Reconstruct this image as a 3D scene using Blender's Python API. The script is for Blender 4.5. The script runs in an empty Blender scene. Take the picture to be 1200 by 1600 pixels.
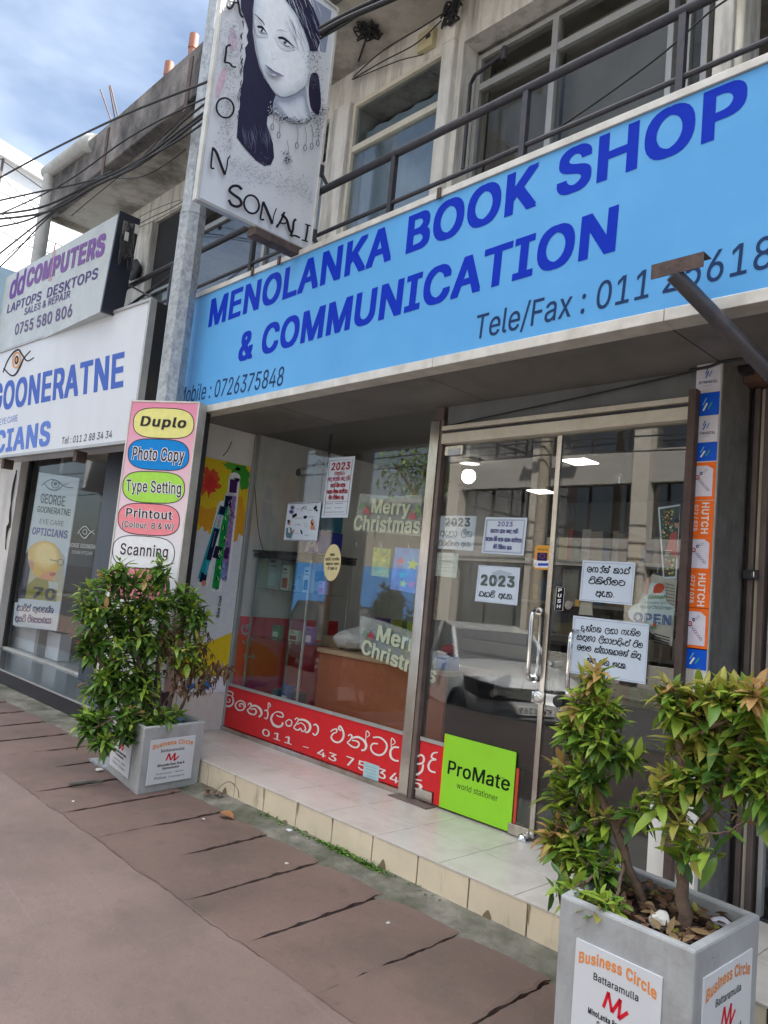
import bpy, math, random
from mathutils import Vector, Matrix
from mathutils.geometry import delaunay_2d_cdt
R = math.radians
sc = bpy.context.scene
# ------------------------------------------------------------------ camera, sky, sun, exposure
F_PX, CX, CY = 1176.13, 600.0, 800.0
YAW, PITCH, ROLL = R(46.23), R(6.044), R(5.488)
CAM = Vector((0.0, -3.46, 1.36))
_f = Vector((-math.sin(YAW)*math.cos(PITCH), math.cos(YAW)*math.cos(PITCH), math.sin(PITCH)))
_r0 = Vector((math.cos(YAW), math.sin(YAW), 0.0)); _u0 = _r0.cross(_f)
_r = _r0*math.cos(ROLL) + _u0*math.sin(ROLL)
_u = -_r0*math.sin(ROLL) + _u0*math.cos(ROLL)
cd = bpy.data.cameras.new('camera'); cam = bpy.data.objects.new('camera', cd)
sc.collection.objects.link(cam); sc.camera = cam
cd.sensor_fit = 'HORIZONTAL'; cd.sensor_width = 36.0; cd.lens = 36.0*F_PX/1200.0
cd.clip_start = 0.05; cd.clip_end = 2000
cam.matrix_world = Matrix(((_r.x, _u.x, -_f.x, CAM.x), (_r.y, _u.y, -_f.y, CAM.y), (_r.z, _u.z, -_f.z, CAM.z), (0, 0, 0, 1)))

SUN_EL, SUN_AZ = R(52), R(32)      # azimuth measured from +Y (behind the shops) towards +X
w = bpy.data.worlds.new('World'); sc.world = w; w.use_nodes = True
nt = w.node_tree; nt.nodes.clear()
sky = nt.nodes.new('ShaderNodeTexSky'); sky.sky_type = 'NISHITA'; sky.sun_disc = False
sky.sun_elevation = SUN_EL; sky.sun_rotation = SUN_AZ; sky.air_density = 1.0; sky.dust_density = 1.6; sky.ozone_density = 1.2
tc = nt.nodes.new('ShaderNodeTexCoord')
mp = nt.nodes.new('ShaderNodeMapping'); mp.inputs['Scale'].default_value = (1.6, 1.6, 4.0); mp.inputs['Rotation'].default_value = (0.2, 0.1, 0.9)
nz = nt.nodes.new('ShaderNodeTexNoise'); nz.inputs['Scale'].default_value = 2.1; nz.inputs['Detail'].default_value = 5; nz.inputs['Roughness'].default_value = 0.52
cr = nt.nodes.new('ShaderNodeValToRGB'); cr.color_ramp.elements[0].position = 0.38; cr.color_ramp.elements[0].color = (.08, .08, .08, 1); cr.color_ramp.elements[1].position = 0.85; cr.color_ramp.elements[1].color = (.75, .75, .75, 1)
mx = nt.nodes.new('ShaderNodeMix'); mx.data_type = 'RGBA'
mx.inputs['B'].default_value = (7.0, 7.9, 9.2, 1)          # bright thin cloud
bg = nt.nodes.new('ShaderNodeBackground'); bg.inputs['Strength'].default_value = 0.055
wo = nt.nodes.new('ShaderNodeOutputWorld')
L = nt.links.new
L(tc.outputs['Generated'], mp.inputs['Vector']); L(mp.outputs['Vector'], nz.inputs['Vector'])
L(nz.outputs['Fac'], cr.inputs['Fac']); L(cr.outputs['Color'], mx.inputs['Factor'])
# an added bright veil overhead, out of view, lifts the fill; bluer lower down
sp = nt.nodes.new('ShaderNodeSeparateXYZ'); ov = nt.nodes.new('ShaderNodeMapRange'); ov.interpolation_type = 'SMOOTHSTEP'
ov.inputs['From Min'].default_value = 0.60; ov.inputs['From Max'].default_value = 0.90; ov.inputs['To Max'].default_value = 0.9
mx2 = nt.nodes.new('ShaderNodeMix'); mx2.data_type = 'RGBA'; mx2.inputs['B'].default_value = (22.0, 22.4, 23.2, 1)
L(tc.outputs['Generated'], sp.inputs[0]); L(sp.outputs['Z'], ov.inputs['Value']); L(ov.outputs[0], mx2.inputs['Factor']); L(mx.outputs['Result'], mx2.inputs['A'])
L(sky.outputs['Color'], mx.inputs['A']); L(mx2.outputs['Result'], bg.inputs['Color']); L(bg.outputs['Background'], wo.inputs['Surface'])
sd = bpy.data.lights.new('sun', 'SUN'); sd.energy = 5.0; sd.angle = R(0.5); sd.color = (1.0, 0.95, 0.88)
so = bpy.data.objects.new('sun', sd); sc.collection.objects.link(so)
_sv = Vector((math.sin(SUN_AZ)*math.cos(SUN_EL), math.cos(SUN_AZ)*math.cos(SUN_EL), math.sin(SUN_EL)))
so.rotation_euler = _sv.to_track_quat('Z', 'Y').to_euler(); so.location = (6, 8, 20)
vs = sc.view_settings; vs.view_transform = 'Standard'; vs.look = 'None'; vs.gamma = 1.0; vs.use_curve_mapping = False
vs.exposure = 1.95
sc.render.engine = 'CYCLES'
try:
    sc.cycles.max_bounces = 8; sc.cycles.transparent_max_bounces = 16; sc.cycles.use_denoising = True
except Exception: pass

# ------------------------------------------------------------------ geometry helpers
def ray(px, py):
    return _r*((px-CX)/F_PX) - _u*((py-CY)/F_PX) + _f
def at(px, py, X=None, Y=None, Z=None, P=None, N=None):
    """The point of a wall, floor or board plane that stands at this place of the survey photograph."""
    d = ray(px, py)
    if X is not None: t = (X-CAM.x)/d.x
    elif Y is not None: t = (Y-CAM.y)/d.y
    elif Z is not None: t = (Z-CAM.z)/d.z
    else: t = (Vector(P)-CAM).dot(N)/d.dot(N)
    return CAM + d*t
def planeX(x): return lambda a, b: at(a, b, X=x)
def planeY(y): return lambda a, b: at(a, b, Y=y)
def planeP(p, n): return lambda a, b: at(a, b, P=p, N=n)
def V(*a): return Vector(a)

def lerp(a, b, t): return a + (b-a)*t
def smooth(pts, n=5, closed=False):
    """Catmull-Rom curve through 2-D or 3-D points."""
    k = len(pts)
    if k < 3: return list(pts)
    out = []
    rng = range(k) if closed else range(k-1)
    for i in rng:
        p0 = pts[(i-1) % k] if (closed or i > 0) else pts[0]
        p1 = pts[i]; p2 = pts[(i+1) % k]
        p3 = pts[(i+2) % k] if (closed or i+2 < k) else pts[-1]
        for j in range(n):
            t = j/n; t2 = t*t; t3 = t2*t
            out.append(tuple(0.5*(2*b + (c-a)*t + (2*a-5*b+4*c-d)*t2 + (3*b-a-3*c+d)*t3) for a, b, c, d in zip(p0, p1, p2, p3)))
    if not closed: out.append(tuple(pts[-1]))
    return out

class MB:
    def __init__(self): self.v = []; self.f = []; self.fm = []; self.mats = []
    def mi(self, m):
        if m not in self.mats: self.mats.append(m)
        return self.mats.index(m)
    def add(self, vs, fs, m):
        b = len(self.v); self.v += [Vector(p) for p in vs]; k = self.mi(m)
        for f in fs: self.f.append([b+i for i in f]); self.fm.append(k)
        return self
    def hexa(self, p, m):      # p: 4 bottom + 4 top, both counter-clockwise from above
        return self.add(p, [(3, 2, 1, 0), (4, 5, 6, 7), (0, 1, 5, 4), (1, 2, 6, 5), (2, 3, 7, 6), (3, 0, 4, 7)], m)
    def box(self, x0, x1, y0, y1, z0, z1, m):
        return self.hexa([(x0, y0, z0), (x1, y0, z0), (x1, y1, z0), (x0, y1, z0), (x0, y0, z1), (x1, y0, z1), (x1, y1, z1), (x0, y1, z1)], m)
    def prism(self, pts, ext, m, ms=None):
        n = len(pts); e = Vector(ext); a = [Vector(p) for p in pts]; b = [p+e for p in a]
        self.add(a+b, [tuple(range(n))], m)
        base = len(self.v)-2*n; k = self.mi(ms or m)
        self.f.append([base+2*n-1-i for i in range(n)]); self.fm.append(k)
        for i in range(n):
            j = (i+1) % n
            self.f.append([base+j, base+i, base+n+i, base+n+j]); self.fm.append(k)
        return self
    def poly(self, pts, m): return self.add(pts, [tuple(range(len(pts)))], m)
    def tube(self, pts, r, m, n=8, cap=True):
        pts = [Vector(p) for p in pts]; k = len(pts)
        rs = r if isinstance(r, (list, tuple)) else [r]*k
        ref = None; vs = []
        for i, p in enumerate(pts):
            d = (pts[min(i+1, k-1)]-pts[max(i-1, 0)])
            if d.length < 1e-9: d = V(0, 0, 1)
            d.normalize()
            if ref is None:
                ref = d.orthogonal().normalized()
            ref = (ref - d*ref.dot(d))
            if ref.length < 1e-6: ref = d.orthogonal()
            ref.normalize(); s = d.cross(ref)
            for j in range(n):
                a = 2*math.pi*j/n
                vs.append(p + (ref*math.cos(a)+s*math.sin(a))*rs[i])
        fs = []
        for i in range(k-1):
            for j in range(n):
                a = i*n+j; b = i*n+(j+1) % n
                fs.append((a, b, b+n, a+n))
        if cap:
            fs.append(tuple(reversed(range(n)))); fs.append(tuple(range((k-1)*n, k*n)))
        return self.add(vs, fs, m)
    def lathe(self, prof, c, m, n=24, axis='z'):
        vs = []; fs = []; c = Vector(c)
        for (r, h) in prof:
            for j in range(n):
                a = 2*math.pi*j/n; u, v = r*math.cos(a), r*math.sin(a)
                q = {'z': (u, v, h), 'y': (u, h, -v), 'x': (h, u, v)}[axis]
                vs.append(c+Vector(q))
        for i in range(len(prof)-1):
            for j in range(n):
                a = i*n+j; b = i*n+(j+1) % n; fs.append((a, b, b+n, a+n))
        fs.append(tuple(reversed(range(n)))); fs.append(tuple(range((len(prof)-1)*n, len(prof)*n)))
        return self.add(vs, fs, m)
    def build(self, name, parent=None, bevel=0.0, shade=None, seg=2):
        off = Vector((0, 0, 0)); p = parent
        while p is not None: off += p.location; p = p.parent
        me = bpy.data.meshes.new(name)
        me.from_pydata([tuple(q-off) for q in self.v], [], self.f)
        for m in self.mats: me.materials.append(m)
        me.polygons.foreach_set('material_index', self.fm)
        if shade:
            me.polygons.foreach_set('use_smooth', [True]*len(me.polygons)); me.set_sharp_from_angle(angle=R(shade))
        me.update()
        o = bpy.data.objects.new(name, me); sc.collection.objects.link(o)
        if parent: o.parent = parent
        if bevel:
            b = o.modifiers.new('bevel', 'BEVEL'); b.width = bevel; b.segments = seg; b.limit_method = 'ANGLE'; b.angle_limit = R(35)
        return o
def tag(o, label=None, cat=None, group=None, kind=None):
    if label: o['label'] = label
    if cat: o['category'] = cat
    if group: o['group'] = group
    if kind: o['kind'] = kind
    return o
def thing(name, loc, label, cat, group=None):
    o = bpy.data.objects.new(name, None); sc.collection.objects.link(o); o.location = loc; o.empty_display_size = 0.1
    return tag(o, label, cat, group)
def fixnormals(o):
    import bmesh
    bm = bmesh.new(); bm.from_mesh(o.data); bmesh.ops.recalc_face_normals(bm, faces=bm.faces); bm.to_mesh(o.data); bm.free(); return o

# ------------------------------------------------------------------ materials (all procedural)
def mat(name, col, rough=0.6, metal=0.0, vary=0.0, vscale=6.0, bump=0.0, bscale=60.0, stain=None, samt=0.0, sscale=3.0, streak=1.0, spec=0.5, coat=0.0, lo=0.45, hi=0.75, trans=0.0, emit=0.0):
    m = bpy.data.materials.new(name); m.use_nodes = True; t = m.node_tree; N = t.nodes; K = t.links.new
    b = N['Principled BSDF']
    b.inputs['Roughness'].default_value = rough; b.inputs['Metallic'].default_value = metal
    b.inputs['Specular IOR Level'].default_value = spec; b.inputs['Coat Weight'].default_value = coat
    c = (*col, 1.0); b.inputs['Base Color'].default_value = c
    tcn = N.new('ShaderNodeTexCoord'); last = None
    if vary:
        n1 = N.new('ShaderNodeTexNoise'); n1.inputs['Scale'].default_value = vscale; n1.inputs['Detail'].default_value = 6; n1.inputs['Roughness'].default_value = 0.6
        K(tcn.outputs['Object'], n1.inputs['Vector'])
        r = N.new('ShaderNodeValToRGB'); r.color_ramp.elements[0].position = 0.3; r.color_ramp.elements[1].position = 0.7
        r.color_ramp.elements[0].color = (*[max(0, x*(1-vary)) for x in col], 1); r.color_ramp.elements[1].color = (*[min(1, x*(1+vary)) for x in col], 1)
        K(n1.outputs['Fac'], r.inputs['Fac']); last = r.outputs['Color']
    if stain is not None:
        mpn = N.new('ShaderNodeMapping'); mpn.inputs['Scale'].default_value = (1, 1, 1.0/streak)
        n2 = N.new('ShaderNodeTexNoise'); n2.inputs['Scale'].default_value = sscale; n2.inputs['Detail'].default_value = 8; n2.inputs['Roughness'].default_value = 0.68
        K(tcn.outputs['Object'], mpn.inputs['Vector']); K(mpn.outputs['Vector'], n2.inputs['Vector'])
        r2 = N.new('ShaderNodeValToRGB'); r2.color_ramp.elements[0].position = lo; r2.color_ramp.elements[1].position = hi
        r2.color_ramp.elements[0].color = (0, 0, 0, 1); r2.color_ramp.elements[1].color = (samt, samt, samt, 1)
        K(n2.outputs['Fac'], r2.inputs['Fac'])
        x = N.new('ShaderNodeMix'); x.data_type = 'RGBA'; x.inputs['A'].default_value = c; x.inputs['B'].default_value = (*stain, 1)
        K(r2.outputs['Color'], x.inputs['Factor'])
        if last: K(last, x.inputs['A'])
        last = x.outputs['Result']
    if last: K(last, b.inputs['Base Color'])
    if bump:
        n3 = N.new('ShaderNodeTexNoise'); n3.inputs['Scale'].default_value = bscale; n3.inputs['Detail'].default_value = 5
        K(tcn.outputs['Object'], n3.inputs['Vector'])
        bp = N.new('ShaderNodeBump'); bp.inputs['Strength'].default_value = bump; bp.inputs['Distance'].default_value = 0.01
        K(n3.outputs['Fac'], bp.inputs['Height']); K(bp.outputs['Normal'], b.inputs['Normal'])
    if trans:
        tr = N.new('ShaderNodeBsdfTranslucent'); tr.inputs['Color'].default_value = (*[min(1, x*1.4) for x in col], 1)
        if last: K(last, tr.inputs['Color'])
        ms = N.new('ShaderNodeMixShader'); ms.inputs[0].default_value = trans
        K(b.outputs[0], ms.inputs[1]); K(tr.outputs[0], ms.inputs[2]); K(ms.outputs[0], N['Material Output'].inputs['Surface'])
    if emit:
        b.inputs['Emission Color'].default_value = c; b.inputs['Emission Strength'].default_value = emit
    return m
def glass(name, tint=(0.85, 0.9, 0.88), base=0.1, rough=0.0, gain=0.9):
    """Architectural pane: clear, with a mirror reflection that grows towards grazing view."""
    m = bpy.data.materials.new(name); m.use_nodes = True; t = m.node_tree; N = t.nodes; K = t.links.new; N.clear()
    o = N.new('ShaderNodeOutputMaterial'); tr = N.new('ShaderNodeBsdfTransparent'); tr.inputs['Color'].default_value = (*tint, 1)
    gl = N.new('ShaderNodeBsdfGlossy'); gl.inputs['Roughness'].default_value = rough
    lw = N.new('ShaderNodeLayerWeight'); lw.inputs['Blend'].default_value = 0.5
    p = N.new('ShaderNodeMath'); p.operation = 'POWER'; p.inputs[1].default_value = 5.0
    q = N.new('ShaderNodeMath'); q.operation = 'MULTIPLY_ADD'; q.inputs[1].default_value = gain; q.inputs[2].default_value = base
    ms = N.new('ShaderNodeMixShader')
    K(lw.outputs['Facing'], p.inputs[0]); K(p.outputs[0], q.inputs[0]); K(q.outputs[0], ms.inputs[0])
    K(tr.outputs[0], ms.inputs[1]); K(gl.outputs[0], ms.inputs[2]); K(ms.outputs[0], o.inputs['Surface'])
    return m
def paving(name, col, dark, light, lines=None):
    """Worn brown cement paving: blotches, ground-in dirt, fine grit and, if asked, faint stamped joints."""
    m = mat(name, col, rough=0.62, vary=0.16, vscale=1.7, stain=dark, samt=0.8, sscale=1.9, lo=0.48, hi=0.72); t = m.node_tree; N = t.nodes; K = t.links.new; b = N['Principled BSDF']
    tcn = N.new('ShaderNodeTexCoord'); last = b.inputs['Base Color'].links[0].from_socket
    def layer(scale, lo, hi, c, amt, detail=4, rough=.6):
        nonlocal last
        n = N.new('ShaderNodeTexNoise'); n.inputs['Scale'].default_value = scale; n.inputs['Detail'].default_value = detail; n.inputs['Roughness'].default_value = rough
        r = N.new('ShaderNodeValToRGB'); r.color_ramp.elements[0].position = lo; r.color_ramp.elements[1].position = hi
        r.color_ramp.elements[0].color = (0, 0, 0, 1); r.color_ramp.elements[1].color = (amt, amt, amt, 1)
        x = N.new('ShaderNodeMix'); x.data_type = 'RGBA'; x.inputs['B'].default_value = (*c, 1)
        K(tcn.outputs['Object'], n.inputs['Vector']); K(n.outputs['Fac'], r.inputs['Fac']); K(r.outputs['Color'], x.inputs['Factor']); K(last, x.inputs['A']); last = x.outputs['Result']; return n
    layer(0.8, .45, .7, light, .55); layer(5.5, .56, .70, dark, .45, 8, .7); layer(26, .60, .68, dark, .55, 6, .7); layer(34, .62, .70, light, .5, 5, .6); g = layer(170, .52, .66, dark, .5, 3, .6)
    if lines:
        mpn = N.new('ShaderNodeMapping'); mpn.inputs['Rotation'].default_value = (0, 0, R(5)); br = N.new('ShaderNodeTexBrick'); br.inputs['Scale'].default_value = 1.0; br.inputs['Brick Width'].default_value = .62; br.inputs['Row Height'].default_value = .31; br.inputs['Mortar Size'].default_value = .006; br.inputs['Mortar Smooth'].default_value = .6
        br.inputs['Color1'].default_value = (0, 0, 0, 1); br.inputs['Color2'].default_value = (0, 0, 0, 1); br.inputs['Mortar'].default_value = (1, 1, 1, 1)
        n = N.new('ShaderNodeTexNoise'); n.inputs['Scale'].default_value = 1.6; n.inputs['Detail'].default_value = 4; r = N.new('ShaderNodeValToRGB'); r.color_ramp.elements[0].position = .47; r.color_ramp.elements[1].position = .66; r.color_ramp.elements[1].color = (.22, .22, .22, 1)
        mu = N.new('ShaderNodeMath'); mu.operation = 'MULTIPLY'; x = N.new('ShaderNodeMix'); x.data_type = 'RGBA'; x.inputs['B'].default_value = (*lines, 1)
        K(tcn.outputs['Object'], mpn.inputs['Vector']); K(mpn.outputs['Vector'], br.inputs['Vector']); K(tcn.outputs['Object'], n.inputs['Vector']); K(n.outputs['Fac'], r.inputs['Fac']); K(br.outputs['Color'], mu.inputs[0]); K(r.outputs['Color'], mu.inputs[1]); K(mu.outputs[0], x.inputs['Factor']); K(last, x.inputs['A']); last = x.outputs['Result']
    K(last, b.inputs['Base Color'])
    n2 = N.new('ShaderNodeTexNoise'); n2.inputs['Scale'].default_value = 9; n2.inputs['Detail'].default_value = 9; n2.inputs['Roughness'].default_value = .72; K(tcn.outputs['Object'], n2.inputs['Vector'])
    bp = N.new('ShaderNodeBump'); bp.inputs['Strength'].default_value = .35; bp.inputs['Distance'].default_value = .012; K(n2.outputs['Fac'], bp.inputs['Height']); K(bp.outputs['Normal'], b.inputs['Normal'])
    return m
def lampmat(name, col, s):
    m = bpy.data.materials.new(name); m.use_nodes = True; t = m.node_tree; t.nodes.clear()
    o = t.nodes.new('ShaderNodeOutputMaterial'); e = t.nodes.new('ShaderNodeEmission'); e.inputs[0].default_value = (*col, 1); e.inputs[1].default_value = s
    t.links.new(e.outputs[0], o.inputs[0]); return m
_inks = {}
def ink(col, rough=0.55):
    """A flat printed colour (vinyl, paper print, paint), one per colour."""
    k = (tuple(round(x, 3) for x in col), rough)
    if k not in _inks: _inks[k] = mat('print_%d' % len(_inks), col, rough=rough, vary=0.06, vscale=25, spec=0.10)
    return _inks[k]
def srgb(h):
    h = h.lstrip('#'); o = []
    for i in (0, 2, 4):
        c = int(h[i:i+2], 16)/255; o.append(c/12.92 if c <= 0.04045 else ((c+0.055)/1.055)**2.4)
    return tuple(o)

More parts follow.
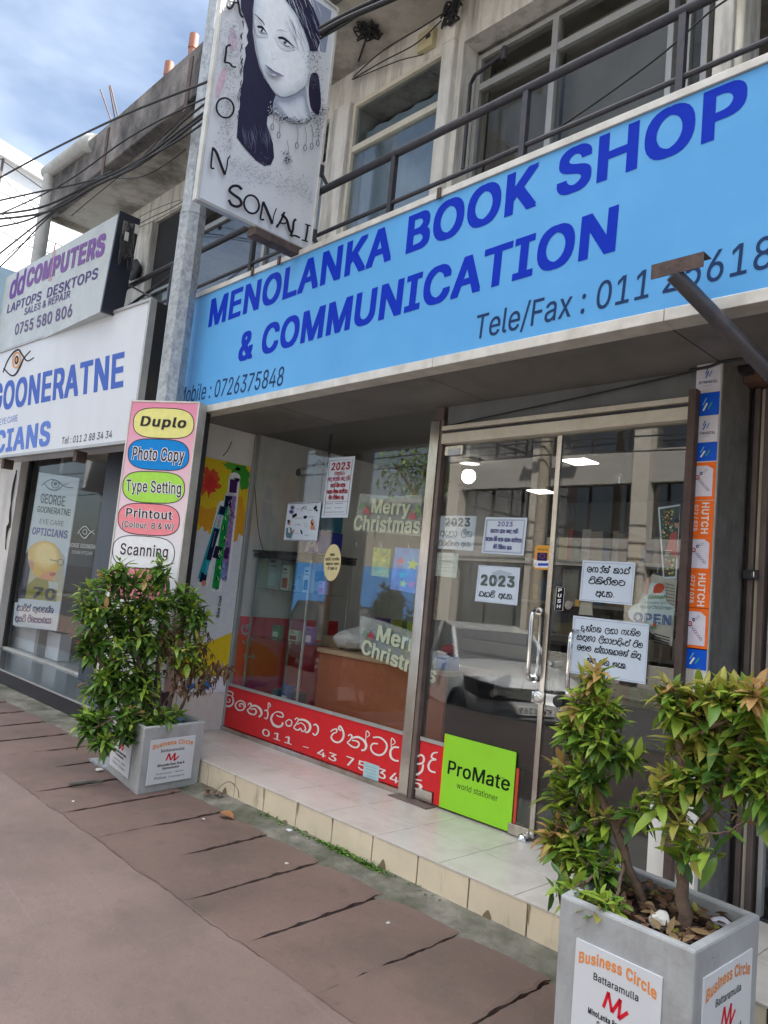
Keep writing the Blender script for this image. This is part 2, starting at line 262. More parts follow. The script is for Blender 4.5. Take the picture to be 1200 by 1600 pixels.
# ------------------------------------------------------------------ lettering and flat artwork on real boards
FONT = {'&':(224,'98,-3 75,-1 55,6 39,17 27,31 20,48 17,67 19,82 24,95 32,106 42,117 70,139 108,168 118,176 127,187 131,202 129,214 123,223 113,228 101,230 84,227 73,216 69,208 68,199 69,190 73,182 84,164 102,142 219,0 182,0 86,116 61,146 51,159 44,172 39,185 38,199 40,215 45,229 55,241 67,249 82,255 100,257 118,255 133,249 145,241 154,230 160,217 162,202 161,191 158,181 152,171 146,162 128,146 77,109 64,98 55,87 50,77 48,66 50,54 55,44 62,35 72,29 83,25 96,23 111,25 126,30 139,37 151,48 160,61 168,76 173,93 174,112 204,112 202,90 198,72 192,57 185,46 173,31 166,23 153,12 136,3 117,-2'),'(':(137,'45,103 46,132 50,162 57,192 66,221 76,247 88,270 118,270 106,242 95,214 87,185 81,157 77,129 76,103 77,80 80,57 86,33 94,8 105,-19 118,-48 88,-48 75,-23 64,2 56,27 49,53 46,78'),')':(137,'19,-48 32,-18 43,9 51,34 57,58 60,81 61,103 60,129 56,157 50,185 41,214 31,242 19,270 48,270 60,247 71,221 80,192 86,162 91,132 92,103 91,78 87,52 81,27 72,1 61,-24 48,-48'),',':(94,'19,-60 34,36 68,36 42,-60'),'-':(227,'168,122 168,94 57,94 57,122'),'.':(94,'48,-2 39,-1 31,4 26,12 25,20 26,29 31,37 39,42 48,43 56,42 64,37 69,29 71,20 69,12 64,4 56,-1'),'/':(125,'117,266 36,-38 7,-38 89,266'),'0':(227,'113,-3 87,0 65,12 47,31 34,57 27,89 24,127 27,165 35,197 48,223 65,242 87,254 113,258 139,254 161,242 179,223 192,197 200,165 203,127 200,89 192,57 179,31 162,12 140,0;113,25 131,28 145,37 157,52 165,72 170,97 172,127 170,157 165,182 157,203 145,218 131,227 113,230 96,227 82,218 70,203 62,182 56,157 55,127 56,97 62,72 70,52 82,37 96,28'),'1':(227,'38,0 38,27 195,27 195,0;138,254 138,0 106,0 106,224 105,224 43,179 43,213 99,254'),'2':(227,'32,0 32,24 117,114 141,141 149,153 155,163 159,174 160,186 159,198 154,209 146,218 137,224 125,228 112,230 98,228 86,224 77,216 69,207 65,195 64,181 33,181 35,202 43,221 55,237 72,248 91,255 112,258 134,255 153,248 169,237 181,223 188,205 191,186 189,172 185,159 179,145 168,129 153,111 133,90 76,30 76,28 195,28 195,0'),'3':(227,'109,-3 87,-1 66,5 49,15 35,29 26,46 22,66 55,66 57,54 63,44 72,35 83,30 95,26 109,25 124,26 138,30 149,37 157,46 163,58 165,72 163,86 158,98 150,109 137,117 121,122 101,124 78,124 78,150 144,224 144,226 35,226 35,254 186,254 186,230 106,139 106,144 132,144 154,138 172,127 185,111 194,93 196,72 194,51 185,33 172,18 154,6 133,-1'),'4':(227,'20,53 20,79 123,254 155,254 54,83 54,81 207,81 207,53;141,0 141,61 141,73 141,159 171,159 171,0'),'5':(227,'111,-3 89,-1 70,6 54,16 41,30 33,47 30,65 61,65 64,54 69,44 77,36 87,30 98,26 111,25 125,27 138,32 149,41 157,52 162,66 164,81 162,97 157,111 148,122 137,131 124,137 109,138 96,137 84,134 73,129 64,123 34,126 48,254 183,254 183,226 75,226 67,151 68,151 77,157 89,162 101,166 115,167 131,165 147,160 161,153 172,143 182,130 189,116 194,99 195,82 193,58 184,38 171,21 154,8 134,-1'),'6':(227,'113,-3 91,-1 71,7 55,20 42,37 34,58 32,81 34,100 40,119 51,142 69,170 126,254 161,254 75,131 73,131 83,144 98,153 107,156 117,157 139,155 158,147 173,136 185,120 192,101 194,79 192,56 184,36 171,20 155,7 135,-1;113,24 127,26 139,31 149,40 157,51 162,64 164,79 162,94 157,107 149,118 139,126 127,131 113,133 99,131 87,126 77,118 69,107 64,94 62,79 64,64 69,51 77,40 87,31 99,26'),'7':(227,'48,0 162,224 162,226 31,226 31,254 195,254 195,224 82,0'),'8':(227,'113,-3 89,-1 68,6 50,17 37,31 29,48 26,68 28,83 33,98 40,110 51,121 63,128 76,132 76,133 59,141 46,154 38,171 35,190 38,209 45,225 57,239 73,249 92,256 113,258 134,256 153,249 169,239 181,225 188,209 191,190 188,171 180,154 167,141 150,133 150,132 164,128 176,121 186,110 194,98 199,83 200,68 198,48 189,31 176,17 158,6 137,-1;113,25 129,26 142,30 153,37 161,46 167,57 168,69 167,83 161,94 153,104 141,111 128,116 113,118 98,116 85,111 73,104 65,94 59,83 58,69 59,57 64,46 73,37 84,30 97,26;113,145 126,146 137,150 146,157 154,165 158,176 160,188 158,200 154,210 147,218 138,225 126,229 113,230 100,229 89,225 79,218 72,210 68,200 66,188 68,176 72,165 79,157 89,150 100,146'),'9':(227,'113,258 135,255 155,247 171,234 184,217 192,197 194,173 192,155 186,135 175,112 158,84 100,0 65,0 151,124 154,124 144,111 128,101 119,98 109,97 87,100 69,107 53,119 41,134 34,154 32,176 34,198 42,218 55,235 71,247 91,255;113,230 99,228 87,223 77,215 69,204 64,191 63,176 64,161 69,148 77,137 87,129 99,123 113,122 127,123 139,129 149,137 157,147 162,160 164,175 162,190 157,204 150,215 139,223 127,228'),':':(94,'48,-2 39,-1 31,4 26,12 25,20 26,29 31,37 39,42 48,43 56,42 64,37 69,29 71,20 69,12 64,4 56,-1;48,135 39,137 31,142 26,149 25,158 26,167 31,174 39,179 48,181 56,179 64,174 69,167 71,158 69,149 64,142 56,137'),'A':(240,'8,0 101,254 138,254 231,0 198,0 144,151 132,186 116,239 123,239 106,185 95,151 43,0;55,71 55,99 185,99 185,71'),'B':(228,'30,0 30,254 121,254 145,252 164,245 180,235 190,221 197,205 199,187 198,172 193,160 187,150 178,143 168,137 157,133 157,131 170,129 182,123 192,114 201,102 207,86 209,68 207,50 200,33 189,20 172,9 151,2 123,0;62,29 122,29 148,31 165,40 175,53 178,68 176,81 171,92 163,102 153,109 140,114 124,115 62,115;62,143 119,143 132,144 144,148 154,155 162,163 166,174 168,186 165,202 156,214 141,223 120,226 62,226'),'C':(255,'134,-3 103,1 75,12 52,32 35,58 24,90 20,127 24,165 35,197 52,223 75,242 103,254 134,258 152,256 170,252 186,245 201,236 214,224 224,209 232,193 236,174 204,174 200,186 195,197 187,206 179,214 169,220 158,224 146,227 134,228 111,225 92,216 75,202 62,182 54,157 52,127 54,97 63,72 75,53 92,38 112,29 134,26 146,27 158,30 169,34 179,40 187,48 195,57 200,68 204,80 236,80 232,62 224,45 214,31 201,19 187,9 170,2 153,-2'),'D':(251,'109,0 48,0 48,29 107,29 136,31 159,40 177,55 189,75 197,99 200,128 197,156 190,180 177,200 160,214 138,223 110,226 47,226 47,254 113,254 147,251 176,239 200,221 217,196 227,164 231,128 227,91 217,59 199,34 175,15 145,4;62,254 62,0 30,0 30,254'),'E':(209,'30,0 30,254 186,254 186,226 62,226 62,143 178,143 178,114 62,114 62,29 188,29 188,0'),'F':(205,'30,0 30,254 185,254 185,226 62,226 62,139 173,139 173,111 62,111 62,0'),'G':(260,'134,-3 102,1 75,13 52,32 35,58 24,90 20,127 24,165 35,197 52,223 74,242 102,254 132,258 152,256 170,252 187,245 202,235 214,222 225,208 232,192 237,174 204,174 199,186 194,197 186,206 178,213 168,220 158,224 146,227 133,228 111,225 92,216 75,202 62,182 54,157 52,127 54,97 63,72 75,53 92,38 112,29 134,26 155,29 172,36 187,47 198,62 205,80 207,101 217,100 141,100 141,128 239,128 239,100 236,71 225,45 209,25 188,9 163,0'),'H':(258,'30,0 30,254 62,254 62,144 196,144 196,254 228,254 228,0 196,0 196,116 62,116 62,0'),'I':(150,'16,0 16,29 59,29 59,226 16,226 16,254 135,254 135,226 91,226 91,29 135,29 135,0'),'K':(233,'52,73 52,108 70,131 87,152 106,172 182,254 224,254 116,138 114,138;30,0 30,254 62,254 62,167 62,112 62,97 62,0;186,0 94,130 114,155 224,0'),'L':(196,'30,0 30,254 62,254 62,29 181,29 181,0'),'M':(314,'30,0 30,254 76,254 139,94 144,79 150,61 156,42 161,24 154,24 159,41 165,61 171,79 176,94 238,254 284,254 284,0 252,0 252,145 252,163 253,184 253,207 253,229 256,229 249,205 241,181 234,161 228,145 171,0 143,0 85,145 80,160 72,181 65,204 56,229 59,229 60,208 60,186 61,164 61,145 61,0'),'N':(262,'30,0 30,254 68,254 172,91 181,75 194,53 207,27 202,27 200,54 200,79 199,97 199,254 232,254 232,0 193,0 101,145 89,165 74,191 54,226 60,227 61,192 62,164 62,145 62,0'),'O':(267,'133,-3 103,1 75,12 52,32 35,58 24,90 20,127 24,165 35,197 52,223 75,242 103,254 133,258 164,254 192,242 215,223 232,197 243,165 247,127 243,90 232,58 215,32 192,12 164,1;133,26 155,29 175,38 191,52 204,72 212,97 215,127 212,157 204,182 191,202 175,216 155,225 133,228 112,225 92,216 75,202 63,182 54,157 52,127 54,97 63,72 75,52 92,38 112,29'),'P':(222,'30,0 30,254 118,254 144,252 166,244 183,231 195,215 202,195 204,174 202,152 195,133 183,116 166,104 144,96 118,93 55,93 55,121 116,121 134,123 149,128 159,136 167,147 171,160 172,174 171,188 167,201 159,211 148,219 134,224 116,226 62,226 62,0'),'R':(224,'30,0 30,254 118,254 145,252 167,244 183,232 195,217 202,198 205,176 202,154 195,136 183,120 166,109 145,101 118,99 48,99 48,128 117,128 135,129 149,133 160,141 167,150 171,162 173,176 171,190 167,202 159,212 149,220 134,224 116,226 62,226 62,0;177,0 115,115 151,115 214,0'),'S':(223,'112,-4 86,-2 64,5 46,15 32,30 23,48 19,68 52,68 55,55 62,44 71,35 83,29 97,26 112,25 128,26 143,30 155,37 165,46 171,57 173,70 171,81 166,89 158,96 148,102 122,111 92,120 64,130 43,145 30,163 26,186 29,206 37,224 51,238 69,249 90,256 114,258 137,256 158,249 175,238 189,224 197,208 200,189 169,189 163,206 151,219 134,227 112,229 97,228 84,224 73,218 64,209 59,199 58,188 60,176 65,167 74,160 85,154 106,147 132,140 156,132 168,126 179,119 189,110 197,99 202,85 204,69 201,50 193,32 180,17 162,5 139,-2'),'T':(224,'16,226 16,254 208,254 208,226 128,226 128,0 96,0 96,226'),'U':(259,'129,-4 101,-1 77,8 57,22 42,40 33,62 30,87 30,254 62,254 62,89 64,72 70,57 80,44 94,34 110,28 129,26 149,28 165,34 179,44 188,57 194,72 196,89 196,254 229,254 229,87 226,62 216,40 201,22 182,8 157,-1'),'V':(240,'102,0 8,254 42,254 96,103 108,69 124,15 117,15 133,69 145,103 197,254 231,254 139,0'),'W':(343,'78,0 8,254 41,254 82,98 88,73 93,47 98,20 95,20 100,47 106,73 112,98 153,254 190,254 231,98 237,73 243,47 249,20 244,20 249,47 255,73 261,98 302,254 335,254 265,0 228,0 184,161 176,196 168,237 175,237 167,197 159,161 115,0'),'X':(237,'9,0 109,142 109,118 15,254 52,254 89,200 102,181 112,164 122,146 116,146 126,164 136,181 149,200 187,254 223,254 129,119 129,143 228,0 191,0 146,65 134,83 125,98 115,116 122,116 113,98 103,83 91,65 46,0'),'Y':(236,'102,0 102,104 8,254 46,254 96,172 111,146 125,115 112,115 126,146 140,172 191,254 228,254 134,104 134,0'),'a':(195,'80,-4 63,-3 47,2 34,11 24,22 17,37 15,54 17,69 22,80 29,90 39,97 50,102 63,105 89,110 117,113 133,117 138,127 138,128 137,139 133,148 128,156 120,161 110,164 98,165 85,164 75,161 59,150 50,137 20,146 29,161 39,173 52,182 66,188 82,191 97,192 119,190 131,186 143,180 153,172 161,160 167,145 168,126 168,0 138,0 138,26 136,26 126,12 118,6 108,1 95,-3;85,23 101,24 114,29 124,37 132,47 136,57 138,69 138,95 130,91 116,88 100,86 88,84 67,79 58,75 52,70 47,62 46,52 47,43 51,36 57,30 65,26 74,24'),'b':(212,'115,-4 99,-3 86,2 76,8 69,16 59,29 56,29 56,0 26,0 26,254 57,254 57,160 59,160 69,173 76,180 86,186 98,191 115,192 137,189 156,180 173,166 185,146 193,122 195,94 193,66 185,42 173,23 157,8 137,-1;110,23 126,26 140,33 150,44 158,58 163,75 164,95 163,114 158,131 150,145 140,156 126,163 110,165 94,163 81,156 70,145 62,131 58,114 56,95 58,75 63,58 70,43 81,32 94,26'),'c':(198,'104,-4 79,-1 58,8 41,23 28,43 20,66 17,94 20,122 28,146 41,165 58,180 79,189 104,192 117,191 130,189 142,184 153,178 162,170 170,161 176,150 181,138 151,131 145,145 135,155 121,162 104,165 86,162 73,155 62,144 54,129 50,112 48,94 50,75 54,59 62,44 73,33 86,26 104,23 121,26 135,33 146,44 152,59 181,51 177,39 171,28 163,19 153,11 142,4 130,0 117,-3'),'d':(212,'98,-4 75,-1 56,8 40,23 27,42 20,66 17,94 20,122 27,146 40,166 56,180 75,189 98,192 114,191 126,186 136,180 144,173 153,160 155,160 155,254 186,254 186,0 156,0 156,29 153,29 143,16 136,8 126,2 114,-3;102,23 118,26 132,32 142,43 150,58 154,75 156,95 154,114 150,131 142,145 132,156 118,163 102,165 86,163 72,156 62,145 54,131 50,114 48,95 50,75 54,58 62,44 73,33 86,26'),'e':(202,'106,-4 80,-1 58,8 41,23 28,42 20,66 17,93 20,121 28,145 40,165 58,180 78,189 103,192 118,191 133,187 147,180 160,170 170,157 179,141 184,121 186,97 186,85 37,85 37,110 169,110 155,101 153,119 149,134 141,147 131,157 118,163 103,165 87,163 73,157 62,147 54,135 50,121 48,105 48,89 50,69 55,53 64,40 76,31 90,25 106,23 117,24 127,26 135,31 143,36 149,44 153,53 182,45 177,32 168,20 156,10 141,2 125,-3'),'f':(127,'114,190 114,164 3,164 3,190;40,0 40,216 42,231 48,243 57,252 68,259 80,264 94,265 111,263 121,260 114,234 107,236 97,237 85,235 77,230 72,221 71,209 71,0'),'g':(213,'103,-75 84,-74 67,-70 53,-63 41,-55 32,-45 25,-35 51,-20 61,-33 68,-39 77,-44 89,-48 103,-49 124,-46 141,-38 152,-23 156,-3 156,34 153,34 143,21 136,14 126,8 114,4 97,2 76,5 56,13 40,27 28,45 20,68 17,96 20,123 27,147 40,166 56,180 76,189 98,192 114,191 127,186 137,180 144,173 154,159 157,159 157,190 186,190 186,-4 183,-27 175,-45 162,-59 145,-68 125,-73;102,30 118,32 132,38 142,47 150,61 155,77 156,96 155,115 150,132 142,146 132,156 119,163 102,165 86,163 73,156 62,145 54,131 50,115 48,96 50,78 54,61 62,48 73,38 86,32'),'h':(205,'57,113 57,0 26,0 26,254 57,254 57,144 51,144 62,166 76,181 94,189 114,192 132,190 148,184 161,174 170,160 177,142 179,120 179,0 148,0 148,118 145,137 136,152 123,161 105,165 92,163 80,159 71,151 63,141 58,129'),'i':(83,'26,0 26,190 57,190 57,0;42,221 34,223 27,227 22,234 21,242 22,249 27,256 34,260 42,262 50,260 57,256 62,249 63,242 62,234 57,227 50,223'),'k':(190,'55,68 55,106 60,106 142,190 180,190 92,100 89,100;26,0 26,254 57,254 57,0;147,0 74,93 96,114 186,0'),'l':(95,'70,-1 50,2 37,10 29,24 26,42 26,254 57,254 57,49 58,38 60,31 65,27 73,26 80,26 85,27 90,1 81,0'),'m':(305,'26,0 26,190 56,190 56,148 54,148 59,162 66,173 75,182 86,188 98,192 110,193 129,190 144,180 154,166 160,147 156,147 161,160 169,172 178,181 190,187 204,192 218,193 234,191 249,186 261,177 270,164 276,148 278,128 278,0 248,0 248,127 245,145 236,156 224,163 209,165 197,164 187,160 179,153 173,145 169,135 168,124 168,0 137,0 137,130 134,144 126,156 115,163 100,165 89,164 79,160 70,154 63,145 58,133 57,119 57,0'),'n':(205,'57,113 57,0 26,0 26,190 56,190 56,144 51,144 62,166 76,181 94,189 114,192 132,190 147,184 160,174 170,160 176,142 179,120 179,0 148,0 148,118 145,137 136,152 123,161 105,165 92,163 80,159 71,151 63,141 58,129'),'o':(208,'104,-4 79,-1 58,8 41,23 28,43 20,66 17,94 20,122 28,146 41,165 58,180 79,189 104,192 128,189 149,180 167,165 180,146 188,122 191,94 188,66 180,43 167,23 149,8 128,-1;104,23 121,26 135,33 146,44 154,59 158,75 160,94 158,112 154,129 146,144 135,155 121,162 104,165 86,162 73,155 62,144 54,129 50,112 48,94 50,75 54,59 62,44 73,33 86,26'),'p':(212,'26,-71 26,190 56,190 56,160 59,160 69,173 76,180 86,186 98,191 115,192 137,189 156,180 173,166 185,146 193,122 195,94 193,66 185,42 173,23 157,8 137,-1 115,-4 99,-3 86,2 76,8 69,16 59,29 57,29 57,-71;110,23 126,26 140,33 150,44 158,58 163,75 164,95 163,114 158,131 150,145 140,156 126,163 110,165 94,163 81,156 70,145 62,131 58,114 56,95 58,75 63,58 70,43 81,32 94,26'),'r':(130,'26,0 26,190 56,190 56,160 58,160 65,173 76,184 90,190 107,192 115,192 122,192 122,161 115,162 103,163 91,161 80,157 70,151 63,142 58,131 57,118 57,0'),'s':(182,'91,-4 72,-3 56,2 42,9 31,19 23,32 18,47 47,53 53,40 62,30 75,25 91,23 108,25 122,31 131,40 134,51 132,60 127,68 118,74 106,78 75,85 52,93 36,104 27,119 23,137 26,152 33,166 43,177 58,185 74,190 94,192 112,191 127,186 140,179 149,170 157,158 162,145 134,139 129,149 121,158 110,164 94,166 78,164 65,158 57,150 54,139 56,129 62,122 72,116 86,111 115,105 137,97 153,86 162,71 166,53 163,37 156,24 145,12 130,3 112,-2'),'t':(114,'102,190 102,164 3,164 3,190;32,236 63,236 63,49 64,38 68,31 75,26 85,25 93,26 101,27 107,1 96,-1 84,-2 62,1 46,11 36,26 32,46'),'u':(205,'91,-3 73,-1 57,5 44,15 35,29 28,47 26,69 26,190 57,190 57,72 60,52 68,37 82,28 100,25 113,27 125,31 134,38 142,48 146,61 148,76 148,190 179,190 179,0 149,0 149,46 154,46 143,23 129,8 111,0'),'v':(195,'81,0 9,190 42,190 83,78 93,43 103,10 92,10 101,43 112,78 152,190 186,190 113,0'),'w':(284,'69,0 11,190 44,190 67,107 77,68 88,21 82,21 93,67 103,107 126,190 158,190 181,107 191,68 201,21 196,21 206,68 217,107 240,190 272,190 215,0 184,0 159,86 152,112 145,140 138,169 145,169 138,140 131,112 124,86 99,0'),'x':(189,'10,0 86,109 86,86 14,190 50,190 74,153 90,127 104,103 88,103 101,127 117,153 141,190 176,190 104,84 104,107 179,0 143,0 115,43 100,68 86,91 102,91 89,68 74,43 46,0'),'y':(195,'24,-69 31,-43 36,-44 52,-44 59,-42 65,-37 71,-29 75,-18 81,-1 9,190 42,190 83,78 93,43 103,10 92,10 101,43 112,78 153,190 186,190 102,-29 96,-43 88,-54 80,-62 70,-68 58,-71 46,-73 32,-72'),'z':(190,'21,0 21,23 127,160 127,161 24,161 24,190 166,190 166,165 63,30 63,28 169,28 169,0'),' ':(94,''),}
_chr = {}
def _char(c, d):
    """Filled outline of one sans-serif letter in cap heights, strokes thickened by d: vertices, faces, advance."""
    k = (c, round(d, 4))
    if k in _chr: return _chr[k]
    adv, dd = FONT.get(c, FONT['-']); e = d*.55
    base = [[tuple(int(v)/254 for v in q.split(',')) for q in m.split()] for m in dd.split(';')] if dd else []
    copies = [[[(x+dx, y*(1-2*e)+e+dy) for x, y in m] for m in base] for dx, dy in (((-d, -e), (d, -e), (d, e), (-d, e)) if d else ((0, 0),))]
    vs, fs = [], []
    if base:
        pts, eds = [], []
        for cp in copies:
            for m in cp:
                b = len(pts); n = len(m); pts += [Vector(p) for p in m]; eds += [(b+q, b+(q+1) % n) for q in range(n)]
        ov, _, of, *_r = delaunay_2d_cdt(pts, eds, [], 0, 1e-5)
        def wind(m, x, y):
            w_ = 0
            for (x0, y0), (x1, y1) in zip(m, m[1:]+m[:1]):
                if y0 <= y < y1 and (x1-x0)*(y-y0)-(x-x0)*(y1-y0) > 0: w_ += 1
                elif y1 <= y < y0 and (x1-x0)*(y-y0)-(x-x0)*(y1-y0) < 0: w_ -= 1
            return w_
        for f in of:
            cx = sum(ov[q].x for q in f)/3; cy = sum(ov[q].y for q in f)/3
            if any(sum(wind(m, cx, cy) for m in cp) for cp in copies): fs.append(tuple(f))
        use = sorted({q for f in fs for q in f}); mp_ = {q: n for n, q in enumerate(use)}
        vs = [(ov[q].x, ov[q].y) for q in use]; fs = [tuple(mp_[q] for q in f) for f in fs]
    _chr[k] = (vs, fs, adv/254); return _chr[k]
_txt = {}
def glyphs(s, off=0.0, space=1.0, grow=0.0):
    """Vertices (x 0..1, y in cap heights), faces and width/height of a line of letters; off thickens the strokes."""
    k = (s, off, space, grow)
    if k in _txt: return _txt[k]
    d = max(0, off)*1.3; vs = []; fs = []; x = 0.0
    for c in s:
        cv, cf, adv = _char(c, d+grow); b = len(vs)
        vs += [(x+px, py) for px, py in cv]; fs += [tuple(b+i for i in f) for f in cf]; x += adv*space+d*1.6
    x0 = min(p[0] for p in vs)+grow; x1 = max(p[0] for p in vs)-grow; ge = grow*.55
    _txt[k] = ([((px-x0)/(x1-x0), py*(1+2*ge)-ge) for px, py in vs], fs, x1-x0)
    return _txt[k]

class Art:
    """Flat artwork collected into one mesh; fn maps survey coordinates (through the crop ox, oy, s) onto the board's plane."""
    def __init__(self, fn, n, ox=0.0, oy=0.0, s=1.0, step=0.0007):
        self.fn = fn; self.n = Vector(n).normalized(); self.ox, self.oy, self.s = ox, oy, s; self.step = step; self.mb = MB(); self.k = 1
    def crop(self, ox, oy, s): self.ox, self.oy, self.s = ox, oy, s; return self
    def pt(self, p, layer=None):
        l = self.k if layer is None else layer
        return self.fn(self.ox+p[0]/self.s, self.oy+p[1]/self.s) + self.n*(self.step*l)
    def face(self, pts3, m):
        a = pts3[0]; nn = Vector((0, 0, 0))
        for i in range(1, len(pts3)-1): nn += (pts3[i]-a).cross(pts3[i+1]-a)
        if nn.dot(self.n) < 0: pts3 = pts3[::-1]
        self.mb.poly(pts3, m)
    def poly(self, pts, col, curve=0, layer=None):
        m = ink(col) if isinstance(col, tuple) else col
        if curve: pts = smooth(pts, curve, True)
        self.face([self.pt(p, layer) for p in pts], m); self.k += 0 if layer is not None else 1
    def stroke(self, pts, wd, col, curve=4, layer=None, taper=0.0):
        m = ink(col) if isinstance(col, tuple) else col
        if curve and len(pts) > 2: pts = smooth(pts, curve)
        n = len(pts); a = []; b = []
        for i in range(n):
            p = Vector(pts[max(0, i-1)]); q = Vector(pts[min(n-1, i+1)]); d = q-p
            if d.length < 1e-6: d = Vector((1, 0))
            d.normalize(); o = Vector((-d.y, d.x))*wd*0.5*(1-taper*abs(2*i/(n-1)-1)); c = Vector(pts[i])
            a.append(self.pt(c+o, layer)); b.append(self.pt(c-o, layer))
        for i in range(n-1): self.face([a[i], a[i+1], b[i+1], b[i]], m)
        if layer is None: self.k += 1
    def ellipse(self, c, rx, ry, col, n=20, ring=0.0, rot=0.0, layer=None):
        ps = []
        for i in range(n+(1 if ring else 0)):
            a = 2*math.pi*i/n; x, y = rx*math.cos(a), ry*math.sin(a)
            ps.append((c[0]+x*math.cos(rot)-y*math.sin(rot), c[1]+x*math.sin(rot)+y*math.cos(rot)))
        if ring: self.stroke(ps, ring, col, 0, layer)
        else: self.poly(ps, col, 0, layer)
    def text(self, s, bl, br, tl, col, off=0.0, space=1.0, layer=None, grow=0.0):
        """Letters of s: bl/br the two ends of the baseline, tl the top of a capital at the left end."""
        m = ink(col) if isinstance(col, tuple) else col
        vs, fs, asp = glyphs(s, off, space, grow)
        B = self.pt(bl, layer); U = self.pt(br, layer)-B; T = self.pt(tl, layer)-B
        pts = [B+U*x+T*y for x, y in vs]
        if U.cross(T).dot(self.n) < 0: fs = [f[::-1] for f in fs]
        self.mb.add(pts, fs, m)
        if layer is None: self.k += 1
    def rrect(self, x0, y0, x1, y1, r, col, ring=0.0, quad=None, layer=None):
        ps = []
        for cx, cy, a0 in ((x1-r, y0+r, -90), (x1-r, y1-r, 0), (x0+r, y1-r, 90), (x0+r, y0+r, 180)):
            for i in range(7):
                a = R(a0+15*i); ps.append((cx+r*math.cos(a), cy+r*math.sin(a)))
        if quad:
            ps = [(sum(q[0]*k for q, k in zip(quad, ((1-u)*(1-v), u*(1-v), u*v, (1-u)*v))), sum(q[1]*k for q, k in zip(quad, ((1-u)*(1-v), u*(1-v), u*v, (1-u)*v)))) for u, v in ps]
        if ring: self.stroke(ps+[ps[0]], ring, col, 0, layer)
        else: self.poly(ps, col, 0, layer)
    def build(self, name, parent): return self.mb.build(name, parent)

class Board:
    """u,v in 0..1 across a quad of four survey corners TL, TR, BR, BL (as art coordinates)."""
    def __init__(self, q): self.q = q
    def __call__(self, u, v):
        k = ((1-u)*(1-v), u*(1-v), u*v, (1-u)*v)
        return (sum(c[0]*a for c, a in zip(self.q, k)), sum(c[1]*a for c, a in zip(self.q, k)))

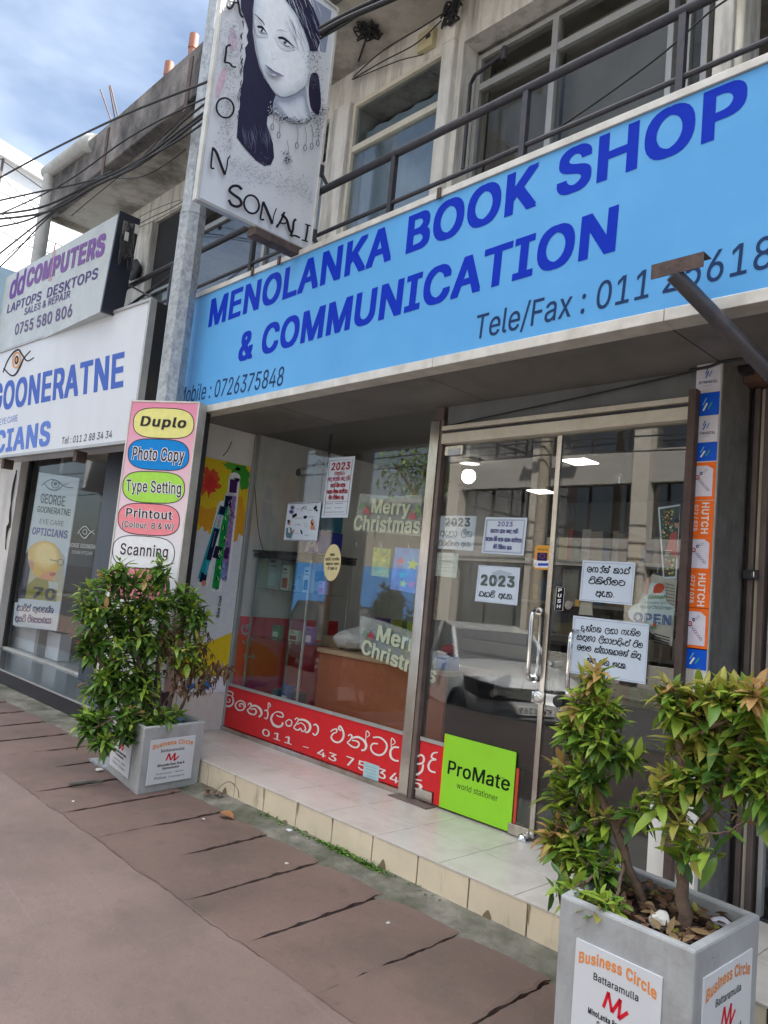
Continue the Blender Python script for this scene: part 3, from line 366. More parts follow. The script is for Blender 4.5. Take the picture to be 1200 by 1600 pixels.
# Sinhala letters as pen strokes in a unit box (x right, y up, 1 = body height)
SIN = {
 'ma': (1.0, [[(.3, .95), (.05, .6), (.1, .15), (.5, 0), (.9, .2), (.95, .65), (.7, .98), (.4, .88), (.3, .6), (.5, .4), (.62, .6), (.45, .65)]]),
 'na': (1.0, [[(.1, .7), (.2, .95), (.35, .8), (.2, .5), (.05, .3), (.3, .05), (.6, .1), (.65, .4), (.4, .5), (.25, .45)], [(.3, .8), (.6, .95), (.95, .65), (.9, .2), (.7, -.05)]]),
 'ka': (1.05, [[(.08, .7), (.2, .95), (.33, .8), (.15, .45), (0, .15), (.3, .02), (.42, .2), (.55, .02), (.75, .25), (.6, .55), (.3, .5)], [(.3, .8), (.65, .98), (1, .65), (.95, .2), (.75, -.02)]]),
 'tha': (1.0, [[(.1, .7), (.2, .95), (.35, .75), (.1, .4), (.1, .05), (.5, .05), (.65, .35), (.4, .55)], [(.3, .8), (.65, .98), (1, .6), (.9, .1), (.7, -.05)]]),
 'ta': (.95, [[(.05, .85), (.5, 1), (.95, .65), (.9, .2), (.5, 0), (.1, .15), (.05, .5), (.35, .65), (.45, .5)]]),
 'wa': (.95, [[(.1, .75), (.3, .95), (.4, .75), (.1, .6), (.02, .25), (.4, 0), (.85, .15), (.95, .6), (.7, .98), (.5, .9)]]),
 'la': (.9, [[(.4, .65), (.65, .55), (.9, .6), (.8, .9), (.45, 1), (.08, .75), (.05, .25), (.4, -.15), (.8, -.05), (.9, .2)]]),
 'aa': (.5, [[(.05, .8), (.25, .98), (.45, .6), (.38, .1), (.15, 0), (.05, .2)]]),
 'ee': (.85, [[(.85, .45), (.7, .9), (.35, 1), (.08, .6), (.2, .1), (.6, .02), (.78, .3), (.55, .6), (.38, .45), (.5, .35)]]),
 'ae': (1.5, [[(.1, .75), (.25, .95), (.35, .75), (.1, .55), (.05, .25), (.35, .02), (.75, .15), (.85, .6), (.65, .95), (.55, .75), (.85, .6)], [(.6, .4), (.6, -.3)], [(1.0, .95), (1.35, .95), (1.1, .7), (1.05, .15), (1.4, .05), (1.4, .3)]]),
 'nna': (1.25, [[(0, .2), (.1, .7), (.35, .75), (.2, .35), (.35, .02), (.65, .1), (.7, .6), (.5, .9), (.9, 1), (1.2, .7), (1.15, .2), (.95, -.02)]]),
 'dda': (1.0, [[(.1, .65), (.35, .7), (.2, .4), (.05, .2), (.3, .0), (.45, .2), (.6, 0), (.95, .2), (.95, .65), (.6, .98), (.2, .9)]]),
 'ya': (1.05, [[(.1, .6), (.25, .9), (.35, .65), (.1, .45), (.05, .1), (.35, 0), (.45, .35), (.6, .02), (.95, .15), (1.0, .65), (.75, .98), (.5, .8)]]),
 'ra': (.85, [[(.3, .6), (.1, .8), (.35, 1), (.7, .9), (.5, .6), (.15, .5), (.05, .2), (.4, 0), (.8, .2), (.85, .5)]]),
 'sa': (1.1, [[(.05, .6), (.25, .9), (.35, .6), (.05, .4), (.05, .1), (.35, .0), (.5, .25), (.65, 0), (1, .15), (1.05, .6), (.8, .9), (.6, .65), (.8, .5)]]),
 'da': (.9, [[(.1, .7), (.3, .95), (.4, .7), (.1, .5), (.1, .1), (.5, 0), (.85, .3), (.8, .8), (.55, .95)], [(.5, 0), (.7, -.25), (.9, -.1)]]),
 'pa': (1.0, [[(.05, .6), (.25, .95), (.35, .6), (.08, .4), (.1, .05), (.5, 0), (.9, .1), (1.0, .6), (.75, .95), (.6, .65)]]),
 'ga': (1.05, [[(.2, .0), (.0, .4), (.2, .9), (.5, .85), (.55, .4), (.4, .1)], [(.5, .85), (.85, .95), (1.02, .5), (.85, .0), (.7, .1)]]),
 'ha': (1.05, [[(.05, .55), (.2, .9), (.4, .7), (.1, .35), (.1, .05), (.4, 0), (.6, .4), (.85, .5)], [(.4, .75), (.75, .98), (1.02, .55), (.9, .0)]]),
 'ba': (1.0, [[(.1, .6), (.3, .95), (.4, .7), (.1, .5), (.02, .1), (.5, 0), (.5, .35), (.3, .3)], [(.5, 0), (.95, .1), (.98, .65), (.7, .98), (.5, .8)]]),
 'dha': (.95, [[(.3, .95), (.05, .6), (.1, .1), (.5, 0), (.9, .2), (.9, .7), (.6, .98), (.45, .7), (.4, .3)]]),
 'ih': (.95, [[(.6, .9), (.25, .98), (.05, .7), (.35, .5), (.6, .55), (.2, .4), (.1, .1), (.5, 0), (.85, .2), (.6, .35)], [(.5, 0), (.7, -.25), (.9, -.1)]]),
 'cha': (.95, [[(.05, .6), (.35, .65), (.6, .9), (.3, .98), (.1, .6), (.1, .1), (.5, 0), (.9, .25), (.9, .7), (.7, .9)]]),
 'fa': (1.2, [[(.1, .0), (.05, .5), (.2, .95), (.45, .85), (.5, .3), (.4, 0)], [(.5, .85), (.8, .98), (1.0, .6), (.85, .05), (.65, .2)]]),
 'ng': (.5, [[(.25, .05), (.05, .3), (.25, .55), (.45, .3), (.25, .05)]]),
 '-i': (0, [[(-.85, 1.1), (-.5, 1.38), (-.12, 1.25), (-.15, 1.0)]]),
 '-ii': (0, [[(-.85, 1.1), (-.5, 1.42), (-.1, 1.3), (-.15, 1.05), (-.3, 1.15)]]),
 '-h': (0, [[(-.15, .9), (-.1, 1.4), (.1, 1.2), (-.1, 1.1)]]),
 '-u': (0, [[(-.5, -.02), (-.3, -.3), (-.05, -.15)]]),
 '-ae': (.5, [[(.05, .95), (.4, .95), (.15, .7), (.1, .15), (.42, .05), (.42, .3)]]),
 '.': (.3, [[(.1, .05), (.2, .05)]]), ' ': (.55, []),
}
def sinhala(art, words, bl, br, h, col, wd, layer=None):
    """One line of Sinhala pen strokes between bl and br (art coordinates), body height h."""
    gl = words.split(','); adv = sum(SIN[g][0]+(.12 if SIN[g][0] else 0) for g in gl)
    U = Vector(br)-Vector(bl); sx = U.length/adv; d = U.normalized(); up = Vector((d.y, -d.x)); x = 0.0
    L0 = art.k if layer is None else layer
    for g in gl:
        w_, sts = SIN[g]
        for st in sts:
            art.stroke([tuple(Vector(bl)+d*((x+p[0])*sx)+up*(p[1]*h)) for p in st], wd, col, 3, L0)
        x += w_+(.12 if w_ else 0)
    if layer is None: art.k += 1
# ------------------------------------------------------------------ shared materials
M = {}
M['paving'] = paving('brown_stamped_concrete', (0.190, 0.133, 0.112), (0.108, 0.079, 0.066), (0.235, 0.167, 0.142), (0.28, 0.225, 0.205))
M['slab'] = paving('brown_concrete_slab', (0.155, 0.101, 0.083), (0.073, 0.059, 0.045), (0.21, 0.130, 0.106))
M['slabside'] = mat('broken_slab_edge', (0.10, 0.065, 0.055), rough=0.9, vary=0.4, vscale=30, bump=0.8, bscale=50)
M['kerb'] = mat('mossy_kerb_concrete', (0.20, 0.185, 0.155), rough=0.95, vary=0.35, vscale=9, bump=0.8, bscale=45, stain=(0.060, 0.066, 0.036), samt=0.9, sscale=2.6, lo=0.40, hi=0.62)
M['road'] = mat('asphalt', (0.055, 0.055, 0.058), rough=0.85, vary=0.3, vscale=5, bump=0.3, bscale=120)
M['tile'] = mat('cream_step_tile', (0.66, 0.57, 0.42), rough=0.35, vary=0.10, vscale=4, stain=(0.16, 0.12, 0.08), samt=0.85, sscale=7, streak=4, lo=0.55, hi=0.76)
M['toptile'] = mat('pale_floor_tile', (0.56, 0.525, 0.48), rough=0.3, vary=0.10, vscale=2.5, stain=(0.37, 0.33, 0.28), samt=0.65, sscale=4.5, lo=0.48, hi=0.72)
M['grout'] = mat('dirty_grout', (0.09, 0.07, 0.05), rough=0.9, vary=0.3, vscale=12)
M['steel'] = mat('brushed_stainless', (0.62, 0.58, 0.53), rough=0.22, metal=1.0, vary=0.10, vscale=9, stain=(0.22, 0.18, 0.15), samt=0.8, sscale=5, streak=6)
M['chrome'] = mat('chrome', (0.75, 0.75, 0.74), rough=0.08, metal=1.0)
M['alu'] = mat('cream_aluminium', (0.66, 0.61, 0.50), rough=0.4, vary=0.06, vscale=8, stain=(0.35, 0.29, 0.2), samt=0.5, sscale=5)
M['alugrey'] = mat('grey_aluminium', (0.40, 0.40, 0.39), rough=0.4, metal=0.3, vary=0.1, vscale=8)
M['darksteel'] = mat('black_painted_steel', (0.035, 0.035, 0.045), rough=0.5, vary=0.3, vscale=20, stain=(0.12, 0.06, 0.035), samt=0.5, sscale=14, lo=0.55, hi=0.75)
M['rust'] = mat('rusty_steel', (0.075, 0.048, 0.040), rough=0.8, vary=0.3, vscale=15, bump=0.4, bscale=50, stain=(0.15, 0.11, 0.095), samt=0.6, sscale=12, streak=4)
M['brownsteel'] = mat('brown_painted_steel', (0.14, 0.105, 0.092), rough=0.5, vary=0.2, vscale=10, stain=(0.30, 0.27, 0.24), samt=0.4, sscale=14, lo=0.6, hi=0.8)
M['galv'] = mat('galvanised_steel', (0.38, 0.41, 0.43), rough=0.55, metal=0.35, vary=0.22, vscale=38, stain=(0.25, 0.27, 0.30), samt=0.9, sscale=24, streak=1.6, lo=0.48, hi=0.60, bump=0.08, bscale=60)
M['white'] = mat('white_wall_paint', (0.72, 0.70, 0.66), rough=0.7, vary=0.08, vscale=3, stain=(0.36, 0.34, 0.31), samt=0.55, sscale=3, streak=3)
M['cream'] = mat('weathered_cream_paint', (0.70, 0.665, 0.60), rough=0.8, vary=0.12, vscale=4, bump=0.2, bscale=40, stain=(0.22, 0.205, 0.18), samt=0.95, sscale=7, streak=9, lo=0.47, hi=0.70)
M['conc'] = mat('weathered_canopy_concrete', (0.50, 0.465, 0.41), rough=0.9, vary=0.16, vscale=2.5, bump=0.3, bscale=30, stain=(0.13, 0.115, 0.10), samt=0.9, sscale=1.6, lo=0.46, hi=0.64)
M['fascia'] = mat('blackened_fascia_concrete', (0.22, 0.20, 0.19), rough=0.95, vary=0.3, vscale=5, bump=0.5, bscale=25, stain=(0.035, 0.033, 0.035), samt=0.95, sscale=2.0, streak=1.5, lo=0.36, hi=0.6)
M['soffit'] = mat('grey_soffit_panel', (0.17, 0.16, 0.15), rough=0.5, vary=0.2, vscale=2, stain=(.08, .075, .07), samt=.7, sscale=3, lo=.5, hi=.75)
M['band'] = mat('grey_lintel_panel', (0.17, 0.175, 0.17), rough=0.55, vary=0.15, vscale=4, stain=(0.10, 0.10, 0.10), samt=0.6, sscale=3)
M['dark'] = mat('dark_interior', (0.03, 0.03, 0.032), rough=0.9)
M['black'] = mat('black_plastic', (0.02, 0.02, 0.022), rough=0.45)
M['navy'] = mat('navy_cladding', (0.022, 0.024, 0.038), rough=0.35, vary=0.15, vscale=8)
M['blackgranite'] = mat('black_granite_riser', (0.022, 0.021, 0.028), rough=0.3, vary=0.3, vscale=40, stain=(0.45, 0.44, 0.42), samt=0.9, sscale=26, lo=0.67, hi=0.70)
M['granite'] = mat('polished_grey_granite', (0.10, 0.11, 0.115), rough=0.12, vary=0.25, vscale=60)
M['shopwall'] = mat('shop_interior_wall', (0.20, 0.19, 0.175), rough=0.8, vary=0.06, vscale=2)
M['shopfloor'] = mat('shop_floor_tile', (0.05, 0.046, 0.042), rough=0.4)
M['glass'] = glass('shop_glass', (0.97, 0.98, 0.975), 0.055)
M['glassdoor'] = glass('door_glass', (0.94, 0.95, 0.945), 0.070)
M['glassup'] = glass('window_glass', (0.80, 0.84, 0.86), 0.10)
M['glassdull'] = glass('dusty_upper_glass', (0.86, 0.86, 0.84), 0.035)
M['glassopt'] = glass('optician_glass', (.97, .98, .975), 0.03, 0.0, 0.4)
M['glasscab'] = glass('cabinet_glass', (0.90, 0.95, 0.93), 0.03)
M['signblue'] = mat('sky_blue_sign_sheet', (0.105, 0.36, 0.70), rough=0.45, vary=0.05, vscale=1.2, spec=0.2, bump=.05, bscale=5, stain=(0.16, 0.43, 0.73), samt=0.8, sscale=0.6)
M['signwhite'] = mat('white_sign_sheet', (0.62, 0.64, 0.67), spec=0.2, rough=0.35, vary=0.03, vscale=2, stain=(0.52, 0.53, 0.55), samt=0.5, sscale=2.2, streak=3)
M['paper'] = mat('white_paper', (0.62, 0.71, 0.82), rough=0.7, vary=0.03, vscale=10)
M['trim'] = mat('white_sign_trim', (0.62, 0.60, 0.55), rough=0.4, metal=0.2, vary=0.12, vscale=10, stain=(0.38, 0.33, 0.25), samt=0.6, sscale=6)
M['planter'] = mat('grey_cement_planter', (0.37, 0.38, 0.385), rough=0.75, vary=0.12, vscale=6, bump=0.15, bscale=50, stain=(0.24, 0.24, 0.235), samt=0.9, sscale=6, streak=2.5, lo=.46, hi=.72)
M['soil'] = mat('dark_soil', (0.045, 0.032, 0.024), rough=1.0, vary=0.5, vscale=30, bump=1.0, bscale=40)
M['bark'] = mat('brown_bark', (0.13, 0.085, 0.06), rough=0.9, vary=0.35, vscale=25, bump=0.7, bscale=60)
M['twig'] = mat('dry_twig', (0.13, 0.075, 0.055), rough=0.9, vary=0.3, vscale=20)
M['cable'] = mat('black_cable_sheath', (0.018, 0.018, 0.02), rough=0.6)
M['pvc'] = mat('red_brown_pipe', (0.30, 0.125, 0.085), rough=0.6, vary=0.2, vscale=10)
M['greypvc'] = mat('grey_pvc_pipe', (0.42, 0.42, 0.40), rough=0.6, vary=0.12, vscale=6, stain=(0.22, 0.21, 0.19), samt=0.6, sscale=5)

# ------------------------------------------------------------------ ground
X0, X1 = -60.0, 30.0
g = MB(); g.box(-400, 400, -400, 400, -0.80, -0.60, M['road']); tag(g.build('ground'), kind='structure')
g = MB(); g.box(-120, 60, -11.5, -4.25, -0.59, -0.50, M['road']); tag(g.build('road'), kind='structure')
g = MB(); g.box(-120, 60, -4.25, -4.10, -0.59, 0.0, M['kerb']); tag(g.build('kerb'), kind='structure')
g = MB(); g.box(-120, 60, -14.2, -11.5, -0.59, -0.36, M['kerb']); tag(g.build('far_pavement'), kind='structure')
g = MB()
g.box(-60, 12, -4.10, -1.66, -0.40, 0.0, M['paving'])
tag(g.build('pavement'), kind='structure')
g = MB()
rnd = random.Random(5)
n = 400; yo = []
for i in range(n+1):
    x = -20+32*i/n; yo.append((x, -0.865+0.02*math.sin(x*3.1)+rnd.uniform(-.008, .008), 0.004+rnd.uniform(-.003, .003), 0.010+rnd.uniform(-.004, .004)))
for a, b in zip(yo, yo[1:]):
    g.poly([(a[0], a[1]-.03, a[2]-.012), (b[0], b[1]-.03, b[2]-.012), (b[0], -0.76, b[3]), (a[0], -0.76, a[3])], M['kerb'])
    g.poly([(a[0], -0.76, a[3]), (b[0], -0.76, b[3]), (b[0], -0.60, 0.022), (a[0], -0.60, 0.022)], M['kerb'])
g.box(-20, 12, -0.80, 0.2, -0.4, -0.05, M['kerb'])
tag(g.build('kerb_strip'), kind='structure')
# loose slabs: hinged at their outer end, each lifted a little along its right-hand edge
jl = [(-5.95, -6.10), (-5.52, -5.66), (-5.08, -5.23), (-4.63, -4.76), (-4.191, -4.305), (-3.737, -3.838), (-3.303, -3.390), (-2.864, -2.935), (-2.421, -2.478), (-1.990, -2.026), (-1.564, -1.588)]
while jl[0][0] > -20: jl.insert(0, (jl[0][0]-0.46-0.05*rnd.random(), jl[0][1]-0.48-0.03*rnd.random()))
while jl[-1][0] < 6: jl.append((jl[-1][0]+0.45, jl[-1][1]+0.45))
g = MB(); g.box(-20, 8, -1.68, -0.84, -0.4, -0.06, M['slabside'])
for (a0, a1), (b0, b1) in zip(jl, jl[1:]):
    lift = rnd.uniform(0.002, 0.006); gap = rnd.uniform(0.005, 0.010); ny = 30; rows = []
    st_ = rnd.uniform(-.05, .45); wob = [rnd.uniform(-.005, .005)+.006*math.sin(_*1.1+a0*7) for _ in range(ny+1)]; wob2 = [rnd.uniform(-.004, .004) for _ in range(ny+1)]
    for j in range(ny+1):
        t = j/ny; y = -1.662+t*(0.80+0.0); s = max(0, min(1, (t-st_)*5)); s = s*s*(3-2*s)*(.75+.25*t)
        xl = lerp(a0, a1, t)+gap*s+wob2[j]*s; xr = lerp(b0, b1, t)-gap*s*0.3+wob[j]*s
        rows.append([(xl, y, 0.0-0.006*s), (lerp(xl, xr, .5), y, 0.006*s), (xr-.012, y, lift*s), (xr, y, lift*s-0.004*s), (xr+.001, y, -0.055), (xl, y, -0.055)])
    for r0, r1 in zip(rows, rows[1:]):
        for k in range(3): g.poly([r0[k], r0[k+1], r1[k+1], r1[k]], M['slab'])
        g.poly([r0[3], r0[4], r1[4], r1[3]], M['slabside']); g.poly([r1[0], r1[5], r0[5], r0[0]], M['slabside'])
    g.poly([rows[-1][k] for k in (3, 2, 1, 0)]+[rows[-1][5], rows[-1][4]], M['slabside'])
tag(fixnormals(g.build('paving_slabs')), kind='structure')

# hairline crack along the seam between the loose slabs and the poured paving
g = MB(); rk = random.Random(3); y_ = -1.664; last = None
for i in range(420):
    x = -9+.03*i; y_ += rk.uniform(-.006, .006)+(-1.666-y_)*.15; w_ = rk.uniform(.0006, .0035)*(1.0 if math.sin(i*.13)+math.sin(i*.041) > -.5 else .2); z_ = .0022
    if last: g.poly([(last[0], last[1]-last[2], z_), (x, y_-w_, z_), (x, y_+w_, z_), (last[0], last[1]+last[2], z_)], M['slabside'])
    last = (x, y_, w_)
tag(g.build('paving_crack'), kind='structure')
# ------------------------------------------------------------------ the shop building
ZS = 0.155; ZSOF = 2.55; ZC = 5.45; ZR = 5.92; XL = -5.22; XCOL0 = -1.505; XCOL1 = -1.39
B = thing('shop_building', (-3, 0, 0), 'two-storey weathered cream shop building with a tiled front step and concrete canopy', 'building')
# tiled step
g = MB(); g.box(XL-.14, -0.32, -0.668, 0.05, 0.0, ZS-.006, M['grout'])
x = -3.07-0.31*8
while x < -0.4:
    a = max(x, XL-.14); b = min(x+0.31, -0.32)
    if b-a > .04: g.box(a+.004, b-.004, -0.676, -0.667, 0.012, ZS-.004, M['tile'])
    x += 0.31
g2 = MB(); x = -6.1
while x < -0.4:
    for y0, y1 in ((-0.678, -0.36), (-0.356, 0.05)):
        a = max(x, XL-.14); b = min(x+.42, -0.32)
        if b-a > .04: g2.box(a+.002, b-.002, y0, y1-.003, ZS-.010, ZS, M['toptile'])
    x += .42
st = g.build('step', B, bevel=.0015)
gr = Art(lambda u, v: V(u, -.6768, v), (0, -1, 0)); rg = random.Random(44); x = -3.07-0.31*7
while x < -1.3:
    for k in range(rg.choice([0, 1, 1, 2])):
        w_ = rg.uniform(.002, .008); h_ = rg.uniform(.015, .09); xo = x+rg.gauss(0, .008); top = ZS-.004
        gr.poly([(xo-w_, top), (xo+w_, top), (xo+w_*.6, top-h_*.5), (xo+w_*.25, top-h_), (xo-w_*.3, top-h_*.8), (xo-w_*.7, top-h_*.35)], rg.choice([(.20, .155, .10), (.28, .22, .15), (.36, .29, .20)]), 2, 1+k)
    if rg.random() < .6: xo = x+rg.uniform(.05, .26); h_ = rg.uniform(.01, .05); gr.poly([(xo-.02, .014), (xo+.03, .014), (xo+.01, .014+h_), (xo-.01, .014+h_*.6)], (.2, .16, .1), 2, 1)
    x += .31
gr.build('grime', st); g2.build('step_tread', B, bevel=.0015)
# soffit over the step, with panel joints
g = MB()
for a, b in ((-5.6, -4.2), (-4.2, -2.8), (-2.8, -1.4), (-1.4, 0.0), (0, 1.4)):
    g.box(a+.003, b-.003, -0.63, 0.0, ZSOF, ZSOF+.03, M['soffit'])
g.build('soffit', B)
g = MB(); g.box(-9.2, 9.5, -0.60, 4.0, 2.62, 3.0, M['conc']); g.build('balcony_slab', B)
# left return wall and its dark end post
g = MB(); g.box(XL-.16, XL, -0.50, 4.0, 0.0, ZSOF+.06, M['white']); g.build('side_wall', B)
g = MB(); g.box(XL-.20, XL-.02, -0.575, -0.502, 0.0, ZSOF+.06, M['navy']); g.build('end_post', B, bevel=.004)
# interior shell
g = MB()
g.box(XL, -1.5, 0.05, 4.2, ZS-.06, ZS-.004, M['shopfloor'])
g.build('shop_floor', B)
g = MB(); g.box(XL, -1.5, 3.9, 4.0, ZS, 2.62, M['shopwall']); g.box(-1.5, -1.40, 0.24, 4.0, ZS, 2.62, M['shopwall']); g.build('shop_wall', B)
g = MB(); g.box(XL, -1.5, 0.03, 3.9, 2.56, 2.60, M['shopwall']); g.build('shop_ceiling', B)
# right-hand column with white painted front
g = MB(); g.box(XCOL0, XCOL1, -0.09, 0.24, 0.0, ZSOF+.06, M['cream']); g.build('column', B, bevel=.006)
g = MB(); g.box(XCOL1, XCOL1+.006, -0.075, 0.24, 0.0, ZSOF+.03, mat('bare_grey_render', (0.16, 0.155, 0.145), rough=0.9, vary=0.25, vscale=9, bump=.5, bscale=40, stain=(.07, .065, .06), samt=.9, sscale=6, streak=4)); g.build('column_render', B)
# lintel over the door
g = MB(); g.box(-3.105, XCOL0, -0.012, 0.04, 2.425, ZSOF, M['band']); g.build('lintel', B)
g = MB(); g.box(-3.105, XCOL0, -0.055, 0.03, 2.305, 2.368, M['alu']); g.box(-3.105, XCOL0, -0.04, 0.03, 2.372, 2.385, M['darksteel']); g.box(-3.105, XCOL0, -0.06, 0.03, 2.388, 2.415, M['alu'])
g.build('door_head', B, bevel=.003)
# shop window
W = MB(); W.box(-3.215, -3.140, -0.045, 0.045, ZS, 2.46, M['steel']); W.box(-3.1395, -3.110, -0.036, 0.045, ZS, 2.46, M['brownsteel']); W.box(-3.19, -3.125, -0.03, 0.03, 2.46, ZSOF, M['brownsteel'])  # stile's right third is brown: its reflection put into the colour
W.box(XL, -3.217, -0.028, 0.03, ZS, ZS+.032, M['steel']); W.box(XL, XL+.018, -0.02, 0.03, ZS+.034, ZSOF-.002, M['alugrey'])
win = W.build('shop_window', B, bevel=.003)
xj = -4.30
g = MB(); g.box(XL+.02, xj-.003, -0.004, 0.004, ZS+.034, ZSOF-.004, M['glass']); g.build('pane', win)
g = MB(); g.box(xj+.003, -3.217, -0.004, 0.004, ZS+.034, ZSOF-.004, M['glass']); g.build('pane', win)
# door: two frameless leaves
D = MB(); D.box(-2.292, -2.262, -0.012, 0.012, ZS+.02, 2.30, M['steel']); door = D.build('door', B, bevel=.002)
g = MB(); g.box(-3.100, -2.294, -0.005, 0.005, ZS+.012, 2.302, M['glassdoor']); g.build('pane', door)
g = MB(); g.box(-2.260, XCOL0-.05, -0.005, 0.005, ZS+.012, 2.302, M['glassdoor']); g.build('pane', door)
def patch(a, b, z0, z1):
    g = MB(); g.box(a, b, -0.020, 0.020, z0, z1, M['steel']); g.build('patch_fitting', door, bevel=.003)
patch(-3.10, -2.955, 2.235, 2.295); patch(-3.095, -2.965, ZS+.014, ZS+.075); patch(-2.42, -2.290, ZS+.006, ZS+.062)
g = MB(); p = at(852, 1092, Y=-.02)
g.lathe([(0.0, 0), (.034, 0), (.036, -.006), (.036, -.018), (.026, -.024), (.012, -.024), (.012, -.028), (0.0, -.028)], (p.x-.045, -.006, p.z), M['chrome'], 20, 'y')
g.box(p.x-.085, p.x-.008, -.022, -.006, p.z-.028, p.z+.028, M['chrome']); g.box(p.x+.004, p.x+.085, -.024, -.006, p.z-.03, p.z+.03, M['chrome'])
g.lathe([(0, 0), (.03, 0), (.03, -.014), (.02, -.018), (0, -.018)], (p.x+.078, -.012, p.z), M['black'], 18, 'y'); g.build('lock', door, bevel=.006, shade=40)
def dhandle(px0, py0, px1, py1, out):
    a = at(px0, py0, Y=-out); b = at(px1, py1, Y=-out); x = (a.x+b.x)/2
    z1, z0 = a.z, b.z; r = .0125
    pts = [(x, -.006, z1-.05)] + [(x, -out+out*.55*math.cos(t)-out*.55+out*.55*0, 0) for t in ()]
    arc = [(-.006, z1-.03), (-out*.6, z1-.028), (-out*.92, z1-.045), (-out, z1-.09), (-out, z0+.09), (-out*.92, z0+.045), (-out*.6, z0+.028), (-.006, z0+.03)]
    g = MB(); g.tube([(x, q[0], q[1]) for q in smooth(arc, 4)], r, M['chrome'], 12)
    for z in (z1-.03, z0+.03): g.lathe([(0, 0), (.02, 0), (.02, -.008), (0, -.008)], (x, -.005, z), M['chrome'], 16, 'y')
    g.build('handle', door, shade=40)
dhandle(830, 945, 826, 1070, .075)
g = MB()   # the far handle inside the door
a = at(846, 948, Y=.06); b = at(850, 1068, Y=.06)
g.tube([(a.x, .006, a.z-.03), (a.x, .05, a.z-.03), (a.x, .065, a.z-.07), (a.x, .065, b.z+.07), (a.x, .05, b.z+.03), (a.x, .006, b.z+.03)], .0125, M['chrome'], 12); g.build('handle', door, shade=40)
a = at(893, 985, Y=-.07); b = at(886, 1080, Y=-.07)
g = MB(); g.tube(smooth([(a.x, -.006, a.z), (a.x, -.06, a.z-.01), (a.x, -.075, a.z-.06), (a.x, -.075, b.z+.05), (a.x, -.06, b.z+.008), (a.x, -.006, b.z)], 4), .012, M['chrome'], 12)
g.lathe([(0, 0), (.024, 0), (.024, -.016), (.014, -.02), (0, -.02)], (b.x-.02, -.006, b.z-.02), M['chrome'], 18, 'y'); g.build('handle', door, shade=40)
g = MB(); p = at(825, 1312, Z=ZS); g.lathe([(.03, 0), (.03, .01), (.022, .03), (.008, .04), (0, .04)], (p.x, -.04, ZS), M['chrome'], 18); g.build('door_stop', door, shade=50)
g = MB(); p = at(640, 1252, Z=ZS); g.box(-3.24, -2.93, -.10, -.012, ZS, ZS+.006, M['brownsteel']); g.build('floor_spring_plate', B, bevel=.002)
# red film along the bottom of the glass, with the lettering traced on it
zr = 0.503
fm = ink(srgb('#cf3034'), .3)
g = MB(); g.box(XL+.02, -3.22, -.0062, -.0045, ZS+.036, zr, fm); film = g.build('red_film', win)
g = MB(); g.box(XL+.02, -3.22, -.014, -.0045, zr+.001, zr+.022, M['alugrey']); g.build('film_rail', win)
g = MB(); g.box(-3.098, -2.96, -.0075, -.0055, ZS+.078, zr, fm); g.box(-2.9599, -2.405, -.0075, -.0055, ZS+.014, zr, fm); film2 = g.build('red_film', door)
g = MB(); g.box(-3.098, -2.9, -.014, -.0065, zr+.001, zr+.022, M['alugrey']); g.build('film_rail', door)
RED = srgb('#e2dcd8')
A = Art(planeY(-.0085), (0, -1, 0), 340, 1065, 6.667)
for s_, wd in (([(82, 152), (62, 195), (78, 242), (120, 258), (158, 232), (164, 185), (150, 150)], 17), ([(150, 152), (115, 142), (88, 168), (95, 206), (120, 214), (132, 192), (114, 178)], 9),
 ([(75, 113), (100, 99), (140, 105), (163, 128), (150, 150)], 11), ([(75, 113), (110, 135), (150, 148)], 8),
 ([(292, 268), (284, 225), (245, 198), (202, 216), (187, 255), (214, 294), (258, 296), (280, 268), (262, 232), (232, 234), (228, 256), (246, 256)], 13),
 ([(318, 245), (330, 226), (350, 236), (342, 268), (308, 296)], 13), ([(308, 296), (336, 332), (384, 343), (404, 312), (384, 283), (345, 290)], 15), ([(345, 258), (398, 252), (446, 288), (458, 338), (430, 370)], 20),
 ([(487, 305), (510, 297), (526, 335), (512, 386), (484, 374)], 12), ([(524, 330), (530, 222), (552, 250), (533, 272)], 8),
 ([(612, 350), (648, 366), (682, 366), (675, 330), (622, 314), (578, 338)], 11), ([(578, 338), (558, 388), (582, 446), (630, 470), (668, 458), (680, 424)], 20),
 ([(743, 394), (712, 420), (726, 460), (765, 456), (772, 412), (743, 394)], 12),
 ([(806, 398), (825, 378), (842, 398), (820, 440), (796, 482), (842, 506), (862, 486), (884, 520), (916, 498), (904, 455), (868, 430), (830, 448)], 12), ([(842, 396), (902, 400), (952, 432), (966, 480), (944, 524), (912, 524)], 20),
 ([(998, 458), (1022, 445), (1048, 478), (1042, 532), (1014, 558), (990, 536)], 15)):
    A.stroke(s_, wd*1.25, RED, 4, 1, taper=.3)
A.text('011', (462, 555), (772, 660), (470, 485), RED, .012, 1.15, 1); A.text('-', (888, 700), (948, 716), (890, 640), RED, .01, 1, 1)
A.text('43', (1036, 765), (1236, 838), (1045, 690), RED, .012, 1.1, 1)
A.crop(500, 1110, 6)
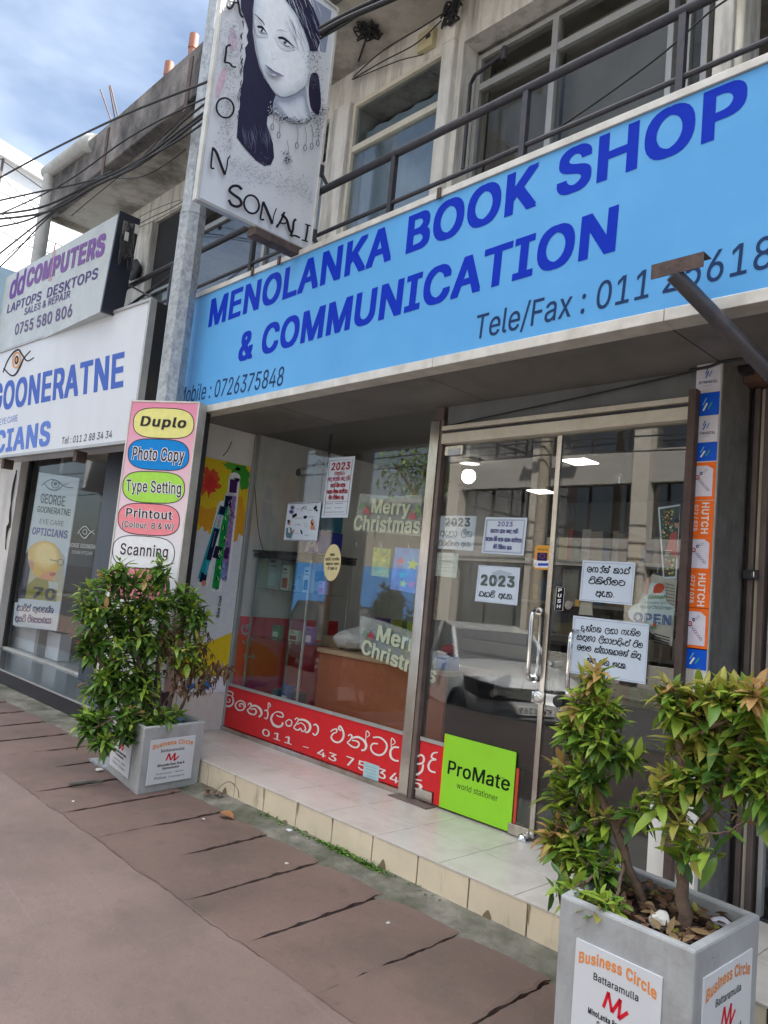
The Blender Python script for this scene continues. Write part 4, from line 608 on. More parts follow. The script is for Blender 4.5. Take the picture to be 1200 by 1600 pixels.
for s_, wd in (([(100, 200), (125, 180), (155, 176), (156, 204), (126, 214)], 11), ([(126, 214), (106, 250), (130, 288), (175, 299), (213, 268), (222, 220), (206, 170), (186, 146), (176, 172), (198, 190)], 15),
 ([(264, 240), (284, 225), (300, 245), (280, 280), (254, 300)], 12), ([(254, 300), (300, 338), (345, 347), (368, 318), (350, 290), (300, 280)], 14), ([(300, 258), (360, 250), (414, 285), (434, 330), (420, 368), (388, 374)], 19), ([(430, 290), (436, 193), (466, 225), (440, 252)], 8),
 ([(498, 254), (560, 253), (610, 290), (628, 338), (604, 398), (555, 420), (500, 398), (477, 350), (496, 312), (545, 314)], 15),
 ([(742, 348), (692, 346), (662, 380), (666, 438), (700, 468), (738, 474)], 17), ([(668, 350), (672, 260), (706, 300), (676, 324)], 8)):
    A.stroke(s_, wd*1.25, RED, 4, 1, taper=.3)
A.text('75', (245, 510), (430, 575), (250, 425), RED, .012, 1.15, 1); A.text('34', (540, 625), (735, 690), (545, 535), RED, .012, 1.15, 1)
A.build('lettering', win)
A = Art(planeY(-.0085), (0, -1, 0), 500, 1110, 6)
for s_, wd in (([(862, 398), (884, 414), (880, 436), (866, 438)], 10), ([(908, 440), (945, 417), (974, 442), (964, 490), (910, 502), (862, 490)], 16), ([(968, 505), (956, 566), (910, 600), (862, 590)], 18),
 ([(1104, 394), (1062, 402), (1046, 440), (1084, 456)], 13), ([(1092, 462), (1042, 470), (1017, 520), (1035, 566), (1084, 582)], 16)):
    A.stroke(s_, wd*1.25, RED, 4, 1, taper=.3)
A.text('5', (838, 725), (958, 748), (846, 632), RED, .012, 1, 1); A.build('lettering', door)

# ------------------------------------------------------------------ upper storey
def px_x(px, py, Y=0.0): return at(px, py, Y=Y).x
u = MB()
# ceiling / canopy slab and fascia
u.box(-9.2, 9.5, -0.55, 4.2, ZC, ZC+.12, M['conc']); can = u.build('canopy', B)
u = MB(); u.box(-9.2, 9.5, -0.68, -0.552, ZC-.03, ZR, M['fascia']); u.box(-9.26, -9.202, -0.68, 4.2, ZC-.06, ZR-.04, M['conc']); u.build('fascia', can, bevel=.012)
u = MB(); u.box(-9.2, 9.5, -0.55, 4.2, ZC+.122, ZR-.03, M['conc']); u.build('roof', B)
for a, b in (((167, 203), (160, 268)), ((297, 93), (291, 166))):
    p = at(*a, Y=-.70); q = at(*b, Y=-.70); u = MB(); u.box(p.x-.03, p.x+.03, -.69, -.682, q.z-.02, p.z+.03, M['rust']); u.build('strap', can)
p = at(85, 276, Y=-.62); q = at(148, 232, Y=-.62)
u = MB(); u.tube([(p.x, -.70, p.z), (q.x, -.70, q.z+.02)], .085, M['greypvc'], 14); u.tube([(q.x-.02, -.70, q.z+.02), (q.x+.14, -.66, q.z-.02)], [.10, .10], M['greypvc'], 14); u.build('gutter', can, shade=40)
p = at(78, 282, Y=-.70); q = at(62, 400, Y=-.70)
u = MB(); u.tube([(p.x, -.70, p.z+.05), (p.x, -.70, 3.2)], .075, M['greypvc'], 14); u.build('downpipe', B, shade=40)
# beam over the windows, pillars
WT = 5.15
u = MB(); u.box(-9.2, 6, 0.0, 0.30, WT, ZC-.001, M['cream']); u.build('beam', B)
pil = [(px_x(521, 200), px_x(551, 190)), (px_x(694, 120), px_x(713, 110)), (px_x(204, 420, -.02), px_x(236, 390, -.02))]
xb0 = pil[1][1]
for k, (a, b) in enumerate(pil):
    u = MB(); u.box(a, b, -.05, 0.30, 3.0, WT+(.0 if k != 1 else -.002), M['cream']); u.build('pillar', B, bevel=.012)
u = MB(); u.box(pil[1][0]+.002, pil[1][1]-.002, -.045, -.002, WT, ZC-.002, M['cream']); u.build('pillar_cap', B)
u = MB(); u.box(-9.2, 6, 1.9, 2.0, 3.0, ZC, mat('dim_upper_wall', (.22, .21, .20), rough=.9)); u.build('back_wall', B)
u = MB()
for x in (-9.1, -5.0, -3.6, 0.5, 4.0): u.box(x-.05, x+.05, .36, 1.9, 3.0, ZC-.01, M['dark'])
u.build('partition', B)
def window(x0, x1, z0, z1, y, mull, trans, fm, curtain=None, gm=None):
    f = .035; W_ = MB()
    W_.box(x0, x0+f, y-.03, y+.03, z0, z1, fm); W_.box(x1-f, x1, y-.03, y+.03, z0, z1, fm); W_.box(x0+f, x1-f, y-.03, y+.03, z1-f, z1, fm); W_.box(x0+f, x1-f, y-.03, y+.03, z0, z0+f, fm)
    xs = [x0+f]+[m for m in mull]+[x1-f]
    for m in mull: W_.box(m-.022, m+.022, y-.032, y+.03, z0+f, z1-f, fm)
    for a, b in zip(xs, xs[1:]):
        aa = a+(.022 if a in mull else 0); bb = b-(.022 if b in mull else 0)
        for t in trans: W_.box(aa, bb, y-.028, y+.028, t-.025, t+.025, fm)
    o = W_.build('window', B, bevel=.003)
    for a, b in zip(xs, xs[1:]):
        zz = [z0+f]+list(trans)+[z1-f]
        for c, d in zip(zz, zz[1:]):
            G_ = MB(); G_.box(a+.004, b-.004, y-.004, y+.004, c+.004, d-.004, gm or M['glassup']); G_.build('pane', o)
    if curtain:
        for a, b, c, d, cm in curtain:
            G_ = MB(); n_ = 14; top = []; bot = []
            for i in range(n_+1):
                xx = lerp(a, b, i/n_); yy = y+.09+(.012*math.sin(i*1.9) if cm is not film_m else .0015*math.sin(i*1.9)); top.append((xx, yy, d)); bot.append((xx, yy, c+.02*math.sin(i*2.3)))
            for i in range(n_): G_.poly([bot[i], bot[i+1], top[i+1], top[i]], cm); G_.poly([(bot[i+1][0], bot[i+1][1]+.012, bot[i+1][2]), (bot[i][0], bot[i][1]+.012, bot[i][2]), (top[i][0], top[i][1]+.012, top[i][2]), (top[i+1][0], top[i+1][1]+.012, top[i+1][2])], cm)
            G_.build('curtain', o, shade=60)
    return o
film_m = mat('dull_brown_window_film', (.19, .18, .165), rough=.35, vary=.25, vscale=3, stain=(.16, .155, .15), samt=.6, sscale=3)
pale_m = mat('pale_window_backing', (.42, .48, .54), rough=.6, vary=.12, vscale=3, stain=(.16, .18, .2), samt=.7, sscale=1.6)
t1 = at(548, 236, Y=0).z; x = pil[0][1]
window(x, pil[1][0], 3.05, WT-.01, .02, [], [t1], M['alu'], [(x+.05, pil[1][0]-.05, 3.1, t1+.2, pale_m)])
window(pil[2][1]+.9, pil[0][0], 3.05, WT-.01, .02, [px_x(413, 380)], [t1], M['alugrey'])
window(-8.5, pil[2][0], 3.05, WT-.01, .02, [-8.0], [t1], M['alugrey'])
window(pil[2][1]+.002, pil[2][1]+.85, 3.05, 4.35, .05, [pil[2][1]+.45], [], M['alugrey'])
u = MB(); u.box(pil[2][1]+.002, pil[2][1]+.87, .03, .06, 4.36, WT-.01, M['dark']); u.build('dark_opening', B)  # dark sheet stands in for the unlit window opening
y2 = .17
window(xb0+.06, px_x(1058, 20, y2), 3.05, WT-.06, y2, [px_x(868, 100, y2)], [at(800, 115, Y=y2).z], M['alugrey'], [(xb0+.1, px_x(866, 100, y2), 3.1, 5.0, film_m), (px_x(872, 100, y2), px_x(1040, 20, y2), 3.1, 5.0, film_m)], M['glassdull'])
window(px_x(1075, 20, y2), px_x(1112, 20, y2), 3.05, WT-.06, y2, [], [], M['alugrey'], None, M['glassdull'])
u = MB(); u.box(px_x(1118, 60, -.02), px_x(1148, 60, -.02), -.05, .30, 3.0, WT, M['cream']); u.build('pillar', B, bevel=.01)
u = MB(); u.box(xb0, 6, -.0, .14, WT-.03, WT-.001, M['cream']); u.box(xb0, xb0+.05, .0, .30, 3, WT-.03, M['cream']); u.build('reveal', B)
# balcony railing
rl = MB(); YR = -.60; zt = at(700, 200, Y=YR).z; zm = at(740, 262, Y=YR).z
rl.tube([(-9.1, YR, zt), (3, YR, zt)], .024, M['darksteel'], 10); rl.tube([(-9.1, YR, zm), (3, YR, zm)], .013, M['darksteel'], 8)
rail = rl.build('railing', B, shade=40)
for px, py in ((615, 270), (822, 170), (1068, 40), (395, 390), (268, 440)):
    x = px_x(px, py, YR); r_ = MB(); r_.box(x-.016, x+.016, YR-.016, YR+.016, 3.0, zt-.02, M['darksteel']); r_.build('post', rail)
a = at(267, 425, Y=YR); b = at(195, 478, Y=YR); r_ = MB(); r_.tube([(a.x, YR+.03, a.z), (b.x, YR+.03, b.z)], .014, M['darksteel'], 8); r_.build('brace', rail, shade=40)
r_ = MB(); x = px_x(1163, 40, YR+.1); r_.tube([(x, YR+.06, 3.0), (x, YR+.06, 4.4)], .018, M['alu'], 10); r_.build('post', rail, shade=40)
# fittings on the upper wall
p = at(671, 66, Y=0); g = MB(); g.box(p.x-.075, p.x+.07, -.045, -.001, p.z-.075, p.z+.07, mat('aged_ivory_plastic', (.55, .47, .28), rough=.5, vary=.1)); g.box(p.x+.005, p.x+.05, -.047, -.044, p.z-.01, p.z+.02, M['black']); tag(g.build('junction_box', bevel=.006), 'small ivory junction box on the beam above the upper window', 'electrical box')
p = at(705, 18, Y=-.07); g = MB(); rr = random.Random(3)
for i in range(7): g.tube(smooth([(p.x+rr.uniform(-.09, .09), -.06+rr.uniform(-.03, .01), p.z+rr.uniform(-.09, .09)) for _ in range(6)], 4), .008, M['cable'], 6)
tag(g.build('cable_coil', shade=60), 'tangle of black wire at the top of the cream pillar', 'wire')
p = at(577, 44, Z=ZC-.005); g = MB()
for i in range(16): g.tube(smooth([(p.x+rr.gauss(0, .055), p.y+rr.gauss(0, .05), ZC-.012-abs(rr.gauss(0, .03))) for _ in range(5)], 4), .006, M['cable'], 5)
a = at(560, 95, Z=ZC-.01); g.tube([(p.x, p.y, ZC-.02), (a.x, a.y, ZC-.015)], .008, M['cable'], 6)
tag(g.build('bird_nest', shade=60), 'dark ragged nest stuck under the canopy above the windows', 'nest')
p = at(788, 83, Y=y2-.2); q = at(735, 132, Y=0); g = MB(); g.tube([(q.x, .0, q.z-.6), (q.x, .0, q.z), (q.x+.05, -.02, q.z+.03), (p.x, p.y, p.z)], .013, M['darksteel'], 8); g.tube([(p.x, p.y, p.z-.05), (p.x, p.y, p.z+.04)], .02, M['darksteel'], 8)
tag(g.build('conduit_arm', shade=40), 'black bent conduit arm sticking out beside the brown upper window', 'conduit')
for k, (px, py) in enumerate(((299, 92), (261, 128))):
    p = at(px, py, Y=-.5)
    if k == 0:
        g = MB(); g.lathe([(.036, -.25), (.036, .12), (.044, .12), (.044, .26), (.036, .265), (0, .265)], (0, 0, 0), M['pvc'], 16); o = g.build('vent_pipe', shade=40); o.location = (p.x, -.5, p.z-.02)
        tag(o, 'red-brown vent pipe on the roof edge, the one nearer the galvanised pole', 'pipe', 'vent pipes on the roof')
    else:
        c = o.copy(); sc.collection.objects.link(c); c.location = (p.x, -.5, p.z-.06); tag(c, 'red-brown vent pipe on the roof edge, the one nearer the rusty reinforcing bars', 'pipe', 'vent pipes on the roof')
for (a, b), lb in ((((184, 190), (157, 140)), 'thin rusty reinforcing bar leaning left on the roof edge'), (((186, 188), (171, 134)), 'rusty reinforcing bar pair standing nearer upright on the roof edge')):
    p = at(*a, Y=-.4); q = at(*b, Y=-.4); g = MB(); g.tube([p-V(0, 0, .15), q], .009, M['rust'], 6)
    if 'pair' in lb: g.tube([p+V(.05, .03, -.15), q+V(.04, 0, -.02)], .009, M['rust'], 6)
    tag(g.build('reinforcing_bar'), lb, 'steel bar')
# ------------------------------------------------------------------ the big blue shop sign
YS = -0.755
S = thing('shop_sign', (-2, YS, 2.53), 'long sky-blue shop sign with dark blue MENOLANKA BOOK SHOP lettering above the step', 'shop sign')
xs0, xs1 = -5.25, 0.55
g = MB(); g.box(xs0, xs1, YS, YS+.09, 2.565, 3.44, M['signblue']); g.build('panel', S)
g = MB(); g.box(xs0, xs1, YS-.012, YS+.10, 3.442, 3.478, M['trim']); g.build('top_trim', S, bevel=.003)
g = MB()
x = xs0
rr = random.Random(9)
while x < xs1:
    b = min(xs1, x+rr.uniform(.7, 1.3)); g.box(x+.001, b-.001, YS-.010, YS+.10, 2.512, 2.562, M['trim']); x = b
g.build('bottom_trim', S, bevel=.003)
BL = srgb('#0b2fb0'); NV = srgb('#233a63')
A = Art(planeY(YS-.001), (0, -1, 0))
A.text('MENOLANKA BOOK SHOP', (325, 512), (1165, 200), (330.5, 468), BL, .045, .96, 1); A.build('lettering', S)
A = Art(planeY(YS-.001), (0, -1, 0)); A.text('& COMMUNICATION', (371, 566), (961, 392), (377, 521), BL, .045, .96, 1); A.build('lettering', S)
A = Art(planeY(YS-.001), (0, -1, 0)); A.text('Tele/Fax : 011 25618', (741, 531), (1206, 417), (746, 493), NV, .006, 1.0, 1); A.build('lettering', S)
A = Art(planeY(YS-.001), (0, -1, 0)); A.text('Mobile : 0726375848', (278, 631), (441, 602), (282, 606), NV, .004, 1.0, 1); A.build('lettering', S)
g = MB()
for px, py in ((690, 268), (395, 424), (437, 404)):
    p = at(px, py, Y=YS-.013); g.box(p.x-.012, p.x+.012, YS-.022, YS-.0125, 3.43, 3.49, M['rust'])
g.build('clip', S)
# ------------------------------------------------------------------ galvanised street pole
P = thing('street_pole', (-5.05, -.90, 0), 'tall octagonal galvanised steel pole standing between the shop signs', 'pole')
g = MB(); g.tube([(-5.05, -.90, -.02), (-5.05, -.90, 4.02)], [.100, .098], M['galv'], 8); g.tube([(-5.05, -.90, 4.02), (-5.05, -.90, 9.0)], [.094, .086], M['galv'], 8); g.build('shaft', P)
g = MB(); g.tube([(-5.05, -.90, 4.015), (-5.05, -.90, 4.03)], [.102, .102], M['galv'], 8); g.build('joint_ring', P)
g = MB(); g.box(-5.22, -4.88, -1.07, -.73, 0.0, .016, M['galv']); g.build('base_plate', P)
# ------------------------------------------------------------------ hanging portrait sign
XA = -3.86
a = at(305, 308, X=XA); b = at(484, 390, X=XA); c = at(519.5, 16, X=XA)
y0, y1 = a.y, b.y; z0 = (a.z+b.z)/2; z1 = c.z+.02
H = thing('portrait_sign', (XA, (y0+y1)/2, z0), 'hanging white sign with a black and white portrait of a dark-haired woman and brush lettering', 'hanging sign')
g = MB(); g.box(XA-.03, XA, y0+.02, y1, z0, z1, M['signwhite']); g.build('panel', H)
g = MB(); f = .022
g.box(XA-.034, XA+.008, y0, y0+f-.002, z0-f, z1+f, M['trim']); g.box(XA-.034, XA+.008, y1, y1+f, z0-f, z1+f, M['trim']); g.box(XA-.034, XA+.008, y0+f-.002, y1, z0-f, z0, M['alugrey']); g.box(XA-.034, XA+.008, y0+f-.002, y1, z1, z1+f, M['trim']); g.build('frame', H, bevel=.003)
p = at(395, 352, X=XA); q = at(488, 391, X=XA); g = MB(); g.box(XA-.05, XA+.035, p.y, -.56, z0-.075, z0-.024, M['rust']); g.box(XA-.05, XA+.035, -.60, -.56, z0-.35, z0-.076, M['rust']); g.build('bracket', H, bevel=.003)
g = MB()
for zz in (z0+.55, z0+.10):
    g.tube([(XA+.01, y1+.015, zz), (XA+.02, y1+.09, zz-.09)], .012, M['darksteel'], 6); g.box(XA-.02, XA+.02, y1+.004, y1+.03, zz-.03, zz+.05, M['darksteel'])
g.build('bracket', H)
HAIR = srgb('#2d2c44'); FACE = srgb('#c3cbd6'); GREY = srgb('#8a91a3'); INK = srgb('#23212b')
A = Art(planeX(XA), (1, 0, 0), 300, 0, 4)
top = -150
rr = random.Random(21)
A.poly([(735, -20), (800, 20), (872, 70), (850, 230), (835, 330), (800, 320), (795, 150), (760, 60)], GREY)
A.poly([(470, top), (560, -20), (620, 60), (700, 190), (735, 320), (782, 322), (800, 260), (797, 150), (762, 60), (728, 0), (700, top)], HAIR)
A.poly([(742, 470), (770, 455), (790, 480), (800, 560), (805, 640), (790, 720), (750, 690), (735, 640), (728, 560)], HAIR, 3)
A.poly([(300, top), (305, 60), (330, 120), (352, 190), (340, 225), (350, 270), (330, 300), (335, 350), (318, 430), (318, 500), (303, 560), (298, 660), (285, 760), (278, 860), (330, 930), (400, 1005), (452, 1038), (492, 1030), (512, 985), (505, 900), (480, 820), (466, 780), (470, 730), (520, 690), (552, 636), (500, 566), (450, 490), (420, 420), (395, 320), (378, 200), (378, 60), (400, top)], HAIR)
FL = ['#c4cbd6', '#d0d7df', '#d8dee5', '#dee3ea', '#e2e6ec', '#e5e9ee']
fo = [(395, -60), (384, 20), (380, 90), (386, 200), (400, 300), (420, 400), (450, 480), (490, 550), (530, 595), (565, 608), (610, 600), (660, 575), (712, 528), (728, 470), (735, 380), (728, 300), (700, 215), (650, 100), (600, 30), (520, -60)]
A.poly([(520, 600), (565, 600), (640, 585), (705, 540), (718, 640), (745, 745), (690, 768), (620, 766), (560, 738), (505, 690)], srgb('#9aa2b2'), 3)
for k in range(5): A.poly([(lerp(x, 660, k*.07), lerp(y, 690, k*.06)+6*k) for x, y in [(530, 640), (600, 640), (690, 600), (715, 690), (735, 745), (670, 764), (600, 745)]], srgb(['#aab2c0', '#b8c0cc', '#c3cad5', '#cbd2dc', '#d2d8e1'][k]), 3)
for k in range(6): A.poly([(lerp(x, 610, .055*k), lerp(y, 260, .035*k)) for x, y in fo], srgb(FL[k]), 3)
for k in range(2): A.poly([(x+k*3, y+k*2) for x, y in [(386, 130+k*6), (420, 150), (452+k*3, 200), (468, 236), (430, 240-k*8), (396, 220-k*6)]], srgb(['#d8dee5', '#d0d6df', '#c8cfd9', '#bcc4d0'][k]), 3)
for k in range(2): A.poly([(lerp(x, 580, .16*k), lerp(y, 262, .16*k)) for x, y in [(508, 226), (560, 222), (610, 246), (648, 300), (600, 322), (545, 304)]], srgb(['#e0e5ea', '#dbe0e7', '#d4dae2', '#ccd3dc'][k]), 3)
for pts in ([(398, 168), (428, 168), (450, 196), (463, 226), (452, 206), (430, 186), (408, 182)], [(526, 238), (560, 236), (596, 262), (636, 306), (596, 276), (560, 254), (540, 252)]): A.poly(pts, INK, 2)
A.poly([(408, 184), (430, 188), (448, 208), (440, 214), (412, 204)], srgb('#d5dbe3'), 2); A.poly([(540, 254), (565, 258), (602, 286), (588, 298), (562, 284)], srgb('#d5dbe3'), 2)
A.ellipse((426, 197), 7.5, 9, INK, rot=.4); A.ellipse((571, 271), 9, 11, INK, rot=.4); A.ellipse((424, 194), 2.5, 3, srgb('#e6eaf0'), 8); A.ellipse((569, 268), 3, 3.5, srgb('#e6eaf0'), 8)
A.stroke([(410, 206), (440, 216), (462, 228)], 3, INK, taper=.6); A.stroke([(562, 286), (592, 300), (634, 308)], 3, INK, taper=.6)
A.stroke([(376, 96), (400, 118), (430, 148), (442, 168)], 8, INK, taper=.7); A.stroke([(512, 206), (540, 198), (584, 212)], 5, srgb('#7d8596'), taper=.7)
for k in range(3): A.poly([(lerp(x, 505, .16*k), lerp(y, 455, .16*k)) for x, y in [(442, 415), (468, 428), (484, 444), (504, 456), (562, 485), (530, 492), (498, 492), (468, 466)]], srgb(['#aeb2c0', '#9a9dae', '#8d8fa2'][k]), 2)
A.stroke([(442, 414), (462, 434), (484, 449), (505, 462), (562, 485)], 3, INK, taper=.6); A.poly([(478, 470), (512, 478), (506, 486), (488, 482)], srgb('#c9ced9'), 2)
A.stroke([(486, 372), (496, 384), (508, 382)], 2.5, srgb('#8a92a2'), taper=.5); A.stroke([(512, 376), (520, 380), (522, 372)], 2, srgb('#9aa2b0'), taper=.5); A.stroke([(478, 330), (484, 350), (486, 368)], 5, srgb('#c3cad5'), taper=.8)
for i in range(70):
    x = rr.uniform(560, 760); y = rr.uniform(-60, 240)-(760-x)*.55+50; l_ = rr.uniform(.6, 1.3); A.stroke([(x, y), (x+26*l_, y+48*l_), (x+44*l_, y+112*l_)], rr.uniform(1.2, 3.2), srgb(rr.choice(['#c3cad6', '#9aa1b2', '#6d7186', '#e0e4ea', '#45465c'])), layer=26, taper=.8)
for i in range(46):
    x = rr.uniform(300, 480); y0 = rr.uniform(780, 850); A.stroke([(x, y0), (x+rr.uniform(4, 18), y0+55), (x+rr.uniform(10, 34), y0+rr.uniform(85, 130))], rr.uniform(.9, 2.2), srgb(rr.choice(['#6c6e85', '#55566e', '#8486a0'])), layer=26, taper=.85)
for i in range(30):
    y = rr.uniform(60, 760); x = 322-(y*.05)+rr.uniform(-6, 10); A.stroke([(x, y), (x-rr.uniform(4, 14), y+18), (x-rr.uniform(2, 10), y+40)], rr.uniform(3, 7), HAIR, layer=24, taper=.6)
def specks(n, fn, col, w0, w1, lay):
    for _ in range(n):
        x, y = fn(); a = rr.uniform(0, 6.28); l = rr.uniform(3, 9)
        A.stroke([(x, y), (x+l*math.cos(a), y+l*math.sin(a)), (x+l*math.cos(a+.9)*1.6, y+l*math.sin(a+.9)*1.6)], rr.uniform(w0, w1), col, 0, lay, taper=.5)
def reg1():
    y = rr.uniform(130, 960); return (rr.triangular(130+(960-y)*.04, 318+(500-y)*.03 if y < 500 else 295-(y-500)*.05, 260-(y-130)*.06), y)
def reg2():
    t = rr.random(); x = lerp(230, 750, t); return (x, lerp(1010, 1190, t)+rr.gauss(20, 55))
specks(520, reg1, srgb('#77798a'), 1.2, 2.6, 16); specks(120, reg1, INK, 1.2, 2.4, 17); specks(620, reg2, srgb('#8d909e'), 1.2, 2.3, 16); specks(110, reg2, INK, 1, 2, 17)
def reg3():
    t = rr.random(); a = lerp(2.7, .5, t); return (655+195*math.cos(a)+rr.gauss(0, 10), 600+165*math.sin(a)+rr.gauss(0, 14))
specks(330, reg3, INK, 2, 4, 22); specks(150, reg3, srgb('#cdd3dc'), 2, 4, 23)
def reg4(): return (rr.gauss(755, 26), rr.uniform(330, 560))
specks(150, reg4, srgb('#55566a'), 1.5, 3.4, 22)
def reg5(): return (rr.uniform(740, 815), rr.uniform(560, 860))
specks(150, reg5, INK, 1.5, 3.6, 22)
for x, y in ((492, 800), (532, 850), (585, 1010), (645, 915), (697, 930), (738, 920), (776, 900)):
    A.ellipse((x, y), 9, 19, srgb('#6c6f80'), 12, 5, layer=24); A.stroke([(x+4, y-20), (x+8, y-75), (x-2, y-130)], 3, srgb('#6c6f80'), layer=24)
for i in range(40): A.ellipse((585+rr.gauss(0, 17), 980+rr.gauss(0, 25)), 4, 4, GREY if i % 2 else INK, 6, layer=25)
A.poly([(255, 180), (285, 240), (270, 320), (235, 300), (225, 230)], srgb('#c4b4c4'), 3, layer=2); A.poly([(160, 500), (200, 420), (215, 470), (170, 600), (145, 600)], srgb('#cbb0bd'), 3, layer=2)
# brush lettering down the side and along the foot
K = 30
for pts, wd in (([(204, 42), (222, 66), (246, 40), (262, -30), (276, 20), (290, 96), (310, 122)], 10), ([(214, 14), (250, 26), (284, 30)], 7),
  ([(232, 292), (206, 300), (200, 345), (192, 400)], 9), ([(190, 400), (222, 404), (240, 425), (264, 430)], 8),
  ([(118, 930), (112, 990), (108, 1054), (128, 1060)], 8), ([(116, 932), (140, 960), (170, 1040), (194, 1100)], 12), ([(194, 1100), (206, 1050), (212, 1004), (226, 984)], 6),
  ([(300, 1192), (275, 1170), (240, 1172), (222, 1198), (250, 1225), (285, 1250), (296, 1282), (270, 1298), (235, 1286), (218, 1255)], 12),
  ([(432, 1266), (424, 1320), (416, 1374), (440, 1378)], 8), ([(432, 1268), (460, 1330), (490, 1406)], 12), ([(490, 1406), (500, 1350), (516, 1308)], 5),
  ([(566, 1330), (545, 1380), (516, 1428), (524, 1408)], 9), ([(548, 1345), (580, 1380), (596, 1440), (612, 1462)], 11), ([(534, 1396), (560, 1404), (584, 1394)], 7),
  ([(640, 1376), (624, 1390), (618, 1440), (604, 1482)], 10), ([(604, 1482), (630, 1478), (662, 1492)], 8), ([(712, 1408), (706, 1460), (696, 1512)], 9), ([(694, 1406), (730, 1418)], 6), ([(672, 1504), (712, 1516)], 6)):
    A.stroke(pts, wd*1.45, INK, 4, K)
A.ellipse((195, 683), 54, 62, INK, 24, 12, -.25, layer=K); A.ellipse((360, 1284), 46, 58, INK, 24, 13, -.3, layer=K)
A.build('artwork', H)
# ------------------------------------------------------------------ service board on the pole
wr = V(.864, .503, 0); nr = V(.503, -.864, 0); C0 = V(-4.985, -1.025, 2)
pl = planeP(C0, nr)
q = [pl(205, 625), pl(313, 628), None, None]; uL = (q[0]-C0).dot(wr); uR = (q[1]-C0).dot(wr); zt = (q[0].z+q[1].z)/2
D_ = thing('service_board', (C0.x, C0.y, .55), 'narrow upright white board listing Duplo, Photo Copy, Type Setting in coloured ovals', 'signboard')
def obox(mb, u0, u1, d0, d1, z0, z1, m):
    def p(u, d): return C0+wr*u+nr*d
    mb.hexa([(*p(u, d).to_2d(), z) for z in (z0, z1) for u, d in ((u0, d1), (u1, d1), (u1, d0), (u0, d0))], m)
pinkw = mat('pink_to_white_board_print', srgb('#e8e4e6'), rough=.35, vary=.03)
_t = pinkw.node_tree; _tc = _t.nodes.new('ShaderNodeTexCoord'); _sp = _t.nodes.new('ShaderNodeSeparateXYZ'); _rp = _t.nodes.new('ShaderNodeValToRGB'); _mr = _t.nodes.new('ShaderNodeMapRange')
_mr.inputs['From Min'].default_value = 0.9; _mr.inputs['From Max'].default_value = 1.95
_t.links.new(_tc.outputs['Object'], _sp.inputs[0]); _t.links.new(_sp.outputs['Z'], _mr.inputs['Value']); _t.links.new(_mr.outputs[0], _rp.inputs[0])
_rp.color_ramp.elements[0].color = (*srgb('#dedfe2'), 1); _rp.color_ramp.elements[1].color = (*srgb('#e08aa6'), 1); _rp.color_ramp.elements[1].position = 1.0
_t.links.new(_rp.outputs[0], _t.nodes['Principled BSDF'].inputs['Base Color'])
g = MB(); obox(g, uL+.012, uR-.012, -.10, 0, .56, zt-.012, pinkw); g.build('panel', D_)
g = MB(); obox(g, uL, uL+.0115, -.10, .004, .55, zt, M['trim']); obox(g, uR-.0115, uR, -.10, .004, .55, zt, M['trim']); obox(g, uL+.012, uR-.012, -.10, .004, zt-.0115, zt, M['trim']); g.build('frame', D_)
g = MB(); obox(g, uL-.001, uR+.003, -.16, -.101, .55, zt-.001, M['black']); g.build('backing', D_)
g = MB(); obox(g, -.05, .2, -.215, -.161, 1.0, 1.04, M['darksteel']); obox(g, -.05, .2, -.215, -.161, 2.1, 2.14, M['darksteel']); g.build('clamp', D_)
A = Art(pl, nr, 160, 600, 4)
DG = srgb('#3b3438')
ov = [([(200, 145), (572, 157), (572, 345), (188, 333)], '#e3dd8c'), ([(165, 337), (543, 352), (540, 548), (158, 528)], '#1d84cc'), ([(132, 540), (516, 556), (512, 752), (124, 735)], '#a6d957'), ([(103, 738), (486, 758), (478, 957), (94, 933)], '#ea8b93'), ([(70, 938), (455, 964), (446, 1162), (60, 1140)], '#e4e4e6'), ([(36, 1140), (424, 1166), (416, 1362), (28, 1340)], '#e68a9e')]
for qd, hx in ov:
    b_ = Board(qd); ps = []
    for i in range(40):
        a = 2*math.pi*i/40; cx = .5+.5*math.copysign(abs(math.cos(a))**.55, math.cos(a)); cy = .5+.5*math.copysign(abs(math.sin(a))**.8, math.sin(a)); ps.append(b_(cx, cy))
    A.poly(ps, srgb(hx), 0, 1); A.stroke(ps+[ps[0]], 5, DG, 0, 2)
def outl(s, bl, br, tl, off=.028):
    A.text(s, bl, br, tl, srgb('#e9e6e8'), off, 1.06, 3, .085); A.text(s, bl, br, tl, DG, off, 1.06, 4)
A.text('Duplo', (236, 262), (520, 276), (250, 200), DG, .045, 1.04, 4); outl('Photo Copy', (186, 470), (508, 488), (196, 392)); outl('Type Setting', (148, 668), (492, 690), (152, 596), .02)
outl('Printout', (148, 828), (436, 850), (152, 774)); outl('(Colour, B & W)', (122, 892), (444, 912), (126, 856), .02); outl('Scanning', (110, 1064), (408, 1086), (118, 994), .02)
A.text('Fax', (130, 1275), (300, 1290), (134, 1205), DG, .03, 1, 4) if 0 else None
A.build('print', D_)
